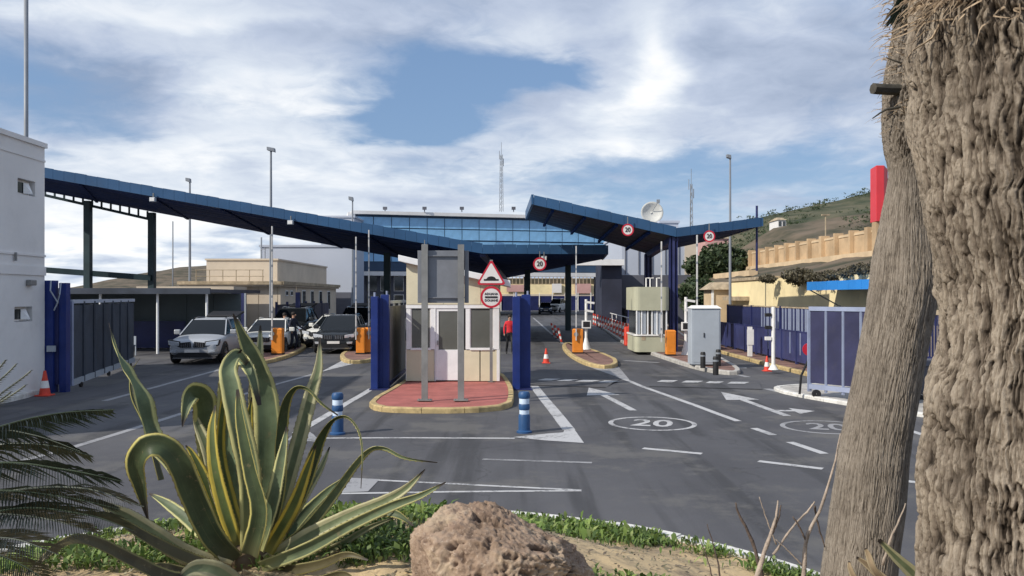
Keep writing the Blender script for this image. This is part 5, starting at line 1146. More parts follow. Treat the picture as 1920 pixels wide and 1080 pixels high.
a = P(1548,404,70); mb = MB(); mb.tube([(a.x,70,4.5),(a.x,70,a.z)],0.06,6); mb.box(a.x-0.35,a.x+0.35,69.9,70.1,a.z-0.02,a.z+0.12); tag(mb.build('street_lamp', M['stone']), 'short street lamp on the hillside behind the terrace wall', 'street lamp')

# ================================================================== CARS
def car(name, label, loc, rz, paint, L=4.5, W=1.85, H=1.65, suv=True, hatch_open=False, plate=True, door_open=False):
    t = thing(name, label, 'car', loc, rz=rz)     # front towards local -Y
    hL = L/2; belt = H*0.655; hood = H*0.615; sill = 0.30 if suv else 0.22; hw = W/2
    def B(mb, nm, m, par=None, **kk): return mb.build(nm, m, parent=par or t, world=False, **kk)
    # station: y, half width, bottom z, top z
    st = [(-hL,0.72,0.42,hood*0.72),(-hL+0.06,0.86,0.34,hood*0.84),(-hL+0.22,0.95,sill,hood*0.92),(-hL+0.6,0.995,sill,hood*0.97),(-hL+1.15,1.0,sill,hood*1.02),(-hL+1.45,1.0,sill,belt*0.99),
          (-0.2,1.0,sill,belt),(0.9,1.0,sill,belt*1.01),(hL-0.7,0.99,sill,belt*1.03),(hL-0.2,0.95,sill,belt*1.0),(hL-0.03,0.88,0.36,belt*0.95),(hL,0.78,0.45,belt*0.86)]
    mb = MB(); vs = []; fs = []; NP = 9
    for y, w, z0, z1 in st:
        x = hw*w; zm = z0+(z1-z0)*0.55
        half = [(0,z0),(x*0.86,z0),(x*0.97,z0+0.10),(x,zm),(x*0.975,z1-0.10),(x*0.90,z1-0.015),(x*0.55,z1+0.02),(0,z1+0.035)]
        full = half + [(-a,b) for a, b in half[-2:0:-1]]; NP = len(full); vs += [(a,y,b) for a, b in full]
    for i in range(len(st)-1):
        for j in range(NP): fs.append((i*NP+j,i*NP+(j+1)%NP,(i+1)*NP+(j+1)%NP,(i+1)*NP+j))
    fs += [tuple(range(NP))[::-1], tuple((len(st)-1)*NP+j for j in range(NP))]
    mb.add(vs, fs); body = B(mb, 'body', paint, smooth=True); sb = body.modifiers.new('s','SUBSURF'); sb.levels = sb.render_levels = 2
    # cabin: glass house with painted roof and pillars
    ry = [(-hL+1.25,belt*0.97),(-hL+2.15,H-0.04),(hL-1.3 if not suv else hL-0.75,H-0.03),(hL-0.35 if not suv else hL-0.18,belt*1.0)]
    bw, tw = hw*0.88, hw*0.67
    def sec(y, z, w): return [(-w,y,z),(w,y,z)]
    a0, a1 = sec(*ry[0], bw); b0, b1 = sec(*ry[1], tw); c0_, c1_ = sec(*ry[2], tw*0.98); d0, d1 = sec(*ry[3], bw*0.93)
    mb = MB(); mb.add([a0,a1,b0,b1,c0_,c1_,d0,d1], [(0,1,3,2),(2,3,5,4),(4,5,7,6),(0,2,4,6),(1,7,5,3)]); B(mb, 'glazing', M['car_glass'])
    mb = MB(); b0v, b1v, c0v, c1v = map(Vector, (b0,b1,c0_,c1_)); up = Vector((0,0,0.035))
    o_ = Vector((0,0,0)); m1 = (b0v+c0v)/2+Vector((-0.02,0,0.05)); 
    mb.hexa([b0v+Vector((-0.02,-0.03,-0.02)), b1v+Vector((0.02,-0.03,-0.02)), c1v+Vector((0.02,0.05,-0.02)), c0v+Vector((-0.02,0.05,-0.02))],[b0v+Vector((0.08,0.05,0.045)), b1v+Vector((-0.08,0.05,0.045)), c1v+Vector((-0.08,-0.05,0.04)), c0v+Vector((0.08,-0.05,0.04))]); B(mb, 'roof', paint, bevel=0.045)
    for s in (-1,1):
        for p, q2 in (((s*bw,ry[0][0],ry[0][1]),(s*tw,ry[1][0],ry[1][1])),((s*bw*0.93,ry[3][0],ry[3][1]),(s*tw*0.98,ry[2][0],ry[2][1])),
                     ((s*bw*1.0,0.1,belt),(s*tw*1.0,0.15,H-0.05)),((s*bw*0.98,1.1,belt),(s*tw*0.99,1.05,H-0.05))):
            mb = MB(); mb.beam(Vector(p)+Vector((s*0.012,0,0)), Vector(q2)+Vector((s*0.012,0,0)), 0.045, 0.04, up=(1,0,0)); B(mb, 'pillar', paint)
        mb = MB(); mb.tube([(s*tw*0.93,ry[1][0]+0.1,H+0.03),(s*tw*0.93,0.3,H+0.06),(s*tw*0.93,ry[2][0]-0.1,H+0.03)],0.018,6); B(mb, 'roof_rail', M['chrome'] if suv else paint)
        # mirrors
        mb = MB(); mb.box(s*(hw+0.02)-0.02 if s>0 else -hw-0.22, s*(hw+0.02)+0.2 if s>0 else -hw+0.0, -hL+1.55,-hL+1.68,belt-0.02,belt+0.16); B(mb, 'mirror', paint, bevel=0.03)
        # headlights
        mb = MB(); zl = hood*0.76; x0 = s*hw*0.50; x1 = s*hw*0.93
        mb.hexa([(x0,-hL-0.03,zl-0.07),(x1,-hL+0.10,zl-0.04),(x1,-hL+0.4,zl-0.02),(x0,-hL+0.3,zl-0.05)],[(x0,-hL-0.01,zl+0.07),(x1+s*0.04,-hL+0.14,zl+0.13),(x1+s*0.03,-hL+0.45,zl+0.13),(x0,-hL+0.35,zl+0.07)]); B(mb, 'headlight', M['lamp'], bevel=0.02)
        mb = MB(); mb.hexa([(x0-s*0.03,-hL-0.015,zl-0.10),(x1+s*0.02,-hL+0.13,zl-0.07),(x1,-hL+0.4,zl-0.05),(x0,-hL+0.3,zl-0.08)],[(x0-s*0.03,-hL+0.0,zl+0.095),(x1+s*0.05,-hL+0.16,zl+0.155),(x1+s*0.03,-hL+0.42,zl+0.15),(x0,-hL+0.32,zl+0.09)]); B(mb, 'lamp_surround', M['black'])
        mb = MB(); mb.hexa([(s*hw*0.62,-hL-0.04,0.44),(s*hw*0.84,-hL+0.0,0.45),(s*hw*0.84,-hL+0.2,0.45),(s*hw*0.62,-hL+0.2,0.44)],[(s*hw*0.60,-hL-0.04,0.53),(s*hw*0.86,-hL+0.0,0.54),(s*hw*0.86,-hL+0.2,0.54),(s*hw*0.60,-hL+0.2,0.53)]); B(mb, 'fog_lamp', M['lamp'])
        mb = MB(); mb.box(s*hw*0.72-0.12,s*hw*0.72+0.12,hL-0.04,hL+0.005,belt*0.75,belt*0.95); B(mb, 'tail_light', M['tail'])
        # wheels
        for wy in (-hL+0.88, hL-0.85):
            r_ = 0.36 if suv else 0.32; xo = s*(hw-0.10)
            mb = MB(); n = 22; prof = [(0.22,-0.11),(r_-0.03,-0.115),(r_,-0.08),(r_,0.08),(r_-0.03,0.115),(0.22,0.11)]; vs = []; fs = []
            for (rad, off) in prof:
                for kk in range(n): th = 2*math.pi*kk/n; vs.append((xo+off+s*0.02, wy+rad*math.cos(th), r_+rad*math.sin(th)))
            for i in range(len(prof)):
                for kk in range(n): j = (i+1)%len(prof); fs.append((i*n+kk,i*n+(kk+1)%n,j*n+(kk+1)%n,j*n+kk))
            mb.add(vs, fs); wh = B(mb, 'wheel', M['tyre'], smooth=True)
            mb = MB(); xr = xo+s*0.115
            mb.ring((xr,wy,r_),(0,s,0),(0,0,1),0.19,0.235,0.03,22); 
            for kk in range(5):
                th = 2*math.pi*kk/5+0.3; mb.beam((xr,wy,r_),(xr,wy+0.2*math.cos(th),r_+0.2*math.sin(th)),0.05,0.03,up=(1,0,0))
            mb.ring((xr,wy,r_),(0,s,0),(0,0,1),0.001,0.05,0.03,12); B(mb, 'rim', M['rim'], wh)
            mb = MB(); vs = []; fs = []; n = 16
            for kk in range(n+1):
                th = math.pi*kk/n; 
                for rad in (r_+0.02, r_+0.09): vs.append((s*(hw+0.006), wy+rad*math.cos(th), r_+rad*math.sin(th)))
                for rad in (r_+0.09, r_+0.02): vs.append((s*(hw-0.12), wy+rad*math.cos(th), r_+rad*math.sin(th)))
            for kk in range(n):
                for j in range(4): fs.append((kk*4+j,kk*4+(j+1)%4,(kk+1)*4+(j+1)%4,(kk+1)*4+j))
            mb.add(vs, fs); B(mb, 'arch_trim', M['black'])
    # grille, lower intake, plate
    for s in (-1,1):
        mb = MB(); mb.plate([(-0.19,-0.10),(0.19,-0.10),(0.19,0.07),(-0.16,0.10)] if s > 0 else [(-0.19,-0.10),(0.19,-0.10),(0.16,0.10),(-0.19,0.07)], (s*0.225,-hL-0.035,hood*0.74), (1,0,0),(0,0,1),0.06); gr = B(mb, 'grille', M['black'])
        for kk in range(5): mb = MB(); x_ = s*0.23-0.14+0.07*kk; mb.box(x_-0.008,x_+0.008,-hL-0.045,-hL-0.035,hood*0.74-0.085,hood*0.74+0.075); B(mb, 'grille_bar', M['chrome'], gr)
    mb = MB(); mb.hexa([(-hw*0.80,-hL-0.045,0.28),(hw*0.80,-hL-0.045,0.28),(hw*0.66,-hL+0.1,0.30),(-hw*0.66,-hL+0.1,0.30)],[(-hw*0.52,-hL-0.05,0.44),(hw*0.52,-hL-0.05,0.44),(hw*0.55,-hL+0.1,0.44),(-hw*0.55,-hL+0.1,0.44)]); B(mb, 'lower_intake', M['black'])
    mb = MB(); mb.hexa([(-hw*0.75,-hL+0.0,0.22),(hw*0.75,-hL+0.0,0.22),(hw*0.8,-hL+0.3,0.22),(-hw*0.8,-hL+0.3,0.22)],[(-hw*0.72,-hL-0.02,0.295),(hw*0.72,-hL-0.02,0.295),(hw*0.8,-hL+0.3,0.295),(-hw*0.8,-hL+0.3,0.295)]); B(mb, 'skid_plate', M['rim'] if suv else M['black'])
    if plate: mb = MB(); mb.box(-0.26,0.26,-hL-0.075,-hL-0.055,0.45,0.56); B(mb, 'number_plate', M['sign_white'])
    for s in (-1,1):    # sills and door handles
        mb = MB(); mb.box(s*hw-0.03,s*hw+0.012,-hL+1.35,hL-1.35,0.24,0.36); B(mb, 'sill_trim', M['black'])
        for y_ in (0.0,0.95): mb = MB(); mb.box(s*hw-0.01,s*hw+0.022,y_,y_+0.16,belt-0.14,belt-0.11); B(mb, 'door_handle', M['chrome'])
    if hatch_open:
        mb = MB(); p0 = Vector((0,ry[2][0]+0.02,H+0.02)); q0 = Vector((0,hL+0.30,H+0.16)); mb.hexa([p0+Vector((-tw,0,0)),p0+Vector((tw,0,0)),q0+Vector((tw*1.05,0,0)),q0+Vector((-tw*1.05,0,0))],[p0+Vector((-tw,0,0.07)),p0+Vector((tw,0,0.07)),q0+Vector((tw*1.05,0,0.09)),q0+Vector((-tw*1.05,0,0.09))]); B(mb, 'open_tailgate', M['black'] if paint != M['car_white'] else paint, bevel=0.03)
    if door_open:
        s = -1; mb = MB(); a = Vector((s*hw,-hL+1.5,0)); b = a+Vector((s*0.80,0.62,0)); mb.hexa([a+Vector((0,0,0.4)),b+Vector((0,0,0.4)),b+Vector((0,0.06,0.4)),a+Vector((0,0.06,0.4))],[a+Vector((0,0,belt)),b+Vector((0,0,belt)),b+Vector((0,0.06,belt)),a+Vector((0,0.06,belt))]); dd = B(mb, 'open_door', paint, bevel=0.02)
    return t
g = G(352, 684); car('parked_car', 'silver off-road car with raised tailgate standing by the shed', (g.x, g.y+2.2, 0), R(5), M['silver'], 4.6, 1.84, 1.60, True, True)
g = G(465, 668); car('parked_car', 'white car mostly hidden behind the agave and the silver car', (g.x+0.2, 35.4, 0), R(3), M['car_white'], 4.4, 1.8, 1.46, False, False)
g = G(498, 655); car('parked_car', 'dark van with raised tailgate behind the hidden white car', (g.x, 42.0, 0), R(2), M['car_dark'], 4.7, 1.9, 1.85, True, True)
g = G(621, 664); car('parked_car', 'dark off-road car with pale bonnet edge left of the orange barriers', (g.x, g.y+2.2, 0), R(3), M['car_dark'], 4.6, 1.84, 1.60, True, False)
g = G(590, 655); car('parked_car', 'cream white car peeking out left of the dark off-road car', (g.x+0.25, 40.0, 0), R(-8), M['car_white'], 4.2, 1.75, 1.5, False, False)
g = G(645, 640); car('parked_car', 'black off-road car with raised tailgate behind the dark one', (g.x, 47.5, 0), R(2), M['car_dark'], 4.6, 1.85, 1.8, True, True)
car('driving_car', 'small blue car far down the road under the canopies', (4.75, 114, 0), R(0), M['car_blue'], 4.2, 1.8, 1.6, False, False)
car('driving_van', 'small white van beside the far blue car', (7.0, 124, 0), R(-20), M['car_white'], 4.8, 1.9, 2.1, True, False)

# ================================================================== PEOPLE
def person(name, label, loc, rz, h, top, legs, pose, hair='hair'):
    t = thing(name, label, 'person', loc, rz=rz); s = h/1.75
    J = {'pel':(0,0,0.96,.135,.105),'wai':(0,0,1.12,.125,.10),'che':(0,0.0,1.34,.155,.11),'nec':(0,0,1.49,.055,.055),'hd0':(0,-0.01,1.56,.06,.07),'hd1':(0,-0.02,1.64,.078,.095),'hd2':(0,-0.01,1.72,.06,.075),
         'sl':(.17,0,1.42,.062,.06),'el':(.24,0.02,1.15,.045,.045),'wl':(.25,-0.08,.92,.033,.03),'hl':(.25,-0.12,.83,.035,.02),
         'sr':(-.17,0,1.42,.062,.06),'er':(-.24,0.02,1.15,.045,.045),'wr':(-.25,-0.08,.92,.033,.03),'hr':(-.25,-0.12,.83,.035,.02),
         'pl':(.09,0,.90,.09,.09),'kl':(.11,-0.03,.50,.062,.062),'al':(.12,0.02,.10,.042,.045),'fl':(.13,-0.13,.045,.045,.035),
         'pr':(-.09,0,.90,.09,.09),'kr':(-.11,-0.03,.50,.062,.062),'ar':(-.12,0.02,.10,.042,.045),'fr':(-.13,-0.13,.045,.045,.035)}
    for k_, v_ in pose.items(): J[k_] = (*v_, *J[k_][3:])
    E = [('pel','wai'),('wai','che'),('che','nec'),('nec','hd0'),('hd0','hd1'),('hd1','hd2'),('che','sl'),('sl','el'),('el','wl'),('wl','hl'),('che','sr'),('sr','er'),('er','wr'),('wr','hr'),
         ('pel','pl'),('pl','kl'),('kl','al'),('al','fl'),('pel','pr'),('pr','kr'),('kr','ar'),('ar','fr')]
    names = list(J); me = bpy.data.meshes.new('body'); me.from_pydata([Vector(J[n][:3])*s for n in names], [(names.index(a),names.index(b)) for a, b in E], [])
    o = bpy.data.objects.new('body', me); COL.objects.link(o); sk = o.modifiers.new('skin','SKIN'); ss = o.modifiers.new('ss','SUBSURF'); ss.levels = ss.render_levels = 1
    for i, n in enumerate(names): v = me.skin_vertices[0].data[i]; v.radius = (J[n][3]*s, J[n][4]*s); v.use_root = (n == 'pel')
    dg = bpy.context.evaluated_depsgraph_get(); nm = bpy.data.meshes.new_from_object(o.evaluated_get(dg)); o.modifiers.clear(); o.data = nm
    for m_ in (top, legs, M['skin'], M['black']): nm.materials.append(m_)
    for p in nm.polygons:
        c = p.center/s; arm = abs(c.x) > 0.2 and c.z > 0.7
        p.material_index = 3 if c.z < 0.09 else (1 if c.z < 0.97 and not arm else (2 if (c.z > 1.5 or (abs(c.x) > 0.2 and c.z < 0.92)) else 0)); p.use_smooth = True
    o.parent = t
    hd = Vector(J['hd1'][:3])*s; mb = MB(); n = 12; prof = [(0.088,-0.02),(0.096,0.03),(0.085,0.085),(0.05,0.115),(0.01,0.122)]
    mb.lathe([(a*s, b*s) for a, b in prof], (hd.x, hd.y+0.02*s, hd.z+0.01*s), n); mb.build('hair', M[hair], parent=t, world=False, smooth=True)
    mb = MB(); mb.tube([hd+Vector((0,-0.085,0.01))*s, hd+Vector((0,-0.115,-0.02))*s],[0.012*s,0.016*s],6); mb.build('nose', M['skin'], parent=t, world=False)
    return t
person('person', 'person in dark clothes leaning towards the white car, right one of the pair', (-9.62, 35.2, 0.0), R(70), 1.76, M['cloth_dark'], M['cloth_dark'], {'hl':(.30,-.42,1.0),'wl':(.28,-.34,1.02),'el':(.25,-.12,1.14),'kl':(.13,-.12,.50),'fr':(-.13,.02,.045),'ar':(-.12,.14,.10)})
person('person', 'person in maroon top standing just right of the orange barrier, left one of the pair', (-10.35, 36.4, 0.0), R(150), 1.7, M['cloth_brown'], M['cloth_dark'], {})
person('person', 'person in a red jacket and dark trousers walking behind the right blue portal post', (-0.10, 33.6, 0.0), R(10), 1.68, M['cloth_red'], M['black'], {'kl':(.10,-.14,.50),'al':(.11,-.06,.11),'fl':(.11,-.2,.06),'kr':(-.10,.02,.50),'ar':(-.11,.2,.12),'fr':(-.11,.1,.05)})
# ================================================================== numpy gradient noise
def _h(ix, iy, iz, s):
    n = (ix*374761393 + iy*668265263 + iz*2147483647*3 + s*1274126177) & 0xffffffff
    n = ((n ^ (n >> 13))*1274126177) & 0xffffffff; n = n ^ (n >> 16)
    return (n & 0xffff)/32767.5-1.0
def vn(x, y, z, s=0):
    x, y, z = np.broadcast_arrays(np.asarray(x, float), np.asarray(y, float), np.asarray(z, float))
    ix, iy, iz = (np.floor(a).astype(np.int64) for a in (x, y, z)); fx_, fy_, fz_ = x-ix, y-iy, z-iz
    u, v, w = (a*a*a*(a*(a*6-15)+10) for a in (fx_, fy_, fz_)); r = 0
    for dx in (0,1):
        for dy in (0,1):
            for dz in (0,1):
                r = r + _h(ix+dx, iy+dy, iz+dz, s)*(u if dx else 1-u)*(v if dy else 1-v)*(w if dz else 1-w)
    return r
def fbm(x, y, z, s=0, o=4, g=0.5):
    r = 0; a = 1.0; k = 1.0
    for i in range(o): r = r + a*vn(x*k, y*k, z*k, s+i*17); a *= g; k *= 2.03
    return r
def grid_mesh(name, V, rows, cols, m, parent=None, wrap=False, smooth=True, closed=False):
    idx = np.arange(rows*cols).reshape(rows, cols); a = idx[:-1,:]; b = idx[1:,:]
    if wrap: a2 = np.roll(a,-1,axis=1); b2 = np.roll(b,-1,axis=1)
    else: a2 = a[:,1:]; b2 = b[:,1:]; a = a[:,:-1]; b = b[:,:-1]
    Q = np.stack([a, a2, b2, b], -1).reshape(-1,4); me = bpy.data.meshes.new(name)
    o0 = np.array(LOC[parent.name]) if parent is not None else np.array([V[:,0].mean(), V[:,1].mean(), V[:,2].min()])
    V = V-o0; me.vertices.add(len(V)); me.vertices.foreach_set('co', V.ravel().astype(np.float32))
    me.loops.add(Q.size); me.loops.foreach_set('vertex_index', Q.ravel().astype(np.int32)); me.polygons.add(len(Q))
    me.polygons.foreach_set('loop_start', np.arange(0, Q.size, 4, dtype=np.int32)); me.polygons.foreach_set('loop_total', np.full(len(Q), 4, dtype=np.int32))
    me.update(calc_edges=True); me.validate(); me.polygons.foreach_set('use_smooth', [smooth]*len(Q)); me.materials.append(m)
    o = bpy.data.objects.new(name, me); COL.objects.link(o)
    if parent is not None: o.parent = parent; LOC[o.name] = LOC[parent.name]
    else: o.location = o0; LOC[o.name] = Vector(o0)
    return o

# ================================================================== ROUNDABOUT MOUND
IC = Vector((-1.3, 4.28, 0)); IR = 4.62
def ground_z(x, y):
    d = IR-np.hypot(x-IC.x, y-IC.y)-0.17; t = np.clip(d/3.0, 0, 1); s_ = t*t*(3-2*t)
    return np.where(d < 0, 0.09, 0.11+0.68*s_+0.035*fbm(x*1.3, y*1.3, 0.5, 5)*np.clip(d*2,0,1)+0.012*fbm(x*9, y*9, 0.5, 9)*np.clip(d*4,0,1))
def mat_soil():
    m = bpy.data.materials.new('sandy_soil'); m.use_nodes = True; t = NT(m.node_tree); b = t.n['Principled BSDF']
    gn = t.node('ShaderNodeNewGeometry'); v = gn.outputs['Position']; n1 = t.noise(v, 1.4, 5, 0.6); n2 = t.noise(v, 14, 6, 0.7); n3 = t.noise(v, 70, 3, 0.7)
    c = t.mix(t.smooth(n1, 0.34, 0.52), (0.24, 0.18, 0.115), (0.52, 0.39, 0.22))
    c = t.mix(t.m('MULTIPLY', t.smooth(n2, 0.52, 0.70), 0.55), c, (0.14, 0.10, 0.07)); c = t.mix(t.m('MULTIPLY', t.smooth(n3, 0.55, 0.75), 0.4), c, (0.55, 0.47, 0.36))
    t.put(b.inputs['Base Color'], c); b.inputs['Roughness'].default_value = 0.95
    bn = t.node('ShaderNodeBump'); bn.inputs['Strength'].default_value = 0.6; bn.inputs['Distance'].default_value = 0.02; t.put(bn.inputs['Height'], t.m('ADD', n2, t.m('MULTIPLY', n3, 0.4))); t.l.new(bn.outputs[0], b.inputs['Normal'])
    return m
M['soil'] = mat_soil()
rows, cols = 150, 260
rr_ = np.linspace(0.001, IR-0.165, rows)[:,None]; th_ = np.linspace(0, 2*np.pi, cols, endpoint=False)[None,:]
X = IC.x+rr_*np.cos(th_); Yy = IC.y+rr_*np.sin(th_); Z = ground_z(X, Yy)
isl = grid_mesh('roundabout_ground', np.stack([X,Yy,Z],-1).reshape(-1,3), rows, cols, M['soil'], wrap=True); tag(isl, kind='structure')
arc = [R(a) for a in range(-40, 221, 4)]
kb = bpy.data.objects.new('roundabout_kerb', None); COL.objects.link(kb); LOC[kb.name] = Vector((0,0,0)); kb['kind'] = 'structure'
kerb_stones([Vector((IC.x+IR*math.cos(a), IC.y+IR*math.sin(a), 0)) for a in arc], [Vector((IC.x+(IR-0.16)*math.cos(a), IC.y+(IR-0.16)*math.sin(a), 0)) for a in arc], 0.13, M['kerb_white'], kb, closed=False, step=0.8)

# ================================================================== TRUNKS
def mat_bark(name, c_lo, c_mid, c_hi, sc, stretch, amp):
    m = bpy.data.materials.new(name); m.use_nodes = True; t = NT(m.node_tree); b = t.n['Principled BSDF']
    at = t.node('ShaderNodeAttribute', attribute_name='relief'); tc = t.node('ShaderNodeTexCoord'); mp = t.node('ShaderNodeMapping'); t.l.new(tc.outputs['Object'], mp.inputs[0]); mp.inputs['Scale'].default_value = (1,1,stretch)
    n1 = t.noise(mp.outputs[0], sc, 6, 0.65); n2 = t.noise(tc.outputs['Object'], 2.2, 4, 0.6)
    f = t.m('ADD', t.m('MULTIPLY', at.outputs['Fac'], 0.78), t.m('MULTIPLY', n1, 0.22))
    c = t.ramp(f, [(0.20, c_lo), (0.42, c_mid), (0.80, c_hi)])  # low relief goes dark: shade of the cracks put into the colour
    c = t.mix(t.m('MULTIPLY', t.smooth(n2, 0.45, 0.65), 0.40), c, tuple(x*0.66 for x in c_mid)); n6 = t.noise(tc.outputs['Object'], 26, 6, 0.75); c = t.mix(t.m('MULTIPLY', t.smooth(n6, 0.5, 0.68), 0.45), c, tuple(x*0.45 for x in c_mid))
    t.put(b.inputs['Base Color'], c); b.inputs['Roughness'].default_value = 0.92; b.inputs['Specular IOR Level'].default_value = 0.15
    n5 = t.noise(mp.outputs[0], sc*2.6, 5, 0.7); bn = t.node('ShaderNodeBump'); bn.inputs['Strength'].default_value = amp; bn.inputs['Distance'].default_value = 0.02; t.put(bn.inputs['Height'], t.m('ADD', n1, t.m('MULTIPLY', n5, 0.5))); t.l.new(bn.outputs[0], b.inputs['Normal'])
    return m
M['bark'] = mat_bark('palm_bark', (0.028,0.021,0.016), (0.195,0.157,0.122), (0.42,0.355,0.28), 60, 0.16, 1.0)
M['bark2'] = mat_bark('smooth_bark', (0.055,0.045,0.036), (0.22,0.188,0.155), (0.35,0.305,0.255), 75, 0.08, 0.9)
def trunk(name, parent, prof, Y, m, rows, cols, relief, seed):
    """prof rows: (py, left px, right px) of the outline at distance Y"""
    py = np.array([p[0] for p in prof], float); zz = CH-(py-HZ)/F*Y; cx_ = np.array([((p[1]+p[2])/2-960)/F*Y for p in prof]); ra = np.array([(p[2]-p[1])/2/F*Y for p in prof])
    o_ = np.argsort(zz); zz, cx_, ra = zz[o_], cx_[o_], ra[o_]
    z = np.linspace(zz[0], zz[-1], rows)[:,None]; c = np.interp(z, zz, cx_); r = np.interp(z, zz, ra)
    # soften the polyline
    k = max(3, rows//24); ker = np.ones(k)/k
    for arr in (c, r): arr[:,0] = np.convolve(np.pad(arr[:,0],(k//2,k-1-k//2),'edge'), ker, 'valid')
    th = np.linspace(0, 2*np.pi, cols, endpoint=False)[None,:]; ct, st_ = np.cos(th), np.sin(th)
    h = relief(ct*0.4, st_*0.4, z, th) ; rr2 = r+h[0]; V = np.stack([c+rr2*ct, Y+rr2*st_+0*z, z+0*ct], -1).reshape(-1,3)
    o = grid_mesh(name, V, rows, cols, m, parent, wrap=True)
    at = o.data.attributes.new('relief','FLOAT','POINT'); at.data.foreach_set('value', np.clip(h[1],0,1).ravel().astype(np.float32)); return o
def relief_palm(cx_, sy, z, th):
    wx = cx_+0.011*fbm(cx_*7, sy*7, z*9, 3, 3); wy = sy+0.011*fbm(cx_*7+5, sy*7, z*9, 4, 3)
    a1 = np.abs(fbm(wx*44, wy*44, z*4.2, 11, 2, 0.5)); c1 = np.clip(a1/0.42,0,1); c1 = c1*c1*(3-2*c1); a2 = np.abs(fbm(wx*70, wy*70, z*11.0, 12, 2, 0.5)); c2 = np.clip(a2/0.42,0,1); c2 = c2*c2*(3-2*c2)
    a3 = np.abs(fbm(wx*120, wy*120, z*16, 13, 2)); c3 = np.clip(a3/0.3,0,1); n3 = fbm(wx*5, wy*5, z*6, 8, 3); blk = fbm(wx*24, wy*24, z*15, 21, 3)
    h = 0.52*c1+0.30*c2+0.10*c3+0.12*blk; step = 0.012*n3+0.006*np.sin(z*19+1.5*vn(cx_*4, sy*4, z*2, 30))
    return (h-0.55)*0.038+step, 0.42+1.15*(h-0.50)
def relief_smooth(cx_, sy, z, th):
    wx = cx_+0.012*fbm(cx_*8, sy*8, z*4, 3, 3); wy = sy+0.012*fbm(cx_*8+5, sy*8, z*4, 4, 3)
    n1 = np.abs(fbm(wx*80, wy*80, z*5.0, 31, 2, 0.5)); n2_ = np.abs(fbm(wx*150, wy*150, z*11, 33, 2, 0.5)); h = 0.7*np.clip(n1/0.38,0,1)+0.3*np.clip(n2_/0.4,0,1); n3 = fbm(wx*6, wy*6, z*3, 8, 3)
    up = np.clip((z-3.12)/0.12, 0, 1); rough = 1-np.abs(fbm(wx*40, wy*40, z*22, 41, 3))*1.5
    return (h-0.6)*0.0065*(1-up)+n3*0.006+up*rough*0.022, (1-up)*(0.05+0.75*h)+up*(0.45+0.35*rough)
near = thing('palm_tree', 'thick shaggy palm trunk with deep furrowed bark at the right edge', 'palm tree', (1.97,3.0,0.5))
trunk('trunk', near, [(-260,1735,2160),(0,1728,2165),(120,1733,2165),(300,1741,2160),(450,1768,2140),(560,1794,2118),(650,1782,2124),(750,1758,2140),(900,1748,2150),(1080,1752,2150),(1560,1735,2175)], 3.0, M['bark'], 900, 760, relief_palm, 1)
far = thing('palm_tree', 'leaning smooth palm trunk with finely cracked bark standing left of the thick trunk', 'palm tree', (1.85,4.4,0.4))
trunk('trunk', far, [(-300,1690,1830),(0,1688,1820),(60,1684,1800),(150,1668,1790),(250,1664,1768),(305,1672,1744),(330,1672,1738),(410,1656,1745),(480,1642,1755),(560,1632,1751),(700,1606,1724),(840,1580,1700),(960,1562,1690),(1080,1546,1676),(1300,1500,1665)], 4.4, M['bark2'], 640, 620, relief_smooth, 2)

def curls(n, name, parent, sampler, m, L=(0.05,0.16), rad=(0.0015,0.004), seed=3):
    rnd = random.Random(seed); mb = MB()
    for i in range(n):
        p, out = sampler(rnd); l = rnd.uniform(*L); side = Vector((rnd.uniform(-1,1), rnd.uniform(-1,1), rnd.uniform(-0.3,0.6))); pts = []; d = out+side*0.5
        for k_ in range(6): pts.append(p+d.normalized()*l*k_/5+Vector((0,0,-1))*l*0.5*(k_/5)**2+side*0.02*math.sin(k_*1.3+i)); 
        r_ = rnd.uniform(*rad); mb.tube(pts, [r_, r_, r_*0.9, r_*0.7, r_*0.5, r_*0.2], 3, cap=False)
    return tag(mb.build(name, m, parent=parent), kind='stuff')
M['fibre'] = mat('palm_fibre', (0.36,0.26,0.17), 0.9, 0.35, 14, col2=(0.55,0.43,0.30)); M['fibre_d'] = mat('petiole_dark', (0.06,0.055,0.045), 0.8, 0.4, 14)
def samp_far(rnd):
    py = rnd.uniform(-60, 255); a = rnd.uniform(R(150), R(300)); c = P((1664+1790)/2+6, py, 4.4); r_ = 0.17; o = Vector((math.cos(a), math.sin(a), 0)); return c+o*r_, o+Vector((0,0,0.35))
curls(420, 'fibre_tufts', far, samp_far, M['fibre'], (0.04,0.13), (0.0015,0.0035), 4)
def samp_near(rnd):
    py = rnd.uniform(-20, 30) if rnd.random() < 0.75 else rnd.uniform(20, 90); a = rnd.uniform(R(180), R(285)); c = P(1950, py, 3.0); o = Vector((math.cos(a), math.sin(a), 0)); return c+o*0.44, o+Vector((0,0,-0.2))
curls(240, 'fibre_tufts', near, samp_near, M['fibre'], (0.05,0.20), (0.002,0.005), 6)

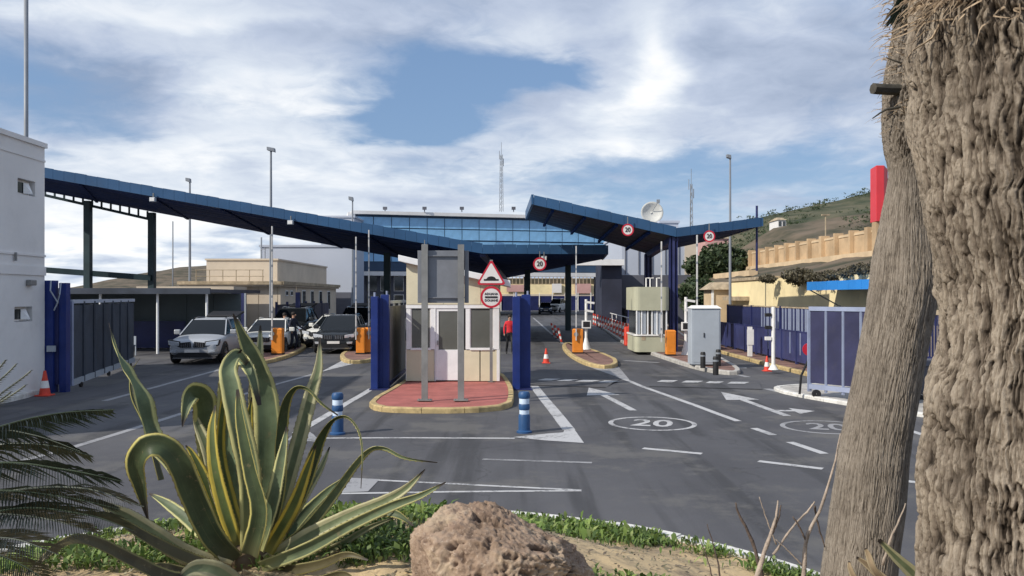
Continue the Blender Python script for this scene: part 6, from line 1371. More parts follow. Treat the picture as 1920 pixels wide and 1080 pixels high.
# ================================================================== LEAF BUILDER
def mat_leaf(name, center, margin, under, tip=(0.05,0.04,0.035), mw=0.17, trans=0.18, tipv=0.94):
    m = bpy.data.materials.new(name); m.use_nodes = True; t = NT(m.node_tree); b = t.n['Principled BSDF']; out = t.n['Material Output']
    uv = t.node('ShaderNodeUVMap', uv_map='UVMap'); sp = t.node('ShaderNodeSeparateXYZ'); t.l.new(uv.outputs[0], sp.inputs[0]); u, v = sp.outputs[0], sp.outputs[1]
    mp = t.node('ShaderNodeMapping'); t.l.new(uv.outputs[0], mp.inputs[0]); mp.inputs['Scale'].default_value = (26,1.6,1); st_ = t.noise(mp.outputs[0], 1.0, 4, 0.6)
    tc = t.node('ShaderNodeTexCoord'); bl = t.noise(tc.outputs['Object'], 5.0, 5, 0.6)
    d = t.m('ABSOLUTE', t.m('SUBTRACT', u, 0.5)); e = t.m('ADD', d, t.m('MULTIPLY', t.m('SUBTRACT', st_, 0.5), 0.16))
    k = t.smooth(e, 0.5-mw-0.03, 0.5-mw+0.04)
    cen = t.mix(t.smooth(bl, 0.35, 0.65), tuple(x*0.75 for x in center), tuple(x*1.25 for x in center)); cen = t.mix(t.m('MULTIPLY', t.smooth(st_, 0.55, 0.75), 0.4), cen, tuple((a+b_)/2 for a, b_ in zip(center, margin)))
    mar = t.mix(t.smooth(bl, 0.4, 0.7), margin, tuple(x*0.72 for x in margin)); c = t.mix(k, cen, mar)
    edge = t.smooth(d, 0.478, 0.495); c = t.mix(t.m('MULTIPLY', edge, 0.7), c, (0.12,0.075,0.04))
    c = t.mix(t.m('MULTIPLY', t.smooth(t.noise(tc.outputs['Object'], 22, 6, 0.75), 0.58, 0.70), 0.6), c, (0.25,0.20,0.11))
    c = t.mix(t.smooth(v, tipv-0.05, tipv+0.03), c, tip); c = t.mix(t.m('MULTIPLY', t.m('SUBTRACT', 1.0, t.smooth(v, 0.0, 0.16)), 0.7), c, under)
    t.put(b.inputs['Base Color'], c); b.inputs['Roughness'].default_value = 0.52; b.inputs['Specular IOR Level'].default_value = 0.35
    tr = t.node('ShaderNodeBsdfTranslucent'); t.put(tr.inputs[0], c); mx = t.node('ShaderNodeMixShader'); mx.inputs[0].default_value = trans
    t.l.new(b.outputs[0], mx.inputs[1]); t.l.new(tr.outputs[0], mx.inputs[2]); t.l.new(mx.outputs[0], out.inputs[0])
    bn = t.node('ShaderNodeBump'); bn.inputs['Strength'].default_value = 0.25; bn.inputs['Distance'].default_value = 0.004; t.put(bn.inputs['Height'], st_); t.l.new(bn.outputs[0], b.inputs['Normal'])
    return m
def catmull(pts, n):
    pts = [pts[0]*2-pts[1]]+pts+[pts[-1]*2-pts[-2]]; out = []; segs = len(pts)-3
    for i in range(n+1):
        s_ = i/n*segs; k_ = min(int(s_), segs-1); u = s_-k_; a, b, c, d = pts[k_:k_+4]
        out.append(0.5*((2*b)+(c-a)*u+(2*a-5*b+4*c-d)*u*u+(3*b-a-3*c+d)*u**3))
    return out
def leaf(parent, name, pts, widths, m, fold=0.30, twist=(0,0), th=0.010, n=38, teeth=True, face=None, wave=0.0, label=None):
    """pts (px,py,Y); widths in photo pixels at even stations; channelled, thick, tapering blade"""
    C = catmull([P(*p) for p in pts], n); wst = np.interp(np.linspace(0,1,n+1), np.linspace(0,1,len(widths)), widths); K = 7; wst = wst*0.76
    ca = np.array([c[:] for c in C]); top = []; bot = []; prevW = None
    for i, c in enumerate(C):
        T = (C[min(i+1,n)]-C[max(i-1,0)]).normalized(); V = (Vector((0,0,CH))-c).normalized() if face is None else Vector(face)
        W = T.cross(V)
        if prevW is None and W.length < 0.1: W = Vector((1,0,0))
        if prevW is not None:
            Wt = (prevW-T*prevW.dot(T)).normalized()
            W = (W.normalized()*min(1,W.length*1.4)*(1 if W.dot(Wt) >= 0 else -1)*0.35+Wt*0.65)
        W = (W-T*W.dot(T)).normalized(); prevW = W; a = R(twist[0]+(twist[1]-twist[0])*i/n); W = Matrix.Rotation(a, 3, T) @ W; N = W.cross(T).normalized()
        w = wst[i]*c.y/F/2; w *= 1+0.02*math.sin(i*1.9)
        rt = []; rb = []
        for k_ in range(K):
            x = -1+2*k_/(K-1); lift = (abs(x)**1.6)*fold*w; wob = wave*w*math.sin(i*0.9+x*2)*abs(x); tt = th*(1-abs(x)**3*0.92)*min(1,max(0.12,(1-i/n)*1.6))
            p = c+W*(x*w)+N*(lift+wob); rt.append(p+N*tt*0.25); rb.append(p-N*tt)
        top.append(rt); bot.append(rb)
    vs = []; uv = []; fs = []; fuv = []
    for i in range(n+1):
        for k_ in range(K): vs.append(top[i][k_]); uv.append((k_/(K-1), i/n))
    o2 = len(vs)
    for i in range(n+1):
        for k_ in range(K): vs.append(bot[i][k_]); uv.append((k_/(K-1), i/n))
    for i in range(n):
        for k_ in range(K-1):
            a = i*K+k_; fs.append((a,a+1,a+K+1,a+K)); fs.append((o2+a,o2+a+K,o2+a+K+1,o2+a+1))
        a = i*K; fs.append((a,a+K,o2+a+K,o2+a)); a = i*K+K-1; fs.append((a,o2+a,o2+a+K,a+K))
    if teeth:
        for i in range(2, n-2):
            for k_, sgn in ((0,-1),(K-1,1)):
                a = vs[i*K+k_]; b = vs[(i+1)*K+k_]; cdir = (Vector(vs[i*K+k_])-Vector(vs[i*K+3])).normalized(); mid = (a+b)/2; tp = mid+cdir*0.005; q = len(vs)
                vs += [a.lerp(b,0.3), a.lerp(b,0.7), tp]; uv += [(k_/(K-1), i/n)]*3; fs.append((q,q+1,q+2))
    o0 = LOC[parent.name]; me = bpy.data.meshes.new(name); me.from_pydata([v-o0 for v in vs], [], fs); ul = me.uv_layers.new(name='UVMap')
    li = np.empty(len(me.loops), dtype=np.int32); me.loops.foreach_get('vertex_index', li); ul.data.foreach_set('uv', np.array(uv)[li].ravel()); me.polygons.foreach_set('use_smooth',[True]*len(me.polygons)); me.materials.append(m)
    o = bpy.data.objects.new(name, me); COL.objects.link(o); o.parent = parent; LOC[o.name] = o0
    if label: o['label'] = label
    return o
GR = (0.135,0.18,0.10); YE = (0.50,0.46,0.17)
M['leaf'] = mat_leaf('agave_leaf', GR, (0.62,0.60,0.27), (0.42,0.40,0.16), mw=0.17)
M['leaf_y'] = mat_leaf('agave_leaf_yellow', (0.11,0.15,0.05), (0.62,0.50,0.09), (0.45,0.38,0.12), mw=0.26, trans=0.3)
M['leaf_p'] = mat_leaf('agave_leaf_pale', (0.20,0.24,0.13), (0.58,0.55,0.33), (0.45,0.38,0.20), mw=0.30, trans=0.25)
M['leaf_d'] = mat_leaf('agave_leaf_dark', (0.060,0.085,0.040), (0.60,0.54,0.18), (0.10,0.09,0.04), mw=0.09)
M['leaf_b'] = mat_leaf('agave_leaf_brown', (0.075,0.065,0.032), (0.24,0.22,0.08), (0.10,0.06,0.03), mw=0.10, trans=0.05)
ag = thing('agave', 'large variegated agave with green and yellow curling leaves at the lower left', 'agave', (P(455,1055,5.0).x, 5.0, 0.75))
L = lambda *a, **k_: leaf(ag, 'leaf', *a, **k_)
# back leaves first
L([(440,1040,5.05),(395,960,5.2),(330,880,5.3),(285,820,5.35),(262,745,5.35),(236,695,5.35),(216,655,5.38),(204,606,5.42)], [36,44,52,52,44,28,13,3], M['leaf'], twist=(0,75), wave=0.25, fold=0.5)
L([(300,900,5.32),(272,800,5.4),(247,745,5.42),(245,700,5.42),(262,672,5.4)], [26,22,16,8,2], M['leaf_d'], twist=(60,80))
L([(450,1030,5.1),(420,940,5.2),(396,860,5.25),(386,790,5.25),(381,746,5.2),(360,736,5.12),(350,762,5.05),(342,800,5.02)], [40,56,58,56,58,50,26,3], M['leaf'], twist=(0,10), fold=0.4)
L([(440,1045,5.0),(410,960,5.05),(380,890,5.08),(360,850,5.1),(348,835,5.1)], [34,36,28,14,3], M['leaf_y'], twist=(10,0))
L([(455,1020,4.98),(428,930,5.0),(412,850,5.02),(416,770,5.02),(432,690,5.0),(452,655,4.98)], [30,34,30,26,22,8], M['leaf_y'], twist=(30,55))
L([(462,1010,5.1),(440,900,5.2),(424,800,5.25),(430,700,5.2),(448,668,5.1),(470,700,5.0),(486,760,4.95)], [36,44,44,40,36,26,10], M['leaf'], twist=(0,-20), fold=0.5)
L([(478,1010,5.15),(498,900,5.2),(502,800,5.2),(494,730,5.2),(474,672,5.15),(455,630,5.1),(437,588,5.05)], [50,62,66,60,48,24,3], M['leaf'], twist=(0,0), fold=0.22)
L([(490,1000,5.3),(484,850,5.35),(478,740,5.35),(486,660,5.38),(488,610,5.4)], [30,34,34,20,4], M['leaf_p'], twist=(0,20))
L([(470,1030,4.9),(470,900,4.86),(452,810,4.84),(434,730,4.86),(428,690,4.9),(446,664,4.98),(470,690,5.05)], [46,56,56,50,40,26,8], M['leaf'], twist=(-10,10), fold=0.34)
L([(476,930,5.02),(468,850,5.0),(467,790,5.0),(472,745,5.0)], [12,18,20,3], M['leaf_y'], twist=(0,0), teeth=False)
L([(440,1050,4.82),(398,1005,4.75),(362,930,4.68),(336,868,4.62),(308,838,4.58),(276,838,4.56),(256,868,4.58),(264,915,4.62),(278,976,4.66)], [44,56,60,58,56,58,50,30,3], M['leaf_d'], twist=(-8,18), fold=0.38)
L([(430,1052,4.95),(380,985,4.95),(350,920,4.98),(322,880,5.0),(300,850,5.0)], [24,26,22,14,4], M['leaf_y'], twist=(30,40))
L([(500,1020,5.0),(520,920,5.05),(524,830,5.08),(532,760,5.05),(552,727,5.0),(578,729,4.95),(604,756,4.9),(634,778,4.88)], [24,34,34,28,14,10,8,5], M['leaf_d'], twist=(20,50), fold=0.6)
L([(510,1010,5.15),(540,900,5.25),(562,820,5.3),(583,740,5.32),(597,690,5.35),(600,632,5.4)], [34,38,38,34,22,3], M['leaf_p'], twist=(0,0), fold=0.25)
L([(515,1020,5.1),(560,930,5.15),(585,860,5.15),(604,815,5.1),(626,786,5.0),(652,782,4.92),(673,808,4.86),(680,850,4.82),(677,916,4.8)], [30,36,34,22,9,7,6,5,2], M['leaf_d'], twist=(10,40), fold=0.6)
L([(520,1015,5.2),(562,945,5.3),(600,880,5.38),(618,838,5.42)], [24,24,16,3], M['leaf_p'], twist=(0,0))
L([(505,1045,4.98),(572,990,5.0),(625,925,5.02),(664,872,5.0),(694,842,4.95),(722,840,4.9),(760,858,4.86),(820,867,4.8)], [34,34,28,22,16,14,10,3], M['leaf_d2'] if 'leaf_d2' in M else M['leaf'], twist=(30,50), fold=0.5)
L([(500,1055,4.9),(580,1005,4.85),(660,965,4.8),(720,940,4.75),(762,915,4.72),(797,880,4.7)], [38,42,34,30,20,3], M['leaf_p'], twist=(-10,10), fold=0.4)
L([(490,1062,4.8),(575,1028,4.75),(655,985,4.7),(735,948,4.66),(790,928,4.64),(836,904,4.62)], [34,36,30,26,16,3], M['leaf'], twist=(20,10), fold=0.45)
L([(510,1062,5.0),(600,1015,5.05),(665,975,5.1),(712,961,5.1),(745,965,5.05),(775,986,5.0)], [30,28,24,24,18,4], M['leaf_d'], twist=(10,-10))
L([(520,1066,5.05),(620,1030,5.15),(690,990,5.2),(740,970,5.25)], [20,22,14,3], M['leaf_p'], twist=(20,20))
L([(430,1066,4.78),(350,1040,4.7),(290,1002,4.62),(240,970,4.56),(205,952,4.5),(190,940,4.48)], [40,48,46,40,24,6], M['leaf_p'], twist=(-10,-5), fold=0.2)
L([(430,1070,4.74),(360,1050,4.66),(300,1022,4.58),(245,990,4.5),(205,962,4.45)], [30,34,30,24,8], M['leaf_b'], twist=(30,30), fold=0.2)
L([(400,1090,4.4),(320,1085,4.3),(245,1050,4.2),(185,1020,4.1),(140,1012,4.02),(100,1032,3.95),(50,1078,3.9)], [40,36,32,30,26,20,8], M['leaf_b'], twist=(20,35), fold=0.35)
L([(460,1120,4.5),(430,1085,4.45),(400,1068,4.4),(365,1066,4.36),(335,1085,4.3)], [40,46,46,40,14], M['leaf_p'], twist=(0,0), fold=0.4)
L([(480,1075,4.9),(540,1070,4.8),(600,1058,4.7),(650,1040,4.6),(690,1050,4.55)], [30,30,24,16,4], M['leaf_b'], twist=(20,0))
L([(470,1040,4.75),(488,960,4.7),(470,880,4.7),(452,790,4.72),(446,730,4.74)], [50,46,36,26,8], M['leaf_d'], twist=(-20,-35), fold=0.4)
L([(452,1040,4.9),(424,960,4.88),(404,880,4.9),(398,810,4.95),(404,760,5.0)], [30,38,34,24,4], M['leaf_y'], twist=(-15,-30))
L([(448,1030,5.05),(412,930,5.1),(392,850,5.15),(372,800,5.2),(362,770,5.2)], [34,40,36,22,4], M['leaf_p'], twist=(20,10))
L([(500,1035,4.86),(548,950,4.82),(575,880,4.8),(592,835,4.8)], [34,36,24,4], M['leaf_y'], twist=(15,25))
L([(486,1030,4.8),(512,940,4.75),(528,860,4.75),(538,800,4.78)], [34,38,26,4], M['leaf'], twist=(-25,-10))
L([(505,1050,5.2),(560,975,5.35),(610,925,5.45),(650,893,5.5)], [28,30,20,4], M['leaf'], twist=(10,0))
L([(440,1058,5.2),(370,990,5.35),(318,948,5.45),(280,925,5.5)], [30,34,24,4], M['leaf'], twist=(0,10))
L([(452,1078,4.55),(520,1100,4.45),(585,1092,4.4),(640,1075,4.35),(668,1088,4.3)], [30,30,24,16,5], M['leaf_b'], twist=(0,30))
L([(430,1085,4.6),(365,1078,4.5),(300,1062,4.42),(262,1075,4.4)], [28,28,18,4], M['leaf_b'], twist=(0,20))
mb = MB(); c = P(462,1062,5.0); mb.lathe([(0.10,-0.12),(0.19,-0.02),(0.17,0.10),(0.08,0.2)], c, 20); mb.build('stem', M['leaf_b'], parent=ag, smooth=True)

# cut leaf stubs and dry straps at the foot of the smooth trunk
ds = thing('dry_agave', 'small clump of dry pale strap leaves at the foot of the leaning trunk', 'plant', P(1650,1090,3.7))
for pts, w, m_ in (([(1740,1110,3.7),(1712,1075,3.68),(1680,1045,3.66),(1648,1012,3.64)],[34,34,24,10],'leaf_p'),([(1700,1120,3.6),(1650,1080,3.6),(1625,1058,3.6),(1606,1045,3.6)],[22,22,16,6],'leaf_dry'),([(1680,1120,3.55),(1640,1070,3.5),(1628,1040,3.5),(1622,1028,3.5)],[20,18,14,5],'leaf_dry'),([(1640,1130,3.5),(1606,1090,3.5),(1594,1065,3.5),(1592,1052,3.5)],[16,16,12,4],'leaf_dry'),([(1790,1100,3.4),(1752,1090,3.4),(1740,1060,3.4),(1733,1018,3.4)],[16,14,12,5],'leaf_b')):
    if 'leaf_dry' not in M: M['leaf_dry'] = mat_leaf('dry_leaf', (0.33,0.25,0.16), (0.45,0.37,0.24), (0.30,0.22,0.14), mw=0.2, trans=0.1)
    leaf(ds, 'leaf', pts, w, M[m_], teeth=False, n=16)

# ================================================================== CYCAD FRONDS (left)
M['frond'] = mat('frond_green', (0.030,0.048,0.028), 0.5, 0.35, 4, col2=(0.065,0.085,0.055)); M['frond_g'] = mat('frond_grey', (0.10,0.115,0.095), 0.5, 0.3, 4, col2=(0.19,0.205,0.17))
cy = thing('cycad', 'feathery dark green fronds reaching in from the left edge', 'cycad', (-3.35,4.1,0.75))
def frond(pts, lw, m, n=70, droop=0.35, seed=1, dens=1.0):
    rnd = random.Random(seed); C = catmull([P(*p) for p in pts], n); mb = MB(); mb.tube(C, [0.008*(1-0.8*i/n) for i in range(n+1)], 5); fr = mb.build('frond', m, parent=cy)
    mb = MB()
    for i in range(3, n+1):
        T = (C[min(i+1,n)]-C[i-1]).normalized(); t_ = i/n; ln = lw*C[i].y/F*math.sin(math.pi*min(1,0.12+t_*0.88))**0.6*(1.0 if t_ < 0.9 else (1-t_)*8+0.2)
        for s_ in (-1,1):
            S_ = T.cross(Vector((0,0,1))).normalized()*s_; d = (T*0.75+S_*0.8+Vector((0,0,0.25-droop*rnd.uniform(0.6,1.4)))).normalized(); w_ = 0.0046; a = C[i]; b = a+d*ln*0.55; c_ = a+d*ln+Vector((0,0,-droop*ln*0.35)); u_ = d.cross(S_).normalized()*w_+T*w_
            mb.add([a-u_*0.5,a+u_*0.5,b+u_,b-u_,c_],[(0,1,2,3),(3,2,4)])
    o = mb.build('leaflets', m, parent=fr); o['kind'] = 'stuff'
frond([(-330,960,4.1),(-160,860,4.0),(0,800,3.9),(110,775,3.85),(215,768,3.8)], 95, M['frond'], 90, 0.5, 1)
frond([(-330,980,4.1),(-170,900,4.0),(-10,868,3.9),(120,880,3.8),(228,902,3.75)], 105, M['frond'], 95, 0.5, 2)
frond([(-330,1000,4.1),(-180,945,3.95),(-20,920,3.85),(120,932,3.75),(225,955,3.7)], 95, M['frond'], 95, 0.45, 3)
frond([(-330,1040,4.0),(-180,990,3.8),(-40,965,3.7),(80,972,3.6),(190,1002,3.55)], 95, M['frond_g'], 90, 0.3, 4)
frond([(-330,1100,4.0),(-200,1050,3.7),(-80,1015,3.6),(20,1010,3.5),(110,1040,3.45)], 100, M['frond_g'], 80, 0.3, 5)
frond([(-330,930,4.2),(-200,830,4.2),(-60,800,4.2),(60,815,4.15),(150,846,4.1)], 90, M['frond'], 80, 0.6, 6)
frond([(-330,1060,3.9),(-200,1030,3.6),(-80,1020,3.45),(20,1050,3.4),(90,1090,3.35)], 90, M['frond'], 80, 0.3, 8)
frond([(-330,1080,4.0),(-160,985,3.9),(0,925,3.85),(150,915,3.8),(270,950,3.75)], 80, M['frond_g'], 110, 0.45, 12)
frond([(-330,1090,3.9),(-160,1010,3.75),(20,955,3.7),(160,965,3.65),(250,995,3.6)], 90, M['frond'], 110, 0.4, 13)
frond([(-330,1010,4.0),(-180,900,4.1),(-20,838,4.1),(90,835,4.1),(175,856,4.1)], 85, M['frond'], 80, 0.6, 9)
mb = MB(); mb.lathe([(0.16,-0.4),(0.2,0.0),(0.18,0.25),(0.08,0.36)], (-3.45,4.1,0.8), 18); mb.build('trunk', M['bark'], parent=cy, smooth=True)
cz = thing('small_palm', 'small grey green palm seedling at the left edge in front of the white building', 'palm', (-4.15,6.0,0.6))
def frond2(base, tip, n, ln, par, m):
    C = catmull([base, base.lerp(tip,0.5)+Vector((-0.12,0,0.16)), tip], n); mb = MB(); mb.tube(C,[0.006]*(n+1),4); fr = mb.build('frond', m, parent=par); mb = MB()
    for i in range(2,n+1):
        T = (C[min(i+1,n)]-C[i-1]).normalized()
        for s_ in (-1,1):
            d = (T*0.8+T.cross(Vector((0,0,1))).normalized()*s_*0.8+Vector((0,0,-0.35))).normalized(); a = C[i]; l_ = ln*(1.1-i/n); mb.add([a-T*0.008,a+T*0.008,a+d*l_],[(0,1,2)])
    o = mb.build('leaflets', m, parent=fr); o['kind'] = 'stuff'
bs = Vector((-4.15,6.0,0.85))
for px, py in ((58,695),(30,683),(48,722),(10,676),(-10,700),(20,735),(-60,690)): frond2(bs, P(px,py,6.0+random.uniform(-0.2,0.2)), 34, 0.19, cz, M['frond_g'])
mb = MB(); mb.lathe([(0.06,0),(0.07,0.2),(0.03,0.32)], (-4.15,6.0,0.55), 12); mb.build('trunk', M['bark'], parent=cz)

# ================================================================== ROCK
def mat_rock():
    m = bpy.data.materials.new('pitted_rock'); m.use_nodes = True; t = NT(m.node_tree); b = t.n['Principled BSDF']; tc = t.node('ShaderNodeTexCoord'); v = tc.outputs['Object']
    at = t.node('ShaderNodeAttribute', attribute_name='relief')
    n1 = t.noise(v, 3.0, 6, 0.65); n2 = t.noise(v, 14, 6, 0.7); n3 = t.noise(v, 55, 4, 0.7)
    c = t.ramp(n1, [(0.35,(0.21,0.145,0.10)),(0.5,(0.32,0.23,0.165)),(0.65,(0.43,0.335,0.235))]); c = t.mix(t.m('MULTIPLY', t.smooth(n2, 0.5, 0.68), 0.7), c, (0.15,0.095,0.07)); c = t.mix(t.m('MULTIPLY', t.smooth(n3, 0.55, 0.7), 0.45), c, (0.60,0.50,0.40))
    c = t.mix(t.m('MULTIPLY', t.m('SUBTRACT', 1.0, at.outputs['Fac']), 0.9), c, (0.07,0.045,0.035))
    t.put(b.inputs['Base Color'], c); b.inputs['Roughness'].default_value = 0.92
    bn = t.node('ShaderNodeBump'); bn.inputs['Strength'].default_value = 0.9; bn.inputs['Distance'].default_value = 0.015; t.put(bn.inputs['Height'], t.m('ADD', n2, t.m('MULTIPLY', n3, 0.5))); t.l.new(bn.outputs[0], b.inputs['Normal'])
    return m
M['rock'] = mat_rock()
bm = bmesh.new(); bmesh.ops.create_icosphere(bm, subdivisions=8 if False else 7, radius=1.0); me = bpy.data.meshes.new('rock'); bm.to_mesh(me); bm.free()
n = len(me.vertices); co = np.empty(n*3); me.vertices.foreach_get('co', co); co = co.reshape(-1,3); x, y, z = co.T
big = fbm(x*1.3+2, y*1.3, z*1.3, 51, 3); mid = fbm(x*3.4, y*3.4, z*3.4, 61, 4, 0.55); fine = fbm(x*11, y*11, z*11, 71, 3)
pit = np.clip((fbm(x*6.5, y*6.5, z*6.5, 81, 2)-0.42)*3.2, 0, 1); pit2 = np.clip((fbm(x*15, y*15, z*15, 91, 2)-0.45)*3.5, 0, 1)
pq = fbm(x*2.3, y*2.3, z*2.3, 95, 3)*3.0; pl = (np.floor(pq)+np.clip((pq-np.floor(pq))*4,0,1))/3.0
pn = (np.abs(co)**2.6).sum(1)**(1/2.6); V = co/pn[:,None]*(1+0.10*big)[:,None]
rg = np.random.default_rng(77)
for _ in range(34):                      # broken faces
    nn = rg.normal(size=3); nn /= np.linalg.norm(nn); d_ = rg.uniform(0.86, 1.06); o_ = V@nn-d_; V = V-np.where(o_ > 0, o_, 0)[:,None]*nn*0.9
pit = np.clip((fbm(x*5.2, y*5.2, z*5.2, 81, 3)-0.62)*4.5, 0, 1); pit2 = np.clip((fbm(x*13, y*13, z*13, 91, 2)-0.55)*4.0, 0, 1)*np.clip(0.6+big*1.5,0,1)
hole = np.clip((fbm(x*24, y*24, z*24, 93, 2)-0.62)*5.0, 0, 1); rough = fbm(x*18, y*18, z*18, 97, 4, 0.6)
V = V*(1+0.028*mid+0.022*rough-0.15*pit-0.065*pit2-0.03*hole+0.012*fbm(x*45,y*45,z*45,99,2))[:,None]; V[:,0] *= 0.50; V[:,1] *= 0.40; V[:,2] *= 0.46
sh = np.clip((V[:,0]+0.02)/0.5, 0, 1); V[:,2] = np.where(V[:,2] > 0, V[:,2]*(1.0-0.32*sh), V[:,2])
pit = np.clip(pit+0.5*hole, 0, 1)
me.vertices.foreach_set('co', V.ravel()); me.update(); me.polygons.foreach_set('use_smooth',[True]*len(me.polygons)); me.materials.append(M['rock'])
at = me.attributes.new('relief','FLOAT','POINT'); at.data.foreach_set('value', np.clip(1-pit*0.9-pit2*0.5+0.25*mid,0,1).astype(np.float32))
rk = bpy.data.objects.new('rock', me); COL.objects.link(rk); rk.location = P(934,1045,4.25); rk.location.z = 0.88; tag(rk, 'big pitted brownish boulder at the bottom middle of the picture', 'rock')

# ================================================================== GROUND COVER
def leaves_mesh(name, pts, size, m, label, seed, tall=1.0):
    """pts Nx2 ground positions of tufts; each tuft a few curved blades"""
    rng = np.random.default_rng(seed); N = len(pts); x, y = pts[:,0], pts[:,1]; z = ground_z(x, y); a = rng.uniform(0, 2*np.pi, N); tilt = rng.uniform(0.15, 1.15, N); ln = rng.uniform(0.5, 1.3, N)*size; w = ln*rng.uniform(0.16, 0.34, N)
    dx, dy = np.cos(a), np.sin(a); lift = np.cos(tilt)*tall; out = np.sin(tilt); base = np.stack([x,y,z-0.005+rng.uniform(0,0.05,N)*tall],-1)
    d1 = np.stack([dx*out*0.45, dy*out*0.45, lift*0.6],-1)*ln[:,None]; d2 = np.stack([dx*out, dy*out, lift*0.75],-1)*ln[:,None]; s_ = np.stack([-dy, dx, 0*dx],-1)*w[:,None]/2
    V = np.stack([base-s_*0.3, base+s_*0.3, base+d1+s_, base+d1-s_, base+d2], 1).reshape(-1,3); q = np.arange(N)*5
    faces = np.stack([q,q+1,q+2,q+3],-1); tri = np.stack([q+3,q+2,q+4],-1); me = bpy.data.meshes.new(name); o0 = V.mean(0); V = V-o0
    me.vertices.add(len(V)); me.vertices.foreach_set('co', V.ravel()); li = np.concatenate([faces.ravel(), tri.ravel()]); me.loops.add(len(li)); me.loops.foreach_set('vertex_index', li.astype(np.int32))
    me.polygons.add(2*N); me.polygons.foreach_set('loop_start', np.concatenate([np.arange(N)*4, 4*N+np.arange(N)*3]).astype(np.int32)); me.polygons.foreach_set('loop_total', np.concatenate([np.full(N,4),np.full(N,3)]).astype(np.int32)); me.update(calc_edges=True); me.materials.append(m)
    o = bpy.data.objects.new(name, me); COL.objects.link(o); o.location = o0; return tag(o, label, 'plants', kind='stuff')
def mat_foliage(name, cols, trans=0.3):
    m = bpy.data.materials.new(name); m.use_nodes = True; t = NT(m.node_tree); b = t.n['Principled BSDF']; out = t.n['Material Output']
    gn = t.node('ShaderNodeNewGeometry'); c = t.ramp(gn.outputs['Random Per Island'], [(i/(len(cols)-1), c_) for i, c_ in enumerate(cols)]); n_ = t.noise(gn.outputs['Position'], 1.6, 3); c = t.mix(t.m('MULTIPLY', t.smooth(n_, 0.4, 0.6), 0.5), c, tuple(x*0.6 for x in cols[0]))
    t.put(b.inputs['Base Color'], c); b.inputs['Roughness'].default_value = 0.6; tr = t.node('ShaderNodeBsdfTranslucent'); t.put(tr.inputs[0], c); mx = t.node('ShaderNodeMixShader'); mx.inputs[0].default_value = trans
    t.l.new(b.outputs[0], mx.inputs[1]); t.l.new(tr.outputs[0], mx.inputs[2]); t.l.new(mx.outputs[0], out.inputs[0]); return m
M['cover'] = mat_foliage('ground_cover_leaf', [(0.06,0.11,0.025),(0.14,0.23,0.045),(0.23,0.33,0.07),(0.32,0.38,0.13)])
M['litter'] = mat_foliage('leaf_litter', [(0.10,0.075,0.05),(0.22,0.17,0.11),(0.36,0.30,0.20),(0.16,0.17,0.07)], 0.05)
M['bush_dry'] = mat_foliage('dry_bush_leaf', [(0.05,0.045,0.03),(0.11,0.10,0.06),(0.19,0.16,0.10)], 0.15)
M['bush'] = mat_foliage('bush_leaf', [(0.030,0.05,0.02),(0.05,0.08,0.03),(0.09,0.12,0.05)], 0.2)
def scatter(N, dens, seed):
    rng = np.random.default_rng(seed); a = rng.uniform(0, 2*np.pi, N*5); r = (IR-0.17)*np.sqrt(rng.uniform(0,1,N*5)); x = IC.x+r*np.cos(a); y = IC.y+r*np.sin(a); k_ = rng.uniform(0,1,N*5) < dens(x, y, IR-0.17-r); return np.stack([x[k_],y[k_]],-1)[:N]
def gs(v, c, s_): return np.exp(-((v-c)/s_)**2)
def dens_green(x, y, d):
    cl = np.clip(0.55+1.3*fbm(x*2.6, y*2.6, 0.3, 7, 3), 0, 1); px = x/np.maximum(y,0.5)*F; wd = 0.62-0.40*np.clip((px-90)/330,0,1); edge = np.clip(gs(d, wd*0.6, wd*0.8), 0, 1)*(y > 4.8)
    right = edge*(px > 30)*1.2; mid_ = (px > -420)*(px < 60)*(y > 4.9)*np.clip((7.6-y)/1.0+0.4, 0.15, 1)*0.9; left = (px < -400)*(y > 4.8)*0.6*(fbm(x*1.7, y*1.7, 0.9, 12, 2) > 0.0); near_ = (px > 130)*(y < 4.95)*(y > 4.3)*0.5
    return cl*np.clip(right+mid_+left+near_, 0, 1)
leaves_mesh('ground_cover', scatter(60000, dens_green, 3), 0.085, M['cover'], 'low green weeds growing along the white kerb and around the boulder', 5, 0.9)
leaves_mesh('ground_cover', scatter(5200, lambda x,y,d: gs(x,0.75,0.5)*gs(y,7.8,0.6)*0.9+gs(x,-0.6,0.5)*gs(y,6.4,0.8)*0.5, 31), 0.13, M['cover'], 'taller bright green weeds behind the boulder', 8, 1.0)
leaves_mesh('leaf_litter', scatter(26000, lambda x,y,d: (x < -0.6)*0.6*(fbm(x*2,y*2,0.2,40,2) > -0.3)+0.10*(y>5), 9), 0.07, M['litter'], 'dry brown leaf litter round the agave', 10, 0.25)
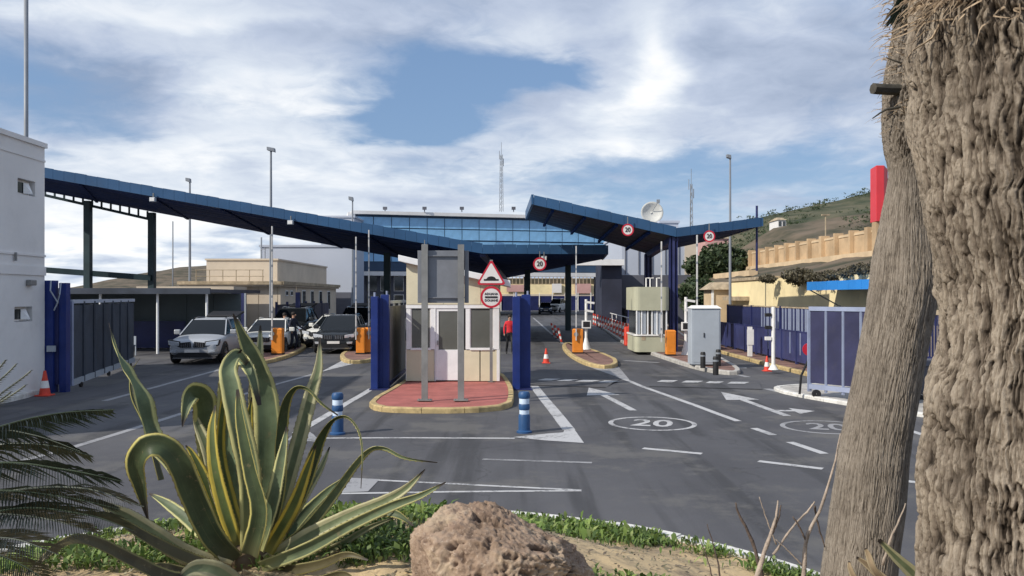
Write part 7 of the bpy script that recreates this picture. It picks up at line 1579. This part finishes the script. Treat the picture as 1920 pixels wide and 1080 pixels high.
# clumps on the terrace and the hillside
def bush(name, label, c, rx, ry, rz_, n, size, seed, m='bush', kind=None):
    rng = np.random.default_rng(seed); k_ = rng.normal(size=(n,3)); k_ /= np.linalg.norm(k_,axis=1)[:,None]; r = rng.uniform(0.35,1,n)**0.5; lob = 1+0.35*fbm(k_[:,0]*2.2+seed, k_[:,1]*2.2, k_[:,2]*2.2, seed, 3); p = k_*(r*lob)[:,None]*np.array([rx,ry,rz_])+np.array(c)
    u = rng.normal(size=(n,3)); u /= np.linalg.norm(u,axis=1)[:,None]; w = np.cross(u, rng.normal(size=(n,3))); w /= np.linalg.norm(w,axis=1)[:,None]; s_ = size*rng.uniform(0.5,1.3,n)[:,None]
    V = np.stack([p-u*s_, p+w*s_*0.4, p+u*s_, p-w*s_*0.4],1).reshape(-1,3); q = np.arange(n)*4; me = bpy.data.meshes.new(name); o0 = np.array([c[0],c[1],c[2]-rz_]); me.vertices.add(4*n); me.vertices.foreach_set('co',(V-o0).ravel()); me.loops.add(4*n); me.loops.foreach_set('vertex_index', np.arange(4*n,dtype=np.int32)); me.polygons.add(n); me.polygons.foreach_set('loop_start',(q).astype(np.int32)); me.polygons.foreach_set('loop_total',np.full(n,4,dtype=np.int32)); me.update(calc_edges=True); me.materials.append(M[m])
    o = bpy.data.objects.new(name, me); COL.objects.link(o); o.location = o0; tag(o, label, None if kind else 'bush', kind=kind); return o
def tree(px, py, Y, rx, rz_, n, seed, label, sz=0.28):
    c = P(px,py,Y); t = thing('tree', label, 'tree', (c.x,Y,0)); o = bush('crown', None, tuple(c), rx, rx*0.8, rz_, n, sz, seed); o.pop('category', None); o.parent = t; o.location = o.location-Vector((c.x,Y,0)) if False else (o.location-Vector(LOC[t.name])); 
    mb = MB(); b_ = Vector((c.x,Y,0)); mb.tube([b_, b_+Vector((0.1,0,c.z*0.5)), c],[0.22,0.16,0.08],8)
    for i in range(4): an = i*1.7+seed; mb.tube([b_+Vector((0.1,0,c.z*0.5)), c+Vector((math.cos(an)*rx*0.5, math.sin(an)*rx*0.4, rz_*0.2))],[0.09,0.03],5)
    mb.build('trunk', M['twig_dark'], parent=t)
tree(1334,516,68,2.2,2.0,5200,5,'dark green round tree between the grey building and the stone gatehouse')
tree(1352,492,70,2.4,1.5,3600,6,'dark green tree on the slope just left of the terrace wall')
tree(1316,562,60,1.5,1.4,2600,8,'low dark tree behind the grey cabinet')
bush('bush','dark overhanging bush on top of the cream wall left of the blue awning', tuple(P(1497,519,39.4)), 0.75,0.6,0.42, 1800, 0.09, 3, m='bush_dry')
for i, (px, py, Y) in enumerate(((1560,516,35.5),(1590,510,34),(1615,504,32.6),(1640,505,31.4),(1530,520,37.2),(1440,523,43))):
    bush('bush', ['dry bush above the left end of the blue awning','dry bush above the middle of the blue awning','taller dry bush above the blue awning near the trunk','dry bush at the trunk edge above the awning','small bush between the dark overhanging bush and the awning','low bush on the far half of the cream wall top'][i], tuple(P(px, py, Y)), 0.5,0.5,0.22, 700, 0.08, 20+i, m='bush_dry')
# scrub on the hill as one mass
rng = np.random.default_rng(12); dg = bpy.context.evaluated_depsgraph_get(); vs = []; 
for hn, cnt, s0 in (('hill', 9000, 0.42), ('hillside', 5200, 0.22)):
    ho = bpy.data.objects[hn]; me_ = ho.data; nv = len(me_.vertices); cv = np.empty(nv*3); me_.vertices.foreach_get('co', cv); cv = cv.reshape(-1,3)+np.array(ho.location); idx = rng.integers(0, nv, cnt); cc = cv[idx]+rng.normal(size=(cnt,3))*np.array([2.5,2.5,0.1])
    keep = fbm(cc[:,0]*0.06, cc[:,1]*0.06, 0.4, 3, 3) > -0.15; cc = cc[keep]
    for c_ in cc:
        s_ = s0*rng.uniform(0.4,1.2); m_ = 9; k_ = rng.normal(size=(m_,3))*s_*np.array([0.8,0.8,0.35]); k_[:,2] = np.abs(k_[:,2])
        for p in k_: u = rng.normal(size=3)*s_*0.4; w = rng.normal(size=3)*s_*0.4; vs.append((c_+p-u, c_+p+w, c_+p+u))
V = np.array(vs).reshape(-1,3); nT = len(V)//3; me = bpy.data.meshes.new('hill_scrub'); me.vertices.add(3*nT); me.vertices.foreach_set('co', V.ravel()); me.loops.add(3*nT); me.loops.foreach_set('vertex_index', np.arange(3*nT,dtype=np.int32)); me.polygons.add(nT); me.polygons.foreach_set('loop_start',(np.arange(nT)*3).astype(np.int32)); me.polygons.foreach_set('loop_total',np.full(nT,3,dtype=np.int32)); me.update(calc_edges=True); me.materials.append(M['bush'])
o = bpy.data.objects.new('hill_scrub', me); COL.objects.link(o); tag(o, 'dark scrub scattered over the hill on the right', kind='stuff')

# ================================================================== TWIGS
tw = thing('bare_shrub', 'leafless grey twiggy shrub sticking up in front of the road at the lower right', 'shrub', P(1500,1100,3.6))
def twig(pts, r0, r1, m, par=tw):
    C = catmull([P(*p) for p in pts], 14); mb = MB(); mb.tube([c+Vector((random.uniform(-1,1),0,random.uniform(-1,1)))*0.0018 for c in C], [lerp(r0,r1,i/14)*(1+0.12*math.sin(i*2.3)) for i in range(15)], 6); mb.build('twig', M[m], parent=par, smooth=True)
twig([(1500,1150,3.6),(1508,1060,3.6),(1512,1010,3.6),(1540,950,3.6),(1562,880,3.6),(1576,812,3.62)], 0.013, 0.003, 'twig')
twig([(1440,1150,3.55),(1424,1060,3.55),(1404,1000,3.55),(1384,962,3.55),(1380,942,3.55)], 0.011, 0.003, 'twig_dark')
twig([(1400,1150,3.5),(1425,1060,3.5),(1444,1005,3.5),(1456,965,3.5),(1459,938,3.5)], 0.014, 0.003, 'twig')
twig([(1448,1000,3.5),(1460,970,3.5),(1464,948,3.5)], 0.006, 0.003, 'twig_dark')
twig([(1450,1040,3.7),(1485,990,3.7),(1515,958,3.7),(1528,940,3.7)], 0.006, 0.004, 'twig')
twig([(1527,948,3.72),(1534,985,3.72),(1547,1026,3.72)], 0.006, 0.003, 'twig_dark')
twig([(1455,1020,3.8),(1438,975,3.8),(1424,932,3.8)], 0.004, 0.002, 'twig')
twig([(1512,1015,3.6),(1500,990,3.6),(1487,968,3.6)], 0.005, 0.003, 'twig_dark')
twig([(1505,1060,3.65),(1480,1035,3.65),(1455,1012,3.65)], 0.004, 0.002, 'twig')
tw2 = thing('bare_twigs', 'single pale dry twig between the two trunks near the bottom', 'twig', P(1660,1060,3.8)); twig([(1655,1060,3.8),(1672,1005,3.8),(1686,975,3.8),(1698,944,3.8)], 0.008, 0.003, 'twig', tw2)
tw3 = thing('bare_twigs', 'two thin dark twigs standing in the sand left of the bare shrub', 'twig', P(1345,1100,4.0)); twig([(1355,1120,4.0),(1345,1050,4.0),(1326,982,4.0)], 0.006, 0.002, 'twig_dark', tw3); twig([(1340,1110,4.0),(1330,1060,4.0),(1312,1010,4.0)], 0.004, 0.002, 'twig_dark', tw3)
# dark cut stalks on the smooth trunk
for pts, r0, r1, m_ in (([(1690,168,4.32),(1664,168,4.3),(1637,166,4.28)],0.030,0.030,'fibre_d'),([(1690,200,4.3),(1662,205,4.3),(1650,212,4.3),(1636,222,4.3)],0.008,0.003,'fibre_d'),([(1690,118,4.3),(1672,112,4.3),(1662,108,4.3)],0.006,0.003,'fibre_d')):
    C = [P(*p) for p in pts]; mb = MB(); mb.tube(C, [lerp(r0,r1,i/(len(C)-1)) for i in range(len(C))], 8); mb.build('stalk', M[m_], parent=far)
for i in range(26):
    rnd = random.Random(i+50); a = P(1700+rnd.uniform(-10,40), rnd.uniform(-40,20), 4.3); b_ = P(1664+rnd.uniform(-10,40), rnd.uniform(30,58), 4.25); mb = MB(); d = (b_-a); s_ = Vector((0.018,0.01,0.006))
    mb.add([a-s_, a+s_, a+d*0.6+s_*1.2, a+d*0.6-s_*1.2, b_],[(0,1,2,3),(3,2,4)]); mb.build('dry_blade', M['frond'] if i%3 else M['fibre'], parent=far)
